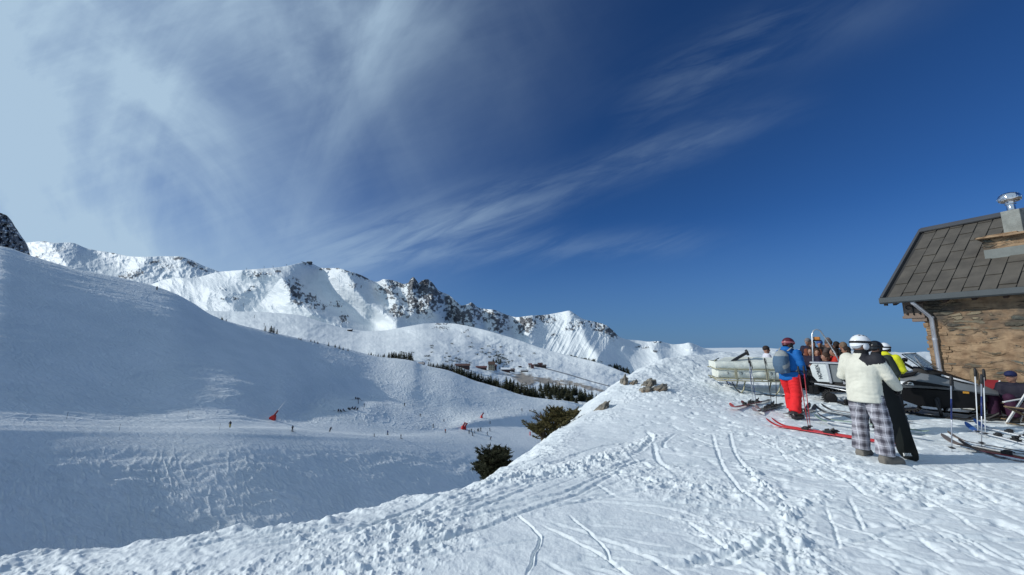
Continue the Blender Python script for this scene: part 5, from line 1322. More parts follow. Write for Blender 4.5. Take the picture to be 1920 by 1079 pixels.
# ---------------------------------------------------------------- rescue sled
CANV = plain("canvas_white", (.74, .76, .68), .75, 0, .06, 2.5, .5, .02, 7); TUBM = plain("olive_tube", (.36, .34, .23), .45, .2, .1, 5); DKM = plain("dark_metal", (.03, .03, .033), .45, .6)
ALU = plain("aluminium", (.62, .64, .66), .32, .85, .05, 3)
def build_sled():
    A = P(1343, 700, 11.75); B = P(1480, 706, 11.25); f = (B - A); f.z = 0; L = f.length; f.normalize(); l = V3(-f.y, f.x, 0)
    gz = min(ground_z(A.x, A.y), ground_z(B.x, B.y)); O = V3(A.x, A.y, 0)
    r_ = empty("rescue_sled", V3(A.x, A.y, gz), math.atan2(f.y, f.x)); tag(r_, "white canvas covered rescue sled on an olive tube frame behind the ski poles", "sled")
    zb = .50 - gz + .10; W = .72
    z0 = P(1400, 711, 11.5).z - gz; z1 = P(1400, 693, 11.5).z - gz; z2 = P(1400, 679, 11.5).z - gz
    # canvas: lower bag and overhanging upper cover with an open trough
    mb = MB(); n = 26
    def ring(s, zlo, zhi, wl, wh, y0=0):
        return None
    def side(nm, zlo, zhi, s0, s1, bulge, off, mat=CANV):
        mb = MB(); cols = 34; rows = 7; vs = []; fs = []
        for c_ in range(cols + 1):
            s = s0 + (s1 - s0) * c_ / cols
            for q in range(rows + 1):
                t = q / rows; y = -off - bulge * math.sin(math.pi * t) * (1 + .35 * math.sin(s * 9) * math.sin(s * 3.1 + 1)) + .006 * math.sin(s * 23 + t * 5)
                vs.append(V3(s, y, zlo + (zhi - zlo) * t + .006 * math.sin(s * 7 + q)))
        for c_ in range(cols):
            for q in range(rows): a = c_ * (rows + 1) + q; fs.append((a, a + rows + 1, a + rows + 2, a + 1))
        m_ = len(vs); vs2 = [V3(v.x, 2 * (W / 2) - 2 * (W / 2) + (W - .0) + (-v.y), v.z) for v in vs]
        mb.add(vs, fs); mb.add(vs2, [g[::-1] for g in fs])
        # ends and floor
        e = rows + 1
        for base in (0, cols * e):
            for q in range(rows): mb.f.append((base + q, base + q + 1, m_ + base + q + 1, m_ + base + q)); mb.mi.append(0)
        for c_ in range(cols): a = c_ * e; mb.f.append((a, a + e, m_ + a + e, m_ + a)); mb.mi.append(0)
        return mb.build(nm, mat, r_, smooth=True, auto=60)
    side("canvas_bag", z0 + .02, z1 + .02, .05, L - .12, .05, 0.0)
    side("canvas_cover", z1, z2, -.02, L + .02, .03, .045)
    # front flap rising to a ridge at the far side
    mb = MB(); mb.add([V3(.0, -.045, z2), V3(L * .45, -.045, z2), V3(L, -.045, z2), V3(L, W + .05, z2 + .10), V3(L * .5, W + .05, z2 + .13), V3(.45, W + .05, z2 + .10), V3(.30, W * .5, z2 + .01), V3(L * .5, W * .5, z2 - .03), V3(L, W * .5, z2 - .02)],
        [(0, 1, 7, 6), (1, 2, 8, 7), (6, 7, 4, 5), (7, 8, 3, 4), (0, 6, 5)]); mb.build("canvas_flap", CANV, r_, smooth=True)
    mb = MB(); mb.tube([V3(.28, W + .02, z2 + .07), V3(.12, W * .5, z2 + .05), V3(-.02, .0, z2 + .01)], .02, 8); mb.build("front_tube", TUBM, r_, smooth=True)
    for zz, ex in ((z0, .03), (z0 - .055, -.02), (z1 + .0, .03)):
        mb = MB(); rr = .017 if zz > z0 - .05 else .02
        mb.tube([V3(-.05 - ex, W * .5, zz + .05), V3(-.05 - ex, .1, zz + .03), V3(.0, -.07, zz), V3(L * .5, -.075, zz), V3(L, -.07, zz), V3(L + .02, W * .5, zz), V3(L, W + .07, zz), V3(0, W + .07, zz), V3(-.05 - ex, W - .05, zz + .03)], rr, 8); mb.build("rail", TUBM, r_, smooth=True)
    for s in (.12, .30, .55, .95, 1.0, L * .62, L * .78, L - .15):
        for y in (-.072,):
            mb = MB(); mb.cyl(V3(s, y, z0 - .06), V3(s, y, z0), .016, None, 8); mb.build("strut", TUBM, r_, smooth=True)
    for s in (.52, 1.35):
        mb = MB(); mb.box((s, -.095, (z0 + z1) / 2), (.07, .02, z1 - z0 + .04)); mb.build("stay", TUBM, r_, bevel=.004)
    # runners with curved horns
    for y in (0.02, W - .02):
        mb = MB(); gz2 = .0
        mb.tube([V3(.42, y, z0 - .10), V3(.50, y, .20), V3(.62, y, .06), V3(.8, y, .02), V3(L * .7, y, .02), V3(L + .05, y, .02), V3(L + .22, y, .10)], [.02, .022, .024, .026, .026, .026, .02], 8, flat=.7); mb.build("runner", DKM, r_, smooth=True)
        for s in (.62, L * .8):
            mb = MB(); mb.tube([V3(s, y, .03), V3(s + .10, y, .16), V3(s + .16, y, z0 - .06)], .02, 8); mb.build("runner_leg", TUBM, r_, smooth=True)
    for s in (.28, .66, 1.45):
        mb = MB(); mb.tube([V3(s, -.052, (z0 + z1) / 2 + .05), V3(s + .03, -.062, (z0 + z1) / 2 + .06), V3(s + .04, -.062, (z0 + z1) / 2 + .02), V3(s + .02, -.056, (z0 + z1) / 2 - .02)], .008, 6); mb.build("strap_loop", DKM, r_, smooth=True)
    # black tow tube with a round end sticking up out of the trough
    t_ = empty("tow_tube"); tag(t_, "black tube with a flat round end sticking up out of the white sled", "tow bar")
    a = P(1379, 674, 12.0); b_ = P(1400, 662, 12.0); mb = MB(); mb.tube([a - (b_ - a) * .6, a, b_], [.03, .045, .045], 12); mb.build("tube", BLKP, t_, smooth=True, auto=40)
    d = (b_ - a).normalized(); d2 = V3(.9, -.35, .3).normalized(); mb = MB(); mb.lathe([(.03, -.05), (.085, -.04), (.10, 0), (.10, .02), (.05, .03), (.01, .03)], b_ + d * .02, 20, d2); mb.build("round_end", BLKP, t_, smooth=True, auto=40)
    mb = MB(); mb.tube([a + V3(-.05, 0, -.02), a + V3(.05, 0, .06), b_ + V3(-.12, 0, -.09)], .016, 6); mb.build("handle", BLKP, t_, smooth=True)
build_sled()

# ---------------------------------------------------------------- snowmobile
def build_snowmobile():
    O = V3(8.80, 10.55, 0); f = V3(.62, -.785, 0).normalized(); yaw = math.atan2(f.y, f.x)
    O.z = ground_z(O.x + f.x, O.y + f.y) - .01
    r_ = empty("snowmobile", O, yaw); tag(r_, "grey and black snowmobile with an aluminium box and a silver hoop at its back", "snowmobile")
    GR = plain("grey_bodywork", (.15, .16, .17), .38, .2, .05, 2, .05); BK_ = plain("black_bodywork", (.006, .006, .007), .5, spec=.2); RB = plain("track_rubber", (.012, .012, .013), .75, 0, .2, 12, .5, .01, 30)
    SEAT = plain("seat_vinyl", (.014, .014, .015), .5, 0, .1, 10, .3); WHP = plain("box_white", (.60, .64, .64), .4); WIN = plain("windshield_tint", (.10, .12, .13), .08, 0, .05, 3, 0, spec=.8)
    def part(nm, mb, m, p=None, **k): return mb.build(nm, m, p or r_, **k)
    # track belt with lugs: y negative is the side towards the camera
    mb = MB(); path = []
    for q in range(13): t = math.pi / 2 + math.pi * q / 12; path.append((.0 + .17 * math.cos(t), .19 + .17 * math.sin(t)))
    path += [(.35, .02), (.8, .02), (1.25, .02)]
    for q in range(9): t = -math.pi / 2 + math.pi * q / 8 * .95; path.append((1.5 + .12 * math.cos(t), .27 + .12 * math.sin(t) + (0 if q > 3 else -.08)))
    path += [(1.3, .40), (.8, .39), (.35, .38)]
    out = []; n = len(path); 
    for i in range(n):
        a = Vector(path[i - 1]); c_ = Vector(path[(i + 1) % n]); d = (c_ - a).normalized(); nn = Vector((d.y, -d.x)) * -1; out.append((path[i], nn))
    rings = []
    for y in (-.2, .2): pass
    vs = []; fs = []
    for i, ((x, z), nn) in enumerate(out):
        vs += [V3(x, -.2, z), V3(x, .2, z), V3(x + nn.x * .025, .2, z + nn.y * .025), V3(x + nn.x * .025, -.2, z + nn.y * .025)]
    for i in range(n):
        k = (i + 1) % n
        for q in range(4): fs.append((i * 4 + q, k * 4 + q, k * 4 + (q + 1) % 4, i * 4 + (q + 1) % 4))
    mb.add(vs, fs)
    tot = 0; 
    pl = [Vector(p) for p in path] + [Vector(path[0])]
    for a, b_ in zip(pl[:-1], pl[1:]):
        s_ = (b_ - a).length; m = max(1, int(s_ / .085))
        for q in range(m):
            p = a.lerp(b_, (q + .5) / m); d = (b_ - a).normalized(); nn = Vector((-d.y, d.x)); nn = nn if (p - Vector((.7, .2))).dot(nn) > 0 else -nn
            mb.box(V3(p.x + nn.x * .02, 0, p.y + nn.y * .02), (.03, .39, .055), Matrix.Rotation(-math.atan2(d.y, d.x), 3, 'Y'))
    part("track", mb, RB)
    for (x, z, rr) in ((.0, .19, .125), (.32, .12, .075), (.62, .12, .075), (.92, .12, .075), (1.22, .13, .08), (.75, .31, .05)):
        for y in (-.17,):
            mb = MB(); mb.lathe([(.02, -.03), (rr * .55, -.028), (rr, -.02), (rr, .02), (rr * .5, .03), (.02, .03)], (x, y - .03, z), 18, (0, 1, 0)); part("wheel", mb, BK_, smooth=True, auto=40)
    mb = MB(); mb.tube([(.05, -.19, .10), (.5, -.19, .075), (1.2, -.19, .08), (1.42, -.19, .2)], .022, 6); mb.tube([(.3, -.19, .1), (.62, -.19, .38)], .018, 6); mb.tube([(1.0, -.19, .1), (.85, -.19, .4)], .018, 6); part("suspension_rail", mb, DKM, smooth=True)
    # tunnel, running boards, bumper
    mb = MB(); mb.loft([[V3(s, -.26, z0), V3(s, -.26, z0 + .02), V3(s, -.215, z1), V3(s, .215, z1), V3(s, .26, z0 + .02), V3(s, .26, z0)] for s, z0, z1 in ((-.32, .52, .60), (.2, .50, .60), (1.0, .44, .62), (1.7, .36, .64))]); part("tunnel", mb, BK_, auto=30)
    for y in (-.30, .30):
        mb = MB(); mb.beam((-.30, y, .545), (1.35, y * 1.15, .44), .10, .035); part("running_board", mb, ALU, bevel=.006)
    mb = MB(); mb.tube([(-.25, -.30, .52), (.45, -.33, .40), (1.1, -.36, .31)], .014, 8); part("side_bar", mb, ALU, smooth=True)
    mb = MB(); mb.box((.62, -.335, .525), (.16, .012, .032)); part("side_sticker", mb, plain("sticker_white", (.8, .8, .8), .4))
    mb = MB(); mb.tube([(-.25, -.24, .56), (-.42, -.22, .58), (-.45, 0, .58), (-.42, .22, .58), (-.25, .24, .56)], .018, 8); part("bumper", mb, DKM, smooth=True)
    mb = MB(); mb.box((-.42, -.0, .36), (.10, .46, .22)); mb.beam((-.36, -.15, .46), (-.1, -.15, .52), .05, .05); part("snow_flap", mb, BK_, bevel=.01)
    mb = MB(); mb.box((-.425, -.12, .40), (.08, .10, .05)); part("rear_lamp", mb, plain("lamp_white", (.7, .7, .7), .3))
    # aluminium box with lettering
    z0 = .60; z1 = 1.10
    mb = MB(); mb.prism([V3(-.34, -.27, z0 + .14), V3(-.24, -.27, z0), V3(.02, -.27, z0), V3(-.02, -.27, z1), V3(-.30, -.27, z1), V3(-.38, -.27, z1 - .10)], (0, .54, 0)); bx = part("storage_box", mb, WHP, bevel=.012)
    me = text_mesh("NOREX", .115, .002, True); me.materials.append(plain("lettering_grey", (.05, .06, .07), .5))
    tx = bpy.data.objects.new("lettering", me); COL.objects.link(tx); tx.parent = bx
    tx.matrix_local = basis(V3(-.17, 0, .98).normalized(), V3(-.98, 0, -.17).normalized(), V3(0, -1, 0), (-.19, -.283, (z0 + z1) / 2 + .02))
    for s in (.02, .30):
        mb = MB(); mb.beam((s + .03, -.275, z0 - .02), (s - .01, -.275, z1 + .01), .055, .03, (0, 1, 0)); part("box_frame", mb, ALU, bx, bevel=.005)
    mb = MB(); mb.box((.0, 0, z1 + .015), (.74, .60, .035)); part("rack_top", mb, ALU, bevel=.008)
    mb = MB(); mb.box((.16, .0, (z0 + z1) / 2), (.24, .50, z1 - z0 - .02)); part("tank", mb, plain("tank_grey", (.16, .18, .19), .5), bevel=.02)
    # hoop with beacon
    mb = MB(); c0 = (-.31, -.20, z1 + .02); mb.tube([c0, (-.30, -.16, z1 + .35), (-.28, -.12, z1 + .80), (-.25, -.09, z1 + .90), (-.19, -.04, z1 + .94), (-.12, .02, z1 + .90), (-.05, .08, z1 + .72), (.10, .22, z1 + .30), (.17, .27, z1 + .02)], .017, 10); part("hoop", mb, ALU, smooth=True)
    bc = V3(-.20, -.05, z1 + .62); mb = MB(); mb.box(bc, (.17, .10, .035)); be = part("beacon_base", mb, BK_, bevel=.005)
    mb = MB(); mb.box(bc + V3(0, 0, .06), (.15, .085, .09)); part("beacon_lens", mb, plain("amber_lens", (.45, .17, .03), .25), be, bevel=.018)
    # seat
    mb = MB(); mb.loft([[V3(s, y * w_, z) for y, z in ((-1, zb), (-1, zt - .06), (-.75, zt), (.75, zt), (1, zt - .06), (1, zb))] for s, w_, zb, zt in ((.34, .17, .62, .84), (.5, .19, .62, .90), (.9, .19, .62, .90), (1.25, .15, .64, .92), (1.5, .12, .66, 1.0))]); part("seat", mb, SEAT, smooth=True, auto=50)
    # bodywork: lofted shells, grey upper over black belly pan
    def shell(nm, m, data, **k):
        mb = MB(); mb.loft([[V3(s, y * w_, z) for y, z in pr] for s, w_, pr in data]); return part(nm, mb, m, auto=32, **k)
    def pr(zl, zs, zt): return [(-1, zs), (-.88, zl), (.88, zl), (1, zs), (.62, zt), (0, zt + .03), (-.62, zt)]
    shell("belly_pan", BK_, [(1.22, .40, pr(.36, .52, .60)), (1.6, .44, pr(.22, .60, .64)), (2.0, .42, pr(.20, .60, .66)), (2.45, .36, pr(.26, .58, .66)), (2.66, .20, pr(.42, .56, .62))])
    shell("hood", GR, [(1.05, .26, pr(.60, .64, .72)), (1.3, .42, pr(.58, .66, .88)), (1.6, .48, pr(.62, .68, .98)), (1.95, .47, pr(.63, .68, .92)), (2.35, .38, pr(.59, .63, .77)), (2.65, .28, pr(.56, .60, .70)), (2.82, .10, pr(.54, .57, .60))])
    mb = MB(); mb.add([V3(1.42, -.505, .715), V3(1.75, -.515, .705), V3(2.25, -.455, .69), V3(1.85, -.49, .765), V3(1.55, -.47, .80)], [(0, 1, 2, 3, 4)]); mb.prism([V3(1.42, -.50, .705), V3(2.25, -.44, .665), V3(1.80, -.475, .755)], (0, -.03, .006)); part("side_vent", mb, BK_)
    mb = MB(); mb.prism([V3(1.30, -.452, .70), V3(1.62, -.522, .685), V3(1.60, -.505, .74), V3(1.38, -.42, .76)], (0, -.012, 0)); part("side_decal", mb, plain("decal_silver", (.62, .64, .65), .3))
    mb = MB(); mb.prism([V3(1.25, -.30, .865), V3(1.70, -.335, .985), V3(1.62, -.385, .90), V3(1.40, -.37, .84)], (0, -.02, .02)); part("top_vent", mb, BK_)
    mb = MB(); mb.loft([[V3(s, y * w_, z) for y, z in ((-1, zl), (-.8, zt), (0, zt + .04), (.8, zt), (1, zl))] for s, w_, zl, zt in ((1.60, .18, .97, 1.06), (1.82, .24, .94, 1.05), (2.15, .23, .82, .93), (2.5, .14, .68, .76))]); part("cowl", mb, BK_, smooth=True, auto=40)
    mb = MB(); mb.tube([(2.05, -.28, .93), (2.35, -.24, .83), (2.55, -.15, .76)], .022, 6); part("head_lamp", mb, plain("lamp_glass", (.55, .56, .58), .1), smooth=True)
    mb = MB(); mb.box((2.38, -.40, .59), (.09, .02, .045)); part("marker_lamp", mb, plain("amber", (.45, .22, .02), .3), bevel=.006)
    # windshield: thin curved sheet with a dark rim
    m = WIN.copy(); 
    g = bpy.data.materials.new("windshield_glass"); g.use_nodes = True; nb_ = NB(g.node_tree); g.node_tree.nodes.clear()
    tr = nb_.n('ShaderNodeBsdfTransparent', {'Color': (.78, .82, .85, 1)}); gl_ = nb_.n('ShaderNodeBsdfGlossy', {'Roughness': .08, 'Color': (.7, .72, .75, 1)}); mx = nb_.n('ShaderNodeMixShader', {0: .18, 1: tr.outputs[0], 2: gl_.outputs[0]}); nb_.n('ShaderNodeOutputMaterial', {'Surface': mx.outputs[0]})
    rows = []
    for q in range(6):
        t = q / 5; w_ = .30 * (1 - .25 * t * t); x0 = 2.02 - .34 * t; z = 1.06 + .36 * t
        rows.append([V3(x0 - .22 * (abs(a) ** 2), w_ * a, z - .03 * abs(a)) for a in [-1 + 2 * k / 12 for k in range(13)]])
    mb = MB(); mb.loft(rows, caps=False, close=False); mb.loft([[v + V3(.004, 0, .002) for v in r] for r in rows][::-1], caps=False, close=False); ws = part("windshield", mb, g, smooth=True)
    mb = MB(); mb.tube([r[0] for r in rows] + rows[-1] + [r[-1] for r in rows][::-1], .009, 6); part("windshield_rim", mb, BK_, ws, smooth=True)
    mb = MB(); mb.tube([(1.78, -.24, 1.08), (1.72, -.27, 1.22), (1.66, -.27, 1.36)], [.05, .035, .012], 8, flat=.3); part("windshield_brace", mb, plain("brace_grey", (.22, .23, .25), .4), ws, smooth=True)
    # steering
    mb = MB(); mb.tube([(1.62, 0, 1.02), (1.48, 0, 1.14), (1.44, 0, 1.18)], .03, 8); mb.tube([(1.36, -.36, 1.20), (1.42, -.20, 1.22), (1.46, 0, 1.19), (1.42, .20, 1.22), (1.36, .36, 1.20)], .014, 8); hb = part("handlebar", mb, DKM, smooth=True)
    for y in (-1, 1):
        mb = MB(); mb.tube([(1.36, y * .37, 1.195), (1.41, y * .25, 1.215)], .024, 8); mb.ball((1.43, y * .22, 1.235), (.05, .045, .04), 10); mb.tube([(1.44, y * .24, 1.22), (1.47, y * .36, 1.19)], .009, 6); part("handgrip", mb, BK_, hb, smooth=True)
    mb = MB(); mb.ball((1.47, 0, 1.25), (.06, .09, .05), 12); part("instrument", mb, BK_, hb, smooth=True)
    # skis and front suspension
    for y in (-.53, .53):
        mb = MB(); xs = [(1.42, .03), (1.55, .02), (1.9, .015), (2.3, .02), (2.5, .05), (2.66, .12), (2.78, .22)]
        mb.loft([[V3(x, y - .065, z), V3(x, y + .065, z), V3(x, y + .055, z + .03), V3(x, y - .055, z + .03)] for x, z in xs]); sk = part("ski", mb, BK_, auto=40)
        mb = MB(); mb.tube([(2.35, y, .06), (2.52, y, .17), (2.72, y, .19), (2.78, y, .22)], .013, 6); mb.tube([(2.45, y, .06), (2.53, y, .16)], .01, 6); part("ski_loop", mb, BK_, sk, smooth=True)
        mb = MB(); mb.cyl((1.98, y, .05), (1.92, y * .93, .42), .03, None, 8); mb.tube([(1.96, y * .95, .18), (1.85, y * .5, .32)], .018, 6); mb.tube([(2.05, y * .95, .16), (2.12, y * .45, .30)], .018, 6); mb.tube([(1.96, y * .92, .20), (1.94, y * .6, .55)], .035, 8); part("suspension", mb, DKM, smooth=True)
    return r_
build_snowmobile()

# ---------------------------------------------------------------- deck chairs by the wall
WHR = plain("white_lath", (.74, .74, .72), .5); WOOD = plain("weathered_wood", (.21, .15, .085), .8, 0, .3, 6, .5, .01, 20)
def deck_chair(label, loc, rz, fabric, arm=True):
    r_ = empty("deck_chair", loc, rz); tag(r_, label, "deck chair", "deck chairs along the hut wall")
    W = .56
    for y in (-W / 2, W / 2):
        mb = MB(); mb.beam((.55, y, .03), (-.38, y, .98), .045, .028, (0, 1, 0)); mb.build("side_rail", WHR if arm else WOOD, r_)
        mb = MB(); mb.beam((-.42, y * .9, .03), (.52, y * .9, .46), .045, .028, (0, 1, 0)); mb.build("leg", WOOD, r_)
    for x, z in ((.55, .05), (-.38, .98), (-.42, .05), (.52, .46)):
        mb = MB(); mb.cyl((x, -W / 2, z), (x, W / 2, z), .016, None, 8); mb.build("cross_bar", WOOD, r_, smooth=True)
    rows = []
    for q in range(15):
        t = q / 14; x = .52 - .90 * t; z = .46 + .52 * t - .30 * math.sin(math.pi * min(1, t * 1.05)) * (1 - .3 * t)
        rows.append([V3(x, y, z) for y in (-W / 2 + .02, -.1, .1, W / 2 - .02)])
    mb = MB(); mb.loft(rows, caps=False, close=False); mb.loft([[v - V3(0, 0, .006) for v in r] for r in rows][::-1], caps=False, close=False); mb.build("sling", fabric, r_, smooth=True)
    if arm:
        for y in (-W / 2 - .03, W / 2 + .03): mb = MB(); mb.beam((-.30, y, .66), (.46, y, .56), .055, .022); mb.build("armrest", WHR, r_, bevel=.004)
    r_.scale = (.85, .85, .80)
    return r_
RDF = cloth("red_canvas", (.20, .012, .018)); DKF = cloth("dark_canvas", (.03, .018, .03)); PUR = cloth("plum_cloth", (.035, .008, .028))
def w2(px, Y, z=0): q = P(px, 640, Y); return V3(q.x, Y, z if z is not None else ground_z(q.x, Y))
ch_dir = math.atan2(HN.y, HN.x)
deck_chair("deck chair with a dark red sling and white arms behind the three close ski poles", w2(1848, 8.95), deg(205), RDF)
deck_chair("white armed deck chair under the person in the navy striped jacket", w2(1902, 8.35), deg(192), DKF)
deck_chair("deck chair with a black sling half hidden behind the snowmobile's nose", w2(1822, 9.5), deg(205), BLK)
deck_chair("empty white armed deck chair nearest the camera at the right edge", w2(1925, 7.75), deg(186), DKF)
deck_chair("empty dark deck chair between the red sling and the striped person", w2(1876, 8.5), deg(197), BLK)
# low table and rail beside the chairs
r_ = empty("low_table", w2(1895, 8.35)); tag(r_, "low dark trestle table on crossed legs in front of the deck chairs", "table")
mb = MB(); mb.box((0, 0, .40), (.75, .35, .03)); mb.build("tabletop", WOOD, r_, bevel=.005)
for x in (-.3, .3):
    for s in (-1, 1): mb = MB(); mb.beam((x - .18 * s, -.1, .0), (x + .18 * s, -.1, .39), .035, .025, (0, 1, 0)); mb.build("leg", WOOD, r_)
# upright pole of rough wood
r_ = empty("wooden_post", w2(1816, 8.95)); tag(r_, "rough brown wooden post standing between the snowmobile's nose and the deck chairs", "post")
mb = MB(); mb.lathe([(.07, -.1), (.075, .3), (.068, .7), (.072, .95), (.055, 1.03), (.02, 1.06)], (0, 0, 0), 14); mb.build("shaft", WOOD, r_, smooth=True)
mb = MB(); mb.lathe([(.085, .12), (.09, .15), (.09, .38), (.08, .42)], (0, 0, 0), 14); mb.build("collar", plain("sleeve_ochre", (.30, .22, .10), .8, 0, .3, 8), r_, smooth=True)

# ---------------------------------------------------------------- the other people
def at_head(px, py, Y, j, top=.125):
    q = P(px, py, Y); return V3(q.x, Y, q.z - (j['head'].z + top * j['k']))
GRNJ = cloth("dark_green_cloth", (.022, .032, .026)); YEL = cloth("yellow_shell", (.62, .62, .02)); HBLK = plain("helmet_black", (.012, .013, .016), .2)
def stander(label, px, py, Y, heading, jacket, trousers=BLK, h=1.75, group=None, **k):
    j = stand_joints(h, k.pop('lean', .03)); j['turn'] = k.pop('turn', 0); 
    for n, s in (('l', 1), ('r', -1)): j['el' + n] = j['sh' + n] + V3(.06, .07 * s, -.26); j['wr' + n] = j['el' + n] + V3(.18, -.08 * s, -.06)
    loc = at_head(px, py, Y, j); g = ground_z(loc.x, loc.y)
    # stands on the snow: keep the head where it is by scaling the figure
    hh = h * (loc.z + h - g) / h
    if abs(hh - h) > .02:
        j = stand_joints(min(max(hh, 1.5), 1.92), .03); 
        for n, s in (('l', 1), ('r', -1)): j['el' + n] = j['sh' + n] + V3(.06, .07 * s, -.26); j['wr' + n] = j['el' + n] + V3(.18, -.08 * s, -.06)
        loc = at_head(px, py, Y, j)
    loc.z = g
    return make_person("person", label, j, loc, heading, jacket, trousers, BLKP, vox=.02, glove=k.pop('glove', BLK), group=group, **k)
stander("person in a dark green jacket and glossy black helmet right behind the cream jacket", 1637, 641, 7.5, deg(20), GRNJ, h=1.72, headgear=('helmet', HBLK, BLK, BLK), scarf=BLK, hem=-.12)
stander("person in a bright yellow jacket and white helmet beside the snowmobile's handlebar", 1656, 645, 8.7, deg(30), YEL, h=1.70, headgear=('helmet', WHT, BLK, BLK), hood=True, loose=1.05)
def sitter(label, px, py, Y, heading, jacket, trousers=BLK, group="people sitting at the terrace", seat=.45, h=1.74, **k):
    j = sit_joints(h, seat, k.pop('lean', -.01)); j['turn'] = k.pop('turn', 0); loc = at_head(px, py, Y, j)
    g = ground_z(loc.x, loc.y); d = loc.z - g; 
    j2 = j
    if abs(d) > .015:
        s2 = min(max(seat + d, .12), .85); j2 = sit_joints(h, s2, -.01, min(max(.45, s2 - .1), .55)); j2['turn'] = j['turn']; loc = at_head(px, py, Y, j2)
    loc.z = g
    return make_person("person", label, j2, loc, heading, jacket, trousers, BLKP, vox=.021, group=group, **k), j2
HAIRD = cloth("hair_dark", (.02, .013, .010)); HAIRB = cloth("hair_brown", (.05, .028, .018)); HAIRG = cloth("hair_sandy", (.16, .11, .075))
RUST = cloth("rust_cloth", (.16, .045, .02)); BRN_ = cloth("brown_wool", (.075, .055, .05)); PRP = cloth("dark_purple_cloth", (.014, .010, .026)); REDJ = cloth("red_jacket", (.48, .03, .018)); GRYH = cloth("grey_wool", (.16, .15, .16)); OLV = cloth("olive_cloth", (.085, .09, .06)); TANW = cloth("tan_wool", (.36, .24, .19)); MAR = cloth("maroon_cloth", (.22, .012, .04)); SNW = cloth("white_jacket", (.62, .62, .68))
sitter("person in a grey woollen hat just left inside the silver hoop", 1513, 635, 13.6, deg(200), PRP, headgear=('beanie', GRYH))
sitter("person with brown hair in a rust coloured jacket seen through the silver hoop", 1523, 640, 13.0, deg(250), RUST, hair=HAIRB)
sitter("bare headed person in dark purple sitting low between the blue hood and the hoop", 1519, 652, 12.0, deg(210), PRP, hair=HAIRD)
sitter("person in a dark jacket and blue cap just right of the silver hoop", 1536, 638, 13.4, deg(230), BLK, headgear=('beanie', cloth("cap_blue", (.05, .10, .30)), 1))
sitter("person in a brown woolly hat and brown jacket in the middle of the seated crowd", 1551, 638, 12.6, deg(120), BRN_, headgear=('beanie', BRN_))
sitter("person in a pale brown hat behind the brown woolly hat", 1552, 634, 13.9, deg(240), BRN_, headgear=('beanie', cloth("pale_brown_wool", (.15, .11, .10))))
sitter("person with dark hair and black jacket right of the brown woolly hat", 1566, 641, 12.8, deg(90), BLK, hair=HAIRD)
sitter("person with sandy hair in a black jacket, rightmost of the seated crowd", 1578, 642, 12.4, deg(110), BLK, hair=HAIRG, loose=1.2)
sitter("person in a bright red jacket leaning forward beside the cream jacket's shoulder", 1561, 653, 11.5, deg(150), REDJ, hair=HAIRD, loose=1.15, lean=.05)
sitter("person in a black jacket hunched right beside the red jacket", 1584, 650, 12.0, deg(140), BLK, hair=HAIRD, loose=1.25)
sitter("person in an olive jacket sitting low behind the aluminium box", 1545, 662, 11.5, deg(170), OLV, hair=HAIRB)
sitter("person in a dark jacket low in front of the rust coloured jacket", 1531, 654, 11.9, deg(235), PRP, hair=HAIRB)
sitter("person in a maroon jacket with dark hair leaning behind the rucksack", 1469, 657, 12.8, deg(200), MAR, hair=HAIRD, group="people resting behind the sled")
sitter("person in a white jacket and dark sunglasses resting behind the white sled", 1438, 655, 13.2, deg(-20), SNW, headgear=('beanie', cloth("hat_dark", (.03, .02, .018))), group="people resting behind the sled")
sitter("person in a navy cap and navy striped jacket sitting in a deck chair", 1895, 709, 8.38, deg(192), cloth("navy_stripe", (.014, .013, .026)), PUR, headgear=('cap', NAVY), group="people in the deck chairs")
sitter("person with bare head in a plum jacket at the very right edge by the wall", 1914, 699, 9.2, deg(195), PUR, PUR, hair=HAIRB, group="people in the deck chairs")
# benches under the crowd
for q, (px_, Y_, lab) in enumerate(((1530, 13.3, "long brown bench under the farther row of the seated crowd"), (1560, 12.0, "long brown bench under the nearer row of the seated crowd"))):
    c_ = w2(px_, Y_, None); c_.z = ground_z(c_.x, c_.y); r_ = empty("bench", c_, rad(-8)); tag(r_, lab, "bench", "benches on the terrace")
    mb = MB(); mb.box((0, 0, .40), (2.4, .32, .05)); mb.build("seat", WOOD, r_, bevel=.006)
    for x in (-1, 1): mb = MB(); mb.box((x, 0, .18), (.06, .28, .40)); mb.build("leg", WOOD, r_)
# ---------------------------------------------------------------- points on the far ground
_vf = VY * math.cos(PITCH) + (VZ - CAMZ) * math.sin(PITCH); _vu = -VY * math.sin(PITCH) + (VZ - CAMZ) * math.cos(PITCH)
_vpx = 960 + FPX * VX / _vf; _vpy = 539.5 - FPX * _vu / _vf
_ncrest = VX.shape[0] - 32
def val_pt(px, py):
    d = (_vpx[:_ncrest] - px) ** 2 + ((_vpy[:_ncrest] - py) * 1.5) ** 2 + (VY[:_ncrest] > 400) * 1e6
    k = np.unravel_index(np.argmin(d), d.shape); return V3(VX[k], VY[k], VZ[k])
def sheet_pt(px, py, crest, bottom, Df):
    A = np.array([[float(px)]]); yc = crest(A[0]); yb = bottom(A[0]); B = np.array([[float(max(py, yc[0] + .5))]]); t = (B - yc) / (yb - yc)
    D = Df(A, B, np.clip(t, 0, 1)); X, Y, Z = Parr(A, B, D); return V3(X[0, 0], Y[0, 0], Z[0, 0])
mid_pt = lambda px, py: sheet_pt(px, py, lambda p: pchip(*GC, p), g_bottom, g_D)
mtn_pt = lambda px, py: sheet_pt(px, py, lambda p: pchip(*MC, p), lambda p: pchip([250, 400, 600, 700, 900, 1100, 1250, 1700], [620, 640, 668, 690, 700, 720, 735, 740], p), mtn_D)

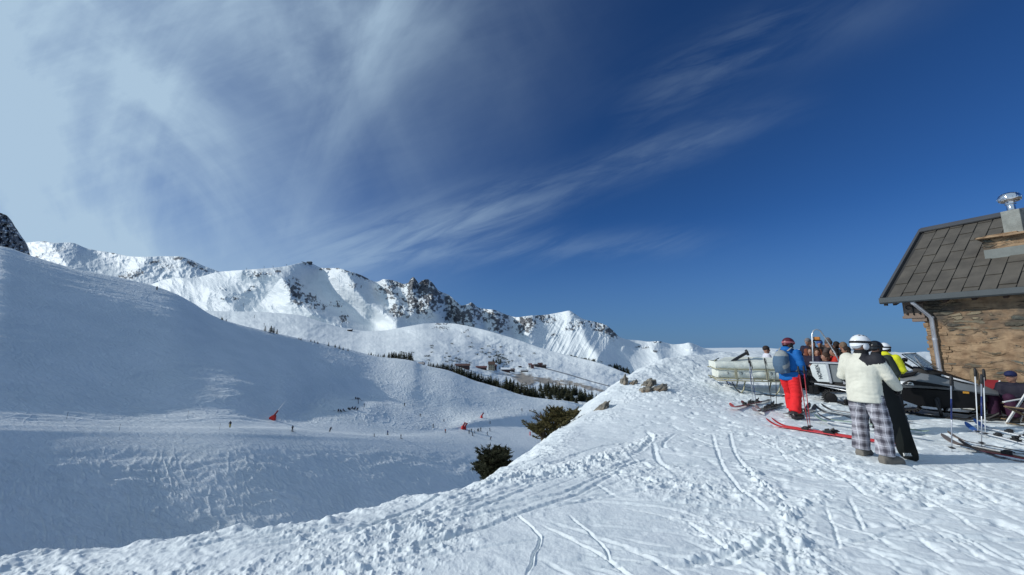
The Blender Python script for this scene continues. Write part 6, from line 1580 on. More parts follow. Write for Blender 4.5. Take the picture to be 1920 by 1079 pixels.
# ---------------------------------------------------------------- trees
def leaf_mat(name, c0, c1):
    m, b = newmat(name); o = b.n('ShaderNodeNewGeometry')
    rnd = o.outputs['Random Per Island']; n_ = b.noise(b.n('ShaderNodeTexCoord').outputs['Object'], 3.0, 3, .6)
    c_ = b.mix(b.math('ADD', b.math('MULTIPLY', rnd, .6), b.math('MULTIPLY', n_, .5)), (*c0, 1), (*c1, 1)); finish(b, c_, .75, 0, None, spec=.2); return m
FOL = leaf_mat("needles_dark", (.010, .015, .008), (.050, .050, .024)); FOLN = leaf_mat("needles_olive", (.030, .032, .012), (.15, .12, .045)); BARK = plain("bark", (.06, .042, .03), .9, 0, .3, 8)
def tiny_conifer(seed, tiers=9):
    rn = random.Random(seed); mb = MB(); mb.cur = 1
    mb.tube([(0, 0, -.12), (0, 0, .9)], [.022, .008], 5); mb.cur = 0
    for i in range(tiers):
        t = i / (tiers - 1); z = .10 + .82 * t; r = (.20 * (1 - t) ** .8 + .025) * rn.uniform(.85, 1.15); n = 9 if t < .7 else 6; ph = rn.uniform(0, 6)
        for k in range(n):
            a = ph + 2 * math.pi * k / n + rn.uniform(-.2, .2); rr = r * rn.uniform(.7, 1.2); w_ = rr * rn.uniform(.30, .45); d = V3(math.cos(a), math.sin(a), 0); s_ = V3(-d.y, d.x, 0)
            base = V3(0, 0, z + .07); tip = d * rr + V3(0, 0, z - .05 * rn.uniform(.5, 1.6)); mid = d * rr * .55 + V3(0, 0, z + .01)
            mb.add([base, mid + s_ * w_, tip, mid - s_ * w_], [(0, 1, 2), (0, 2, 3)])
    mb.add([V3(.02, 0, .9), V3(-.01, .018, .9), V3(-.01, -.018, .9), V3(0, 0, 1.0)], [(0, 1, 3), (1, 2, 3), (2, 0, 3)])
    me = mb.mesh("conifer"); me.materials.append(FOL); me.materials.append(BARK); me.polygons.foreach_set('material_index', mb.mi); return me
TREES = [tiny_conifer(s, 7 + s % 4) for s in range(6)]
def small_bush(seed):
    rn = random.Random(seed); mb = MB()
    for k in range(46):
        v = V3(rn.gauss(0, 1), rn.gauss(0, 1), rn.gauss(0, 1)).normalized() * rn.uniform(.2, .5); v.z = abs(v.z) * .9; q = [v + V3(rn.uniform(-.14, .14), rn.uniform(-.14, .14), rn.uniform(-.10, .14)) for _ in range(3)]; mb.add(q, [(0, 1, 2)])
    me = mb.mesh("dwarf_pine"); me.materials.append(FOL); return me
BUSH = [small_bush(s) for s in range(3)]
_rt = random.Random(77); ntree = [0, 0]
def put_tree(pt, hm, label, group, bush=False):
    o = bpy.data.objects.new("dwarf_pine" if bush else "conifer", (BUSH if bush else TREES)[_rt.randrange(3 if bush else 6)]); COL.objects.link(o)
    w_ = _rt.uniform(1.3, 1.9) if not bush else _rt.uniform(1, 1.8); o.location = pt - V3(0, 0, hm * .03); o.scale = (hm * w_, hm * w_, hm); o.rotation_euler = (0, 0, _rt.uniform(0, 6.28))
    tag(o, label, "bush" if bush else "tree", group); ntree[bush] += 1
crest_y = lambda p: float(pchip([0, 415, 500, 556, 645, 712, 775, 790, 843, 887, 934, 965, 996, 1038, 1057, 1100, 1160], [463, 600, 622, 634, 654, 670, 678, 684, 696, 713, 727, 737, 745, 751, 752, 762, 775], [p])[0])
G1 = ("dark conifer in the tree belt behind the sunlit ski slope below the village", "dark conifers in the belt below the village")
def seg_label(x, o1):
    if x < 725: return ("low dark conifer in the small thin clump at the left of the crest's trees", "conifers of the thin left clump")
    if x < 750: return ("dark conifer in the middle clump of three on the slope's crest", "conifers of the middle clump")
    if x < 790: return ("dark conifer in the thick clump just left of the brown hut", "conifers of the clump by the brown hut")
    if x < 846: return ("low dark conifer at the tree belt's left start beside the brown hut", "conifers at the belt's left start")
    if x < 901: return ("dark conifer of the belt in front of the long red brown building", "conifers below the long building")
    if x < 950: return ("dark conifer of the belt below the cream building, left of the tallest tree", "conifers below the cream building")
    if o1 > 24: return ("small dark conifer on the snow clearing above the tree belt's right part", "conifers above the belt's right part")
    if x < 1012: return ("dark conifer of the belt right below the bare brown ground", "conifers below the brown ground")
    if x < 1062: return ("dark conifer in the broad part of the belt behind the bushy spruce", "conifers in the broad part of the belt")
    return ("dark conifer at the belt's right end, beside the snow mound's flank", "conifers at the belt's right end")
belt = [(688, 722, 0, 3, 9, 6, 10), (727, 749, 0, 3, 10, 12, 16), (748, 776, 0, 3, 9, 10, 18), (802, 826, 0, 2, 9, 9, 13), (826, 846, 0, 2, 8, 12, 15), (846, 900, 0, 3, 22, 14, 20), (900, 936, 0, 3, 14, 15, 21),
        (930, 950, 0, 2, 6, 12, 18), (950, 1012, 0, 9, 28, 16, 24), (1012, 1062, 0, 20, 26, 15, 22), (1025, 1064, 14, 26, 10, 9, 14), (1062, 1165, 0, 20, 38, 16, 24)]
for x0, x1, o0, o1, n, h0, h1 in belt:
    for k in range(n):
        x = x0 + (x1 - x0) * (k + _rt.uniform(.1, .9)) / n; y = crest_y(x) + 3 - _rt.uniform(o0, o1); hp = _rt.uniform(h0, h1); p = mid_pt(x, y); put_tree(p, hp * p.y / FPX, *seg_label(x, o1))
for k in range(13):
    x = _rt.gauss(934, 9); y = _rt.gauss(682, 5); p = mid_pt(x, y); put_tree(p, _rt.uniform(5, 8) * p.y / FPX, "small dark conifer on the knoll right of the cream building", "conifers on the knoll in the village")
p = mid_pt(949, 733); put_tree(p, 27 * p.y / FPX, "tallest conifer, standing clear above the tree belt beside the bare brown ground", None)
for x, y, h in ((1140, 703, 12), (1148, 702, 8)): pass
for k in range(24):
    x = _rt.uniform(1151, 1196); y = 690 + (x - 1151) * .40 + _rt.uniform(0, 6); p = mtn_pt(x, min(y, 712)); put_tree(p, _rt.uniform(8, 14) * p.y / FPX, "dark conifer in the small wood beyond the right shoulder of the village slope", "conifers beyond the village slope")
for x, y, h in ((415, 599, 4), (418, 600, 4), (497, 621, 9), (508, 624, 12), (513, 625, 11), (519, 626, 8), (425, 602, 2.5), (560, 637, 3), (564, 638, 3), (583, 641, 3), (590, 643, 4), (596, 645, 3.5), (616, 649, 6), (628, 652, 4.5), (636, 654, 5), (643, 656, 4), (652, 658, 3)):
    q = val_pt(x, y); p = V3(q.x, q.y, q.z); put_tree(p, (h + 2) * p.y / FPX, "small lone conifer on the crest of the long shaded slope", "lone conifers along the crest of the long slope")
for k in range(70):
    cx, cy, sx, sy = _rt.choice([(835, 663, 14, 7), (862, 664, 18, 7), (905, 663, 20, 8), (935, 676, 10, 7), (925, 664, 12, 6), (880, 648, 30, 7), (790, 668, 14, 6), (948, 680, 9, 4), (960, 668, 20, 5), (850, 676, 12, 4), (760, 664, 8, 3), (932, 672, 8, 5)])
    x = _rt.gauss(cx, sx); y = _rt.gauss(cy, sy)
    if y < float(pchip(*GC, [x])[0]) + 6 or y > crest_y(x) - 3: continue
    p = mid_pt(x, y); put_tree(p, _rt.uniform(4, 8) * p.y / FPX, "small dark bush scattered over the open snow slope above the village", "dark bushes on the slope above the village", True)
for k in range(46):
    x = _rt.uniform(1058, 1180); y = 668 + (x - 1058) * .22 + abs(_rt.gauss(0, 5)) - 4
    p = mtn_pt(x, y); put_tree(p, _rt.uniform(4, 8) * p.y / FPX, "small dark bush on the foot of the far mountain right of the village", "dark bushes at the foot of the far mountain", True)

def big_conifer(label, base, H, R, seed, tops=1, col=FOLN, round_=False, lean=0):
    rn = random.Random(seed); r_ = empty("young_spruce" if not round_ else "dense_spruce", base); tag(r_, label, "tree", None)
    mb = MB(); mb.tube([(0, 0, -.3), (0, 0, H * .5), (lean * .5, 0, H * .93)], [.07, .045, .01], 8); mb.build("trunk", BARK, r_, smooth=True)
    mb = MB(); bmb = MB()
    def needles(p0, p1, dens, ln):
        d = (p1 - p0); L_ = d.length; 
        if L_ < 1e-4: return
        d.normalize(); n = max(2, int(L_ * dens))
        for k in range(n):
            p = p0 + d * L_ * (k + rn.random()) / n; v = (d * rn.uniform(.2, .9) + V3(rn.gauss(0, .6), rn.gauss(0, .6), rn.gauss(0, .45) + .15)).normalized(); s_ = v.cross(V3(rn.gauss(0, 1), rn.gauss(0, 1), rn.gauss(0, 1))).normalized() * ln * .20; q = p + v * ln * rn.uniform(.6, 1.2)
            mb.add([p - s_, p + s_, q], [(0, 1, 2)])
    nt = int(H / .05)
    for i in range(nt):
        t = i / nt; z = H * (.12 + .88 * t)
        pr_ = (1 - t) ** .75 if not round_ else math.sqrt(max(0, 1 - max(0, (t - .35) / .65) ** 2.4)) * (.8 + .2 * min(1, t * 3))
        for k in range(9 if not round_ else 15):
            a = rn.uniform(0, 6.283); L_ = R * pr_ * rn.choice((.5, .75, .9, 1.0, 1.3)) * rn.uniform(.8, 1.15) + .05; d = V3(math.cos(a), math.sin(a), rn.uniform(.15, .75)); o_ = V3(lean * t * t, 0, z)
            p1 = o_ + d * L_; pm = o_ + d * L_ * .55 - V3(0, 0, L_ * .07)
            bmb.tube([o_, pm, p1], [.010, .007, .003], 4, caps=False)
            needles(o_.lerp(pm, .3), pm, 60, .075); needles(pm, p1, 90, .07)
            for w_ in range(4):
                q0 = pm.lerp(p1, rn.random()); side = V3(-d.y, d.x, 0) * rn.choice((-1, 1)); q1 = q0 + (side * rn.uniform(.4, .9) + d * .6 + V3(0, 0, rn.uniform(-.1, .3))) * L_ * .28; needles(q0, q1, 90, .065)
    needles(V3(lean * .8, 0, H * .9), V3(lean, 0, H), 160, .045)
    mb.build("crown", col, r_); bmb.build("branch", BARK, r_)
    return r_
def edge_tree(label, px, py_top, Y, R, seed, **k):
    top = P(px, py_top, Y); g = float(base_h(np.array([top.x]), np.array([top.y]))[0][0]); big_conifer(label, V3(top.x, top.y, g), top.z - g, R, seed, **k)
edge_tree("tall bushy olive green spruce rising behind the left edge of the snow mound", 1042, 767, 10.2, .50, 3)
edge_tree("smaller spruce top just right of the tall bushy one behind the mound", 1062, 777, 10.0, .34, 4)
edge_tree("thin spindly spruce tip furthest right above the mound's snow edge", 1077, 770, 11.2, .16, 5)
edge_tree("low spruce leaning out below the tall bushy one", 1018, 798, 9.6, .40, 6)
edge_tree("round dense dark spruce half hidden by the snow rim at the centre", 922, 849, 8.4, .27, 7, round_=True, col=FOL)
edge_tree("slim dark spruce pressed against the right of the round one", 942, 842, 8.9, .22, 8, round_=False, col=FOL)

# ---------------------------------------------------------------- rocks on the mound
def rock_mat():
    m, b = newmat("lichen_rock"); o = b.n('ShaderNodeTexCoord').outputs['Object']; n1 = b.noise(o, 3.0, 7, .65); n2 = b.noise(o, 9.0, 6, .7); n3 = b.noise(o, 1.3, 3, .5)
    c_ = b.mix(b.smooth(n1, .35, .65), (.12, .11, .095, 1), (.36, .33, .27, 1)); c_ = b.mix(b.smooth(n3, .5, .68, 0, .75), c_, (.17, .10, .055, 1)); c_ = b.mix(b.smooth(n2, .58, .7, 0, .7), c_, (.035, .035, .032, 1)); finish(b, c_, .9, 0, b.math('ADD', n1, n2), .9, .04, .2); return m
RKM = rock_mat()
def rock(label, px, py, size, seed, rot=0, sink=.35, tilt=-18):
    p = terr_hit(px, py); n = 40; U_, V_ = np.meshgrid(np.linspace(0, 2 * math.pi, n, endpoint=False), np.linspace(.02, math.pi - .02, 28))
    x = np.cos(U_) * np.sin(V_); y = np.sin(U_) * np.sin(V_); z = np.cos(V_)
    r = 1 + .30 * ridged(x * 1.6 + seed, y * 1.6 + z * 1.2, 4, seed) + .16 * np.abs(fbm(x * 4 + z * 3, y * 4 - z * 2 + seed, 4, seed + 3)) 
    r = r * (1 - .12 * np.floor(2.5 * perlin(x * 2.2 + z, y * 2.2 - z + seed, seed + 9)))
    me = grid_mesh("rock", x * r * size[0], y * r * size[1], z * r * size[2], wrap=True); o = obj("rock", me, RKM); me.set_sharp_from_angle(angle=rad(32)); o.location = p + V3(0, .15, -size[2] * sink); o.rotation_euler = (rad(-12), rad(tilt), rot * .2); tag(o, label, "rock", None); return o
rock("large grey and tan rock breaking out of the mound's snow", 1215, 726, (.12, .18, .29), 4, .4, .25, 42)
rock("low reddish brown rock touching the right foot of the large grey one", 1234, 735, (.095, .17, .30), 8, .2, .05, 68)
rock("dark mossy rock at the lower left foot of the large grey one", 1213, 738, (.12, .17, .17), 9, 1.2, .15, 55)
rock("upright grey rock on the mound's left skyline", 1171, 722, (.09, .16, .27), 6, .2, .25, 20)
rock("small tan stone between the skyline rock and the large one", 1190, 721, (.06, .10, .13), 11, .1, .0, 60)
rock("long slanting grey rock lower down the mound's left edge", 1127, 771, (.075, .15, .26), 14, 1.0, .15, 50)

# ---------------------------------------------------------------- skiers in the valley
NVY = (.010, .014, .035)
def low_person(pose):
    """one small figure: slot 0 jacket, 1 trousers, 2 head, 3 boots"""
    mb = MB()
    if pose == 'sit':
        J = dict(p=(0, 0, .28), c=(-.05, 0, .62), h=(0, 0, .88), kl=(.36, .14, .48), kr=(.34, -.16, .46), al=(.55, .16, .08), ar=(.52, -.2, .08), sl=(-.03, .19, .70), sr=(-.03, -.19, .70), wl=(.28, .16, .45), wr=(.26, -.2, .42))
    elif pose == 'tuck':
        J = dict(p=(-.22, 0, .70), c=(.16, 0, 1.02), h=(.34, 0, 1.18), kl=(.12, .15, .48), kr=(.16, -.16, .48), al=(-.06, .16, .10), ar=(-.02, -.18, .10), sl=(.14, .20, 1.10), sr=(.14, -.20, 1.10), wl=(.48, .26, .85), wr=(.45, -.30, .80))
    elif pose == 'lean':
        J = dict(p=(.0, .05, .84), c=(.10, .22, 1.22), h=(.13, .33, 1.52), kl=(.10, .05, .46), kr=(.10, -.22, .48), al=(0, -.06, .10), ar=(0, -.34, .10), sl=(.08, .44, 1.28), sr=(.06, .06, 1.38), wl=(.34, .55, .95), wr=(.30, -.15, 1.08))
    else:
        J = dict(p=(0, 0, .92), c=(.05, 0, 1.32), h=(.08, 0, 1.64), kl=(.06, .12, .50), kr=(.04, -.12, .50), al=(0, .14, .10), ar=(0, -.14, .10), sl=(.04, .20, 1.42), sr=(.04, -.20, 1.42), wl=(.28, .26, 1.02), wr=(.26, -.28, 1.0))
    J = {a: V3(*b_) for a, b_ in J.items()}
    mb.cur = 0; mb.tube([J['p'], J['p'].lerp(J['c'], .5), J['c'], J['c'].lerp(J['h'], .55)], [.17, .17, .19, .07], 8)
    for n in 'lr': s_, w_ = J['s' + n], J['w' + n]; e_ = s_.lerp(w_, .5) + V3(-.06, .04 if n == 'l' else -.04, -.05); mb.tube([J['c'].lerp(J['h'], .3), s_, e_, w_], [.08, .08, .065, .055], 6)
    mb.cur = 1
    for n in 'lr': mb.tube([J['p'] + V3(0, .08 if n == 'l' else -.08, .02), J['k' + n], J['a' + n]], [.13, .095, .085], 6)
    mb.cur = 2; mb.ball(J['h'], (.12, .11, .135), 8)
    mb.cur = 3
    for n in 'lr': a = J['a' + n]; mb.tube([a + V3(-.10, 0, -.03), a + V3(.16, 0, -.05)], [.065, .05], 6)
    return mb, J
_lp = {}
def skier(px, py, label, jac=NVY, tro=(.015, .015, .02), head=(.03, .03, .035), pose='stand', heading=0.0, skis=True, scale=1.0, group="skiers in the valley", board=False, poles=True):
    p = val_pt(px, py); p = p + V3(0, 0, .02)
    if pose not in _lp:
        mb, J = low_person(pose); me = mb.mesh("body", True)
        for q in range(4): me.materials.append(BLK)
        me.polygons.foreach_set('material_index', mb.mi); _lp[pose] = (me, J)
    me, J = _lp[pose]
    r_ = empty("person", p, heading); r_.scale = (scale,) * 3; tag(r_, label, "person", group)
    o = obj("body", me, None, r_); ms = [plain("far_%02d%02d%02d" % tuple(int(c_ * 99) for c_ in c3), c3, .8) for c3 in (jac, tro, head, (.02, .02, .02))]
    for q, m in enumerate(ms): o.material_slots[q].link = 'OBJECT'; o.material_slots[q].material = m
    if skis:
        for n in (('l', 'r') if not board else ('l',)):
            a = J['a' + n]; key = 'ski' + pose + n + str(board)
            if key not in _lp:
                mb = MB(); w_ = .05 if not board else .14; y = a.y if not board else 0; mb.loft([[V3(x, y - w_, z), V3(x, y + w_, z), V3(x, y + w_, z + .03), V3(x, y - w_, z + .03)] for x, z in ((-.75, .02), (.65, .02), (.82, .05), (.92, .14))]); _lp[key] = mb.mesh("ski"); _lp[key].materials.append(BLK)
            obj("ski" if not board else "snowboard_deck", _lp[key], None, r_)
    if poles and skis and not board and pose in ('stand', 'tuck', 'lean'):
        for n in 'lr':
            key = 'pole' + pose + n
            if key not in _lp:
                w_ = J['w' + n]; mb = MB(); e_ = V3(w_.x + .05, w_.y * 1.25, .0) if pose == 'stand' else V3(w_.x - .85, w_.y * 1.3, .25); mb.tube([w_ + V3(0, 0, .08), e_], [.018, .012], 5); _lp[key] = mb.mesh("pole"); _lp[key].materials.append(BLK)
            obj("pole", _lp[key], None, r_)
    return r_
D_ = math.radians
skier(431, 802, "skier in a navy jacket and yellow trousers on the left stretch of the piste", NVY, (.40, .30, .05), heading=D_(-60), board=True, poles=False)
skier(548, 809, "dark skier on the piste just below the red snow gun", heading=D_(-30))
skier(619, 810, "dark skier leaning left into a turn on the piste", pose='lean', heading=D_(-80))
skier(701, 819, "small grey clad child skier at the lower edge of the piste", (.12, .12, .13), (.08, .06, .06), scale=.62, heading=D_(-20))
skier(727, 816, "skier in a blue jacket upright in the middle of the piste", (.02, .05, .20), NVY, heading=D_(-100))
skier(752, 823, "skier in navy standing lowest on the piste, right of the blue jacket one", (.012, .02, .07), NVY, heading=D_(200))
skier(758, 762, "tiny skier high on the slope above the shaded hump", (.05, .06, .06), heading=D_(-70))
skier(788, 781, "crouching skier racing down the shaded hump's right flank", pose='tuck', heading=D_(-35))
skier(812, 802, "dark skier on the narrow track below the shaded hump", heading=D_(-20))
skier(835, 812, "skier in an orange jacket at the right tip of the shaded hump", (.42, .10, .05), (.10, .05, .05), heading=D_(-90))
skier(832, 791, "tiny dark skier left above the double red snow guns", scale=.7, heading=D_(-50))
for q, (x, y, c_, pz, sc, lb) in enumerate((
    (880, 813, NVY, 'stand', 1, "leftmost dark skier of the knot below the double red snow guns"), (884, 811, (.02, .03, .02), 'stand', 1, "second dark skier of the knot below the double red snow guns"),
    (886, 818, NVY, 'stand', 1.05, "skier in navy standing lowest of the knot below the red snow guns"), (890, 813, (.25, .27, .30), 'stand', .9, "pale grey skier in the knot below the red snow guns"),
    (895, 809, NVY, 'tuck', 1, "bent over dark skier in the row of three right of the knot"), (898, 809, (.06, .08, .09), 'stand', .85, "grey skier in the middle of the row of three"),
    (902, 809, (.015, .03, .03), 'stand', 1.1, "tall dark skier at the right of the row of three"), (914, 816, NVY, 'stand', 1, "dark skier standing by himself right of the row of three"),
    (919, 809, (.01, .01, .04), 'stand', 1, "skier in dark blue above the one standing by himself"), (919, 795, (.05, .07, .09), 'stand', .9, "skier on the upper track right of the red snow guns"),
    (920, 825, (.03, .02, .03), 'lean', 1, "skier leaning over, lowest and rightmost on the wide piste"))):
    skier(x, y, lb, c_, head=(.04, .04, .05), pose=pz, scale=sc, heading=D_(-90 + 37 * q))
skier(979, 771, "tiny dark skier on the far slope above the upper track", heading=D_(-60))
skier(1009, 790, "dark skier at the right end of the upper track by the red snow gun", heading=D_(-100))
skier(294, 544, "tiny skier on the sunlit crest of the big left hill", heading=D_(-40))
skier(683, 764, "dark person standing right of the resting groups on the hump", heading=D_(200), skis=False)
skier(672, 757, "person in pale clothes standing behind the resting group", (.35, .38, .42), (.2, .2, .25), heading=D_(170), skis=False, group="people resting on the hump")
cols = [NVY, (.02, .02, .02), (.05, .02, .05), (.02, .04, .03), (.06, .05, .04)]
for q, (x, y) in enumerate(((634, 772), (638, 773), (643, 772), (653, 769), (656, 770), (661, 768), (664, 769), (667, 768), (671, 769), (667, 749), (670, 750), (673, 750))):
    grp = 0 if q < 3 else 1 if q < 9 else 2
    skier(x, y, ["person sitting in the snow in the leftmost resting group on the hump", "person sitting in the snow in the largest resting group on the hump", "person sitting in the snow in the topmost resting group on the hump"][grp], cols[q % 5], cols[(q + 2) % 5], pose='sit', heading=D_(-60 + 40 * q), skis=False, scale=1.15, group=["people resting leftmost on the hump", "people resting mid hump", "people resting topmost on the hump"][grp])
# skis parked beside the resting groups
for q, (x, y) in enumerate(((626, 771), (648, 772), (661, 750), (678, 752))):
    p = val_pt(x, y); o = bpy.data.objects.new("ski", None); COL.objects.link(o); o.location = p + V3(0, 0, .05); o.rotation_euler = (0, 0, D_(-15 + 12 * q)); tag(o, ["dark ski lying left of the leftmost resting group", "dark ski lying between the two lower resting groups", "dark ski lying left of the topmost resting group", "dark ski lying right of the topmost resting group"][q], "ski", "skis beside the resting groups")
    mb = MB(); mb.loft([[V3(x_, -.06, z), V3(x_, .06, z), V3(x_, .06, z + .04), V3(x_, -.06, z + .04)] for x_, z in ((-.85, 0), (.7, 0), (.95, .12))]); mb.build("ski_body", BLK, o); mb = MB(); mb.box((0, 0, .07), (.3, .08, .08)); mb.build("binding", BLKP, o)

# ---------------------------------------------------------------- snow guns and piste marks
PAD = plain("pad_red", (.52, .015, .012), .6); PADD = plain("pad_dark_red", (.22, .012, .02), .6)
def lance_gun(px, py, tx, ty):
    p = val_pt(px, py); r_ = empty("snow_gun", p); tag(r_, "tall snow lance with a red padded base and slanting pole above the piste", "snow gun"); s_ = p.y / FPX
    top = P(tx, ty, p.y) - p; up = top.normalized(); W = 9 * s_
    mb = MB(); mb.prism([V3(-W * .7, -W * .3, -.4), V3(W * .5, -W * .3, -.5), V3(W * .55, -W * .3, W * .75), V3(W * .2, -W * .3, W * .95), V3(-W * .55, -W * .3, W * .5)], (0, W * .6, 0)); mb.build("base_pad", PAD, r_, bevel=.08)
    a = V3(W * .05, 0, W * .5); m_ = a.lerp(top, .38); mb = MB(); mb.tube([a, m_], [W * .20, W * .15], 8); mb.build("mast_pad", PADD, r_, smooth=True)
    mb = MB(); mb.tube([m_ - up * .2, top], [.10, .055], 8); mb.build("lance", plain("lance_white", (.7, .7, .72), .4), r_, smooth=True)
lance_gun(511, 787, 536, 751)
def red_gun(px, py, hp, label, n=1):
    p = val_pt(px, py); r_ = empty("snow_gun", p, 0); tag(r_, label, "snow gun", None); s_ = p.y / FPX; h = hp * s_
    mb = MB(); mb.lathe([(h * .24, -.3), (h * .25, h * .1), (h * .21, h * .42), (h * .15, h * .48)], (0, 0, 0), 10); mb.build("base_pad", PAD, r_, smooth=True)
    mb = MB(); mb.tube([V3(0, 0, h * .35), V3(h * .22, 0, h * .72), V3(h * .38, 0, h * .95)], [h * .13, h * .12, h * .15], 8); mb.build("barrel", PADD, r_, smooth=True)
red_gun(867, 805, 12, "red padded snow gun, left one of the pair standing on the piste"); red_gun(871, 805, 11, "red padded snow gun, right one of the pair standing on the piste")
red_gun(903, 784, 9, "single red snow gun at the foot of the slope above the pair"); red_gun(1013, 784, 7, "small red snow gun at the far right end of the upper track")
p = val_pt(994, 817); r_ = empty("piste_marker", p); tag(r_, "piste marker pole with a red foot and white sign right of the skiers", "marker pole"); s_ = p.y / FPX
mb = MB(); mb.cyl((0, 0, -.3), (0, 0, 6 * s_), 1.0 * s_, None, 8); mb.build("foot_pad", PAD, r_, smooth=True); mb = MB(); mb.cyl((0, 0, 6 * s_), (0, 0, 11 * s_), .25 * s_, None, 6); mb.build("pole", PADD, r_); mb = MB(); mb.box((0, 0, 13 * s_), (4.5 * s_, .1, 4 * s_)); mb.build("sign", plain("sign_white", (.62, .65, .68), .5), r_, bevel=.04)
for q, (x, y, lb) in enumerate(((125, 786, "thin dark piste stick on the hill's foot, leftmost of three"), (352, 781, "thin dark piste stick on the hill's foot above the mid piste"), (223, 808, "thin dark piste stick on the lower piste edge at left"), (411, 806, "thin dark piste stick just left of the yellow trousers skier"))):
    p = val_pt(x, y); r_ = empty("piste_stick", p); tag(r_, lb, "marker pole", "thin piste sticks along the left piste"); mb = MB(); mb.tube([(0, 0, -.2), (.15, 0, 1.5)], .03, 6); mb.build("pole", plain("stick_grey", (.08, .09, .11), .7), r_); mb = MB(); mb.lathe([(.045, 0), (.05, .08), (.03, .12)], (.13, 0, 1.4), 6); mb.build("cap", plain("stick_cap", (.15, .1, .1), .7), r_)
# kicker block of snow at the head of the branch track
# ---------------------------------------------------------------- buildings far away
def far_house(px0, px1, py_base, py_eave, label, wall, roofc, ptf=mid_pt, cat="house", name="chalet", rise=.35, windows=3, depth=.5, snowy=False, rz=0.0, group="buildings of the village"):
    a = ptf((px0 + px1) / 2, py_base); s_ = a.y / FPX; W = (px1 - px0) * s_; h = (py_base - py_eave) * s_; d = W * depth
    r_ = empty(name, a, rz); tag(r_, label, cat, group); WM = plain("wall_%02d%02d%02d" % tuple(int(c_ * 99) for c_ in wall), wall, .85, 0, .15, .4); RM = plain("roof_%02d%02d%02d" % tuple(int(c_ * 99) for c_ in roofc), roofc, .8, 0, .12, .4)
    mb = MB(); mb.prism([V3(-W / 2, -d / 2, -2.5), V3(W / 2, -d / 2, -2.5), V3(W / 2, -d / 2, h), V3(-W / 2, -d / 2, h)], (0, d, 0)); wl = mb.build("wall", WM, r_)
    ov = W * .04 + .3; rh = d * rise
    mb = MB(); mb.prism([V3(-W / 2 - ov, -d / 2 - ov, h - .1), V3(-W / 2 - ov, 0, h + rh), V3(-W / 2 - ov, d / 2 + ov, h - .1), V3(-W / 2 - ov, d / 2 + ov, h + .25), V3(-W / 2 - ov, 0, h + rh + .4), V3(-W / 2 - ov, -d / 2 - ov, h + .25)], (W + 2 * ov, 0, 0)); rf = mb.build("roof", RM, r_)
    mb = MB(); mb.prism([V3(-W / 2 + .02, -d / 2 + .02, h), V3(-W / 2 + .02, d / 2 - .02, h), V3(-W / 2 + .02, 0, h + rh)], (W - .04, 0, 0)); mb.build("gable", WM, r_)
    mb = MB(); mb.box((W * .25, 0, h + rh + .6), (.9, .9, 1.6)); mb.build("chimney", plain("chimney_grey", (.2, .19, .18), .9), rf)
    nf = max(1, int(h / 2.6))
    for f_ in range(nf):
        for k in range(windows):
            mb = MB(); x = -W / 2 + W * (k + .5) / windows; z = h * (f_ + .55) / nf; mb.box((x, -d / 2 - .03, z), (min(1.4, W / windows * .5), .08, min(1.3, h / nf * .5))); mb.build("window", plain("far_glass", (.03, .04, .05), .15), r_)
BRW = (.075, .035, .03); CRM = (.42, .36, .26); DRK = (.05, .035, .03); SNR = (.70, .74, .78)
far_house(855, 880, 690, 686, "long low red brown building at the left end of the village", BRW, (.10, .055, .05), windows=8, depth=.35)
far_house(893, 912, 692, 689.5, "low dark red building between the long one and the pale tower", BRW, (.12, .05, .05), windows=5, depth=.35)
far_house(916, 927, 694, 684, "tall cream building with a brown roof in the middle of the village", CRM, (.09, .05, .035), windows=3, depth=.9, rise=.5)
far_house(922, 931, 693, 687, "smaller brown house leaning against the tall cream building", (.10, .06, .05), BRW, windows=2, depth=.8)
far_house(940, 956, 697, 693, "wide chalet with a snow covered roof right of the cream building", BRW, SNR, windows=5, depth=.5)
far_house(955, 965, 697, 694, "short dark shed joined to the wide snow roofed chalet", DRK, (.12, .10, .10), windows=2, depth=.6)
far_house(972, 978, 689, 686.5, "small dark hut alone above the road in the village", DRK, SNR, windows=1, depth=.8)
far_house(991, 997, 689, 684, "white walled chalet with a red roof near the village's right end", (.5, .47, .45), (.18, .07, .06), windows=2, depth=.8)
far_house(996, 1001, 691, 686, "small red house just below the white walled chalet", (.13, .055, .05), BRW, windows=1, depth=.9)
far_house(1002, 1010, 688, 685, "dark low building left in the village's right cluster", DRK, (.08, .07, .07), windows=3, depth=.6)
far_house(1009, 1017, 688.5, 683.5, "red brown chalet highest in the village's right cluster", (.14, .06, .05), BRW, windows=3, depth=.8)
far_house(1016, 1024, 690, 686.5, "dark chalet at the far right end of the village", DRK, (.07, .06, .06), windows=2, depth=.7)
far_house(977, 990, 697.5, 695.5, "row of low dark sheds under the white walled chalet", (.06, .06, .06), (.35, .36, .38), windows=4, depth=.3)
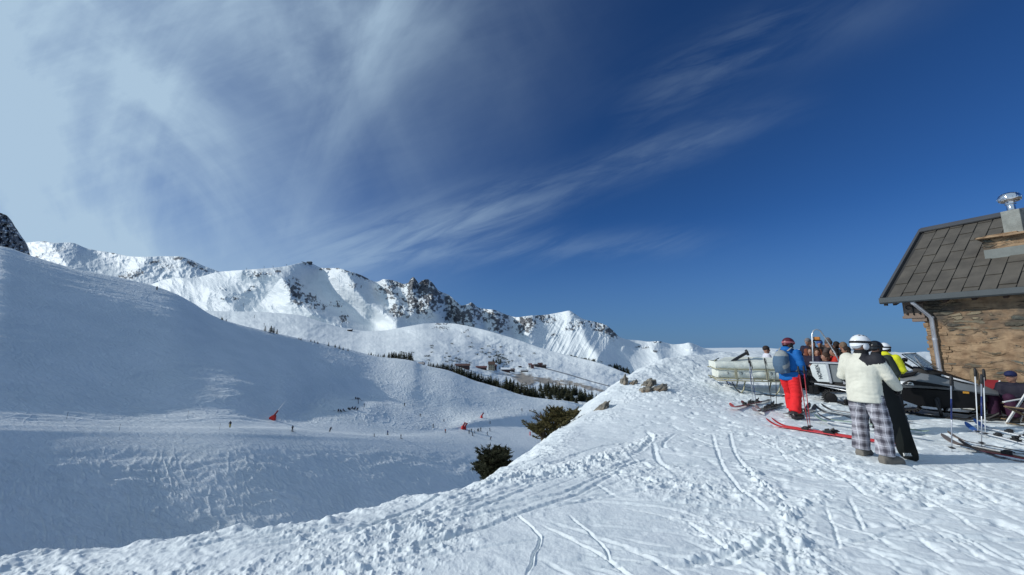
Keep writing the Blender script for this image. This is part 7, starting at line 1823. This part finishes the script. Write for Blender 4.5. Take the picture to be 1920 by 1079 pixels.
far_house(652, 660, 621, 618.5, "dark mountain hut with a snowy roof on the ridge below the shaded gully", DRK, SNR, windows=2, depth=.6, name="mountain_hut", cat="hut", group=None)
far_house(785, 795, 688, 683, "brown hut peeping over the crest at the left end of the tree belt", BRW, (.30, .28, .28), windows=2, depth=.8, name="mountain_hut", cat="hut", group=None)
far_house(576, 584, 495.5, 492.5, "dark lift station building on the mountain's rounded top", (.06, .07, .08), (.10, .11, .12), ptf=mtn_pt, windows=2, depth=.7, name="lift_station", cat="lift station", group=None)
p = mtn_pt(571, 496); s_ = p.y / FPX; r_ = empty("lift_station", p); tag(r_, "lift station with a long slanting roof left on the mountain's rounded top", "lift station")
STM = plain("steel_far", (.07, .08, .09), .6); mb = MB(); mb.prism([V3(-5 * s_, -2 * s_, 4.6 * s_), V3(4 * s_, -2 * s_, 1.8 * s_), V3(4 * s_, -2 * s_, 2.8 * s_), V3(-5 * s_, -2 * s_, 5.4 * s_)], (0, 4 * s_, 0)); mb.build("roof", STM, r_)
for x in (-3, 2): mb = MB(); mb.box((x * s_, 0, 1 * s_), (.6 * s_, 1 * s_, (6 - x * .6) * s_)); mb.build("pillar", STM, r_)
def pylon(px, py, hp, label, ptf=mtn_pt):
    p = ptf(px, py); s_ = p.y / FPX; r_ = empty("lift_pylon", p); tag(r_, label, "lift pylon", "lift pylons on the mountain"); h = hp * s_
    mb = MB(); mb.cyl((0, 0, -2), (0, 0, h), .55, .4, 6); mb.build("mast", STM, r_); mb = MB(); mb.box((0, 0, h), (3.2 * s_, .6, .5)); mb.build("cross_arm", STM, r_)
for x, y, h, lb in ((462, 508, 5, "lift pylon furthest left on the mountain's skyline"), (495, 503, 5, "second lift pylon from the left on the skyline"), (512, 502, 4, "third lift pylon from the left on the skyline"), (537, 498, 4, "lift pylon nearest the rounded top on the skyline"), (456, 575, 6, "highest of the three lift pylons on the lower left snowfield"), (477, 597, 6, "middle of the three lift pylons on the lower left snowfield")):
    pylon(x, y, h, lb, mtn_pt if y < 584 else mid_pt)
pylon(495, 613, 6, "lowest of the three lift pylons on the lower left snowfield", mid_pt)
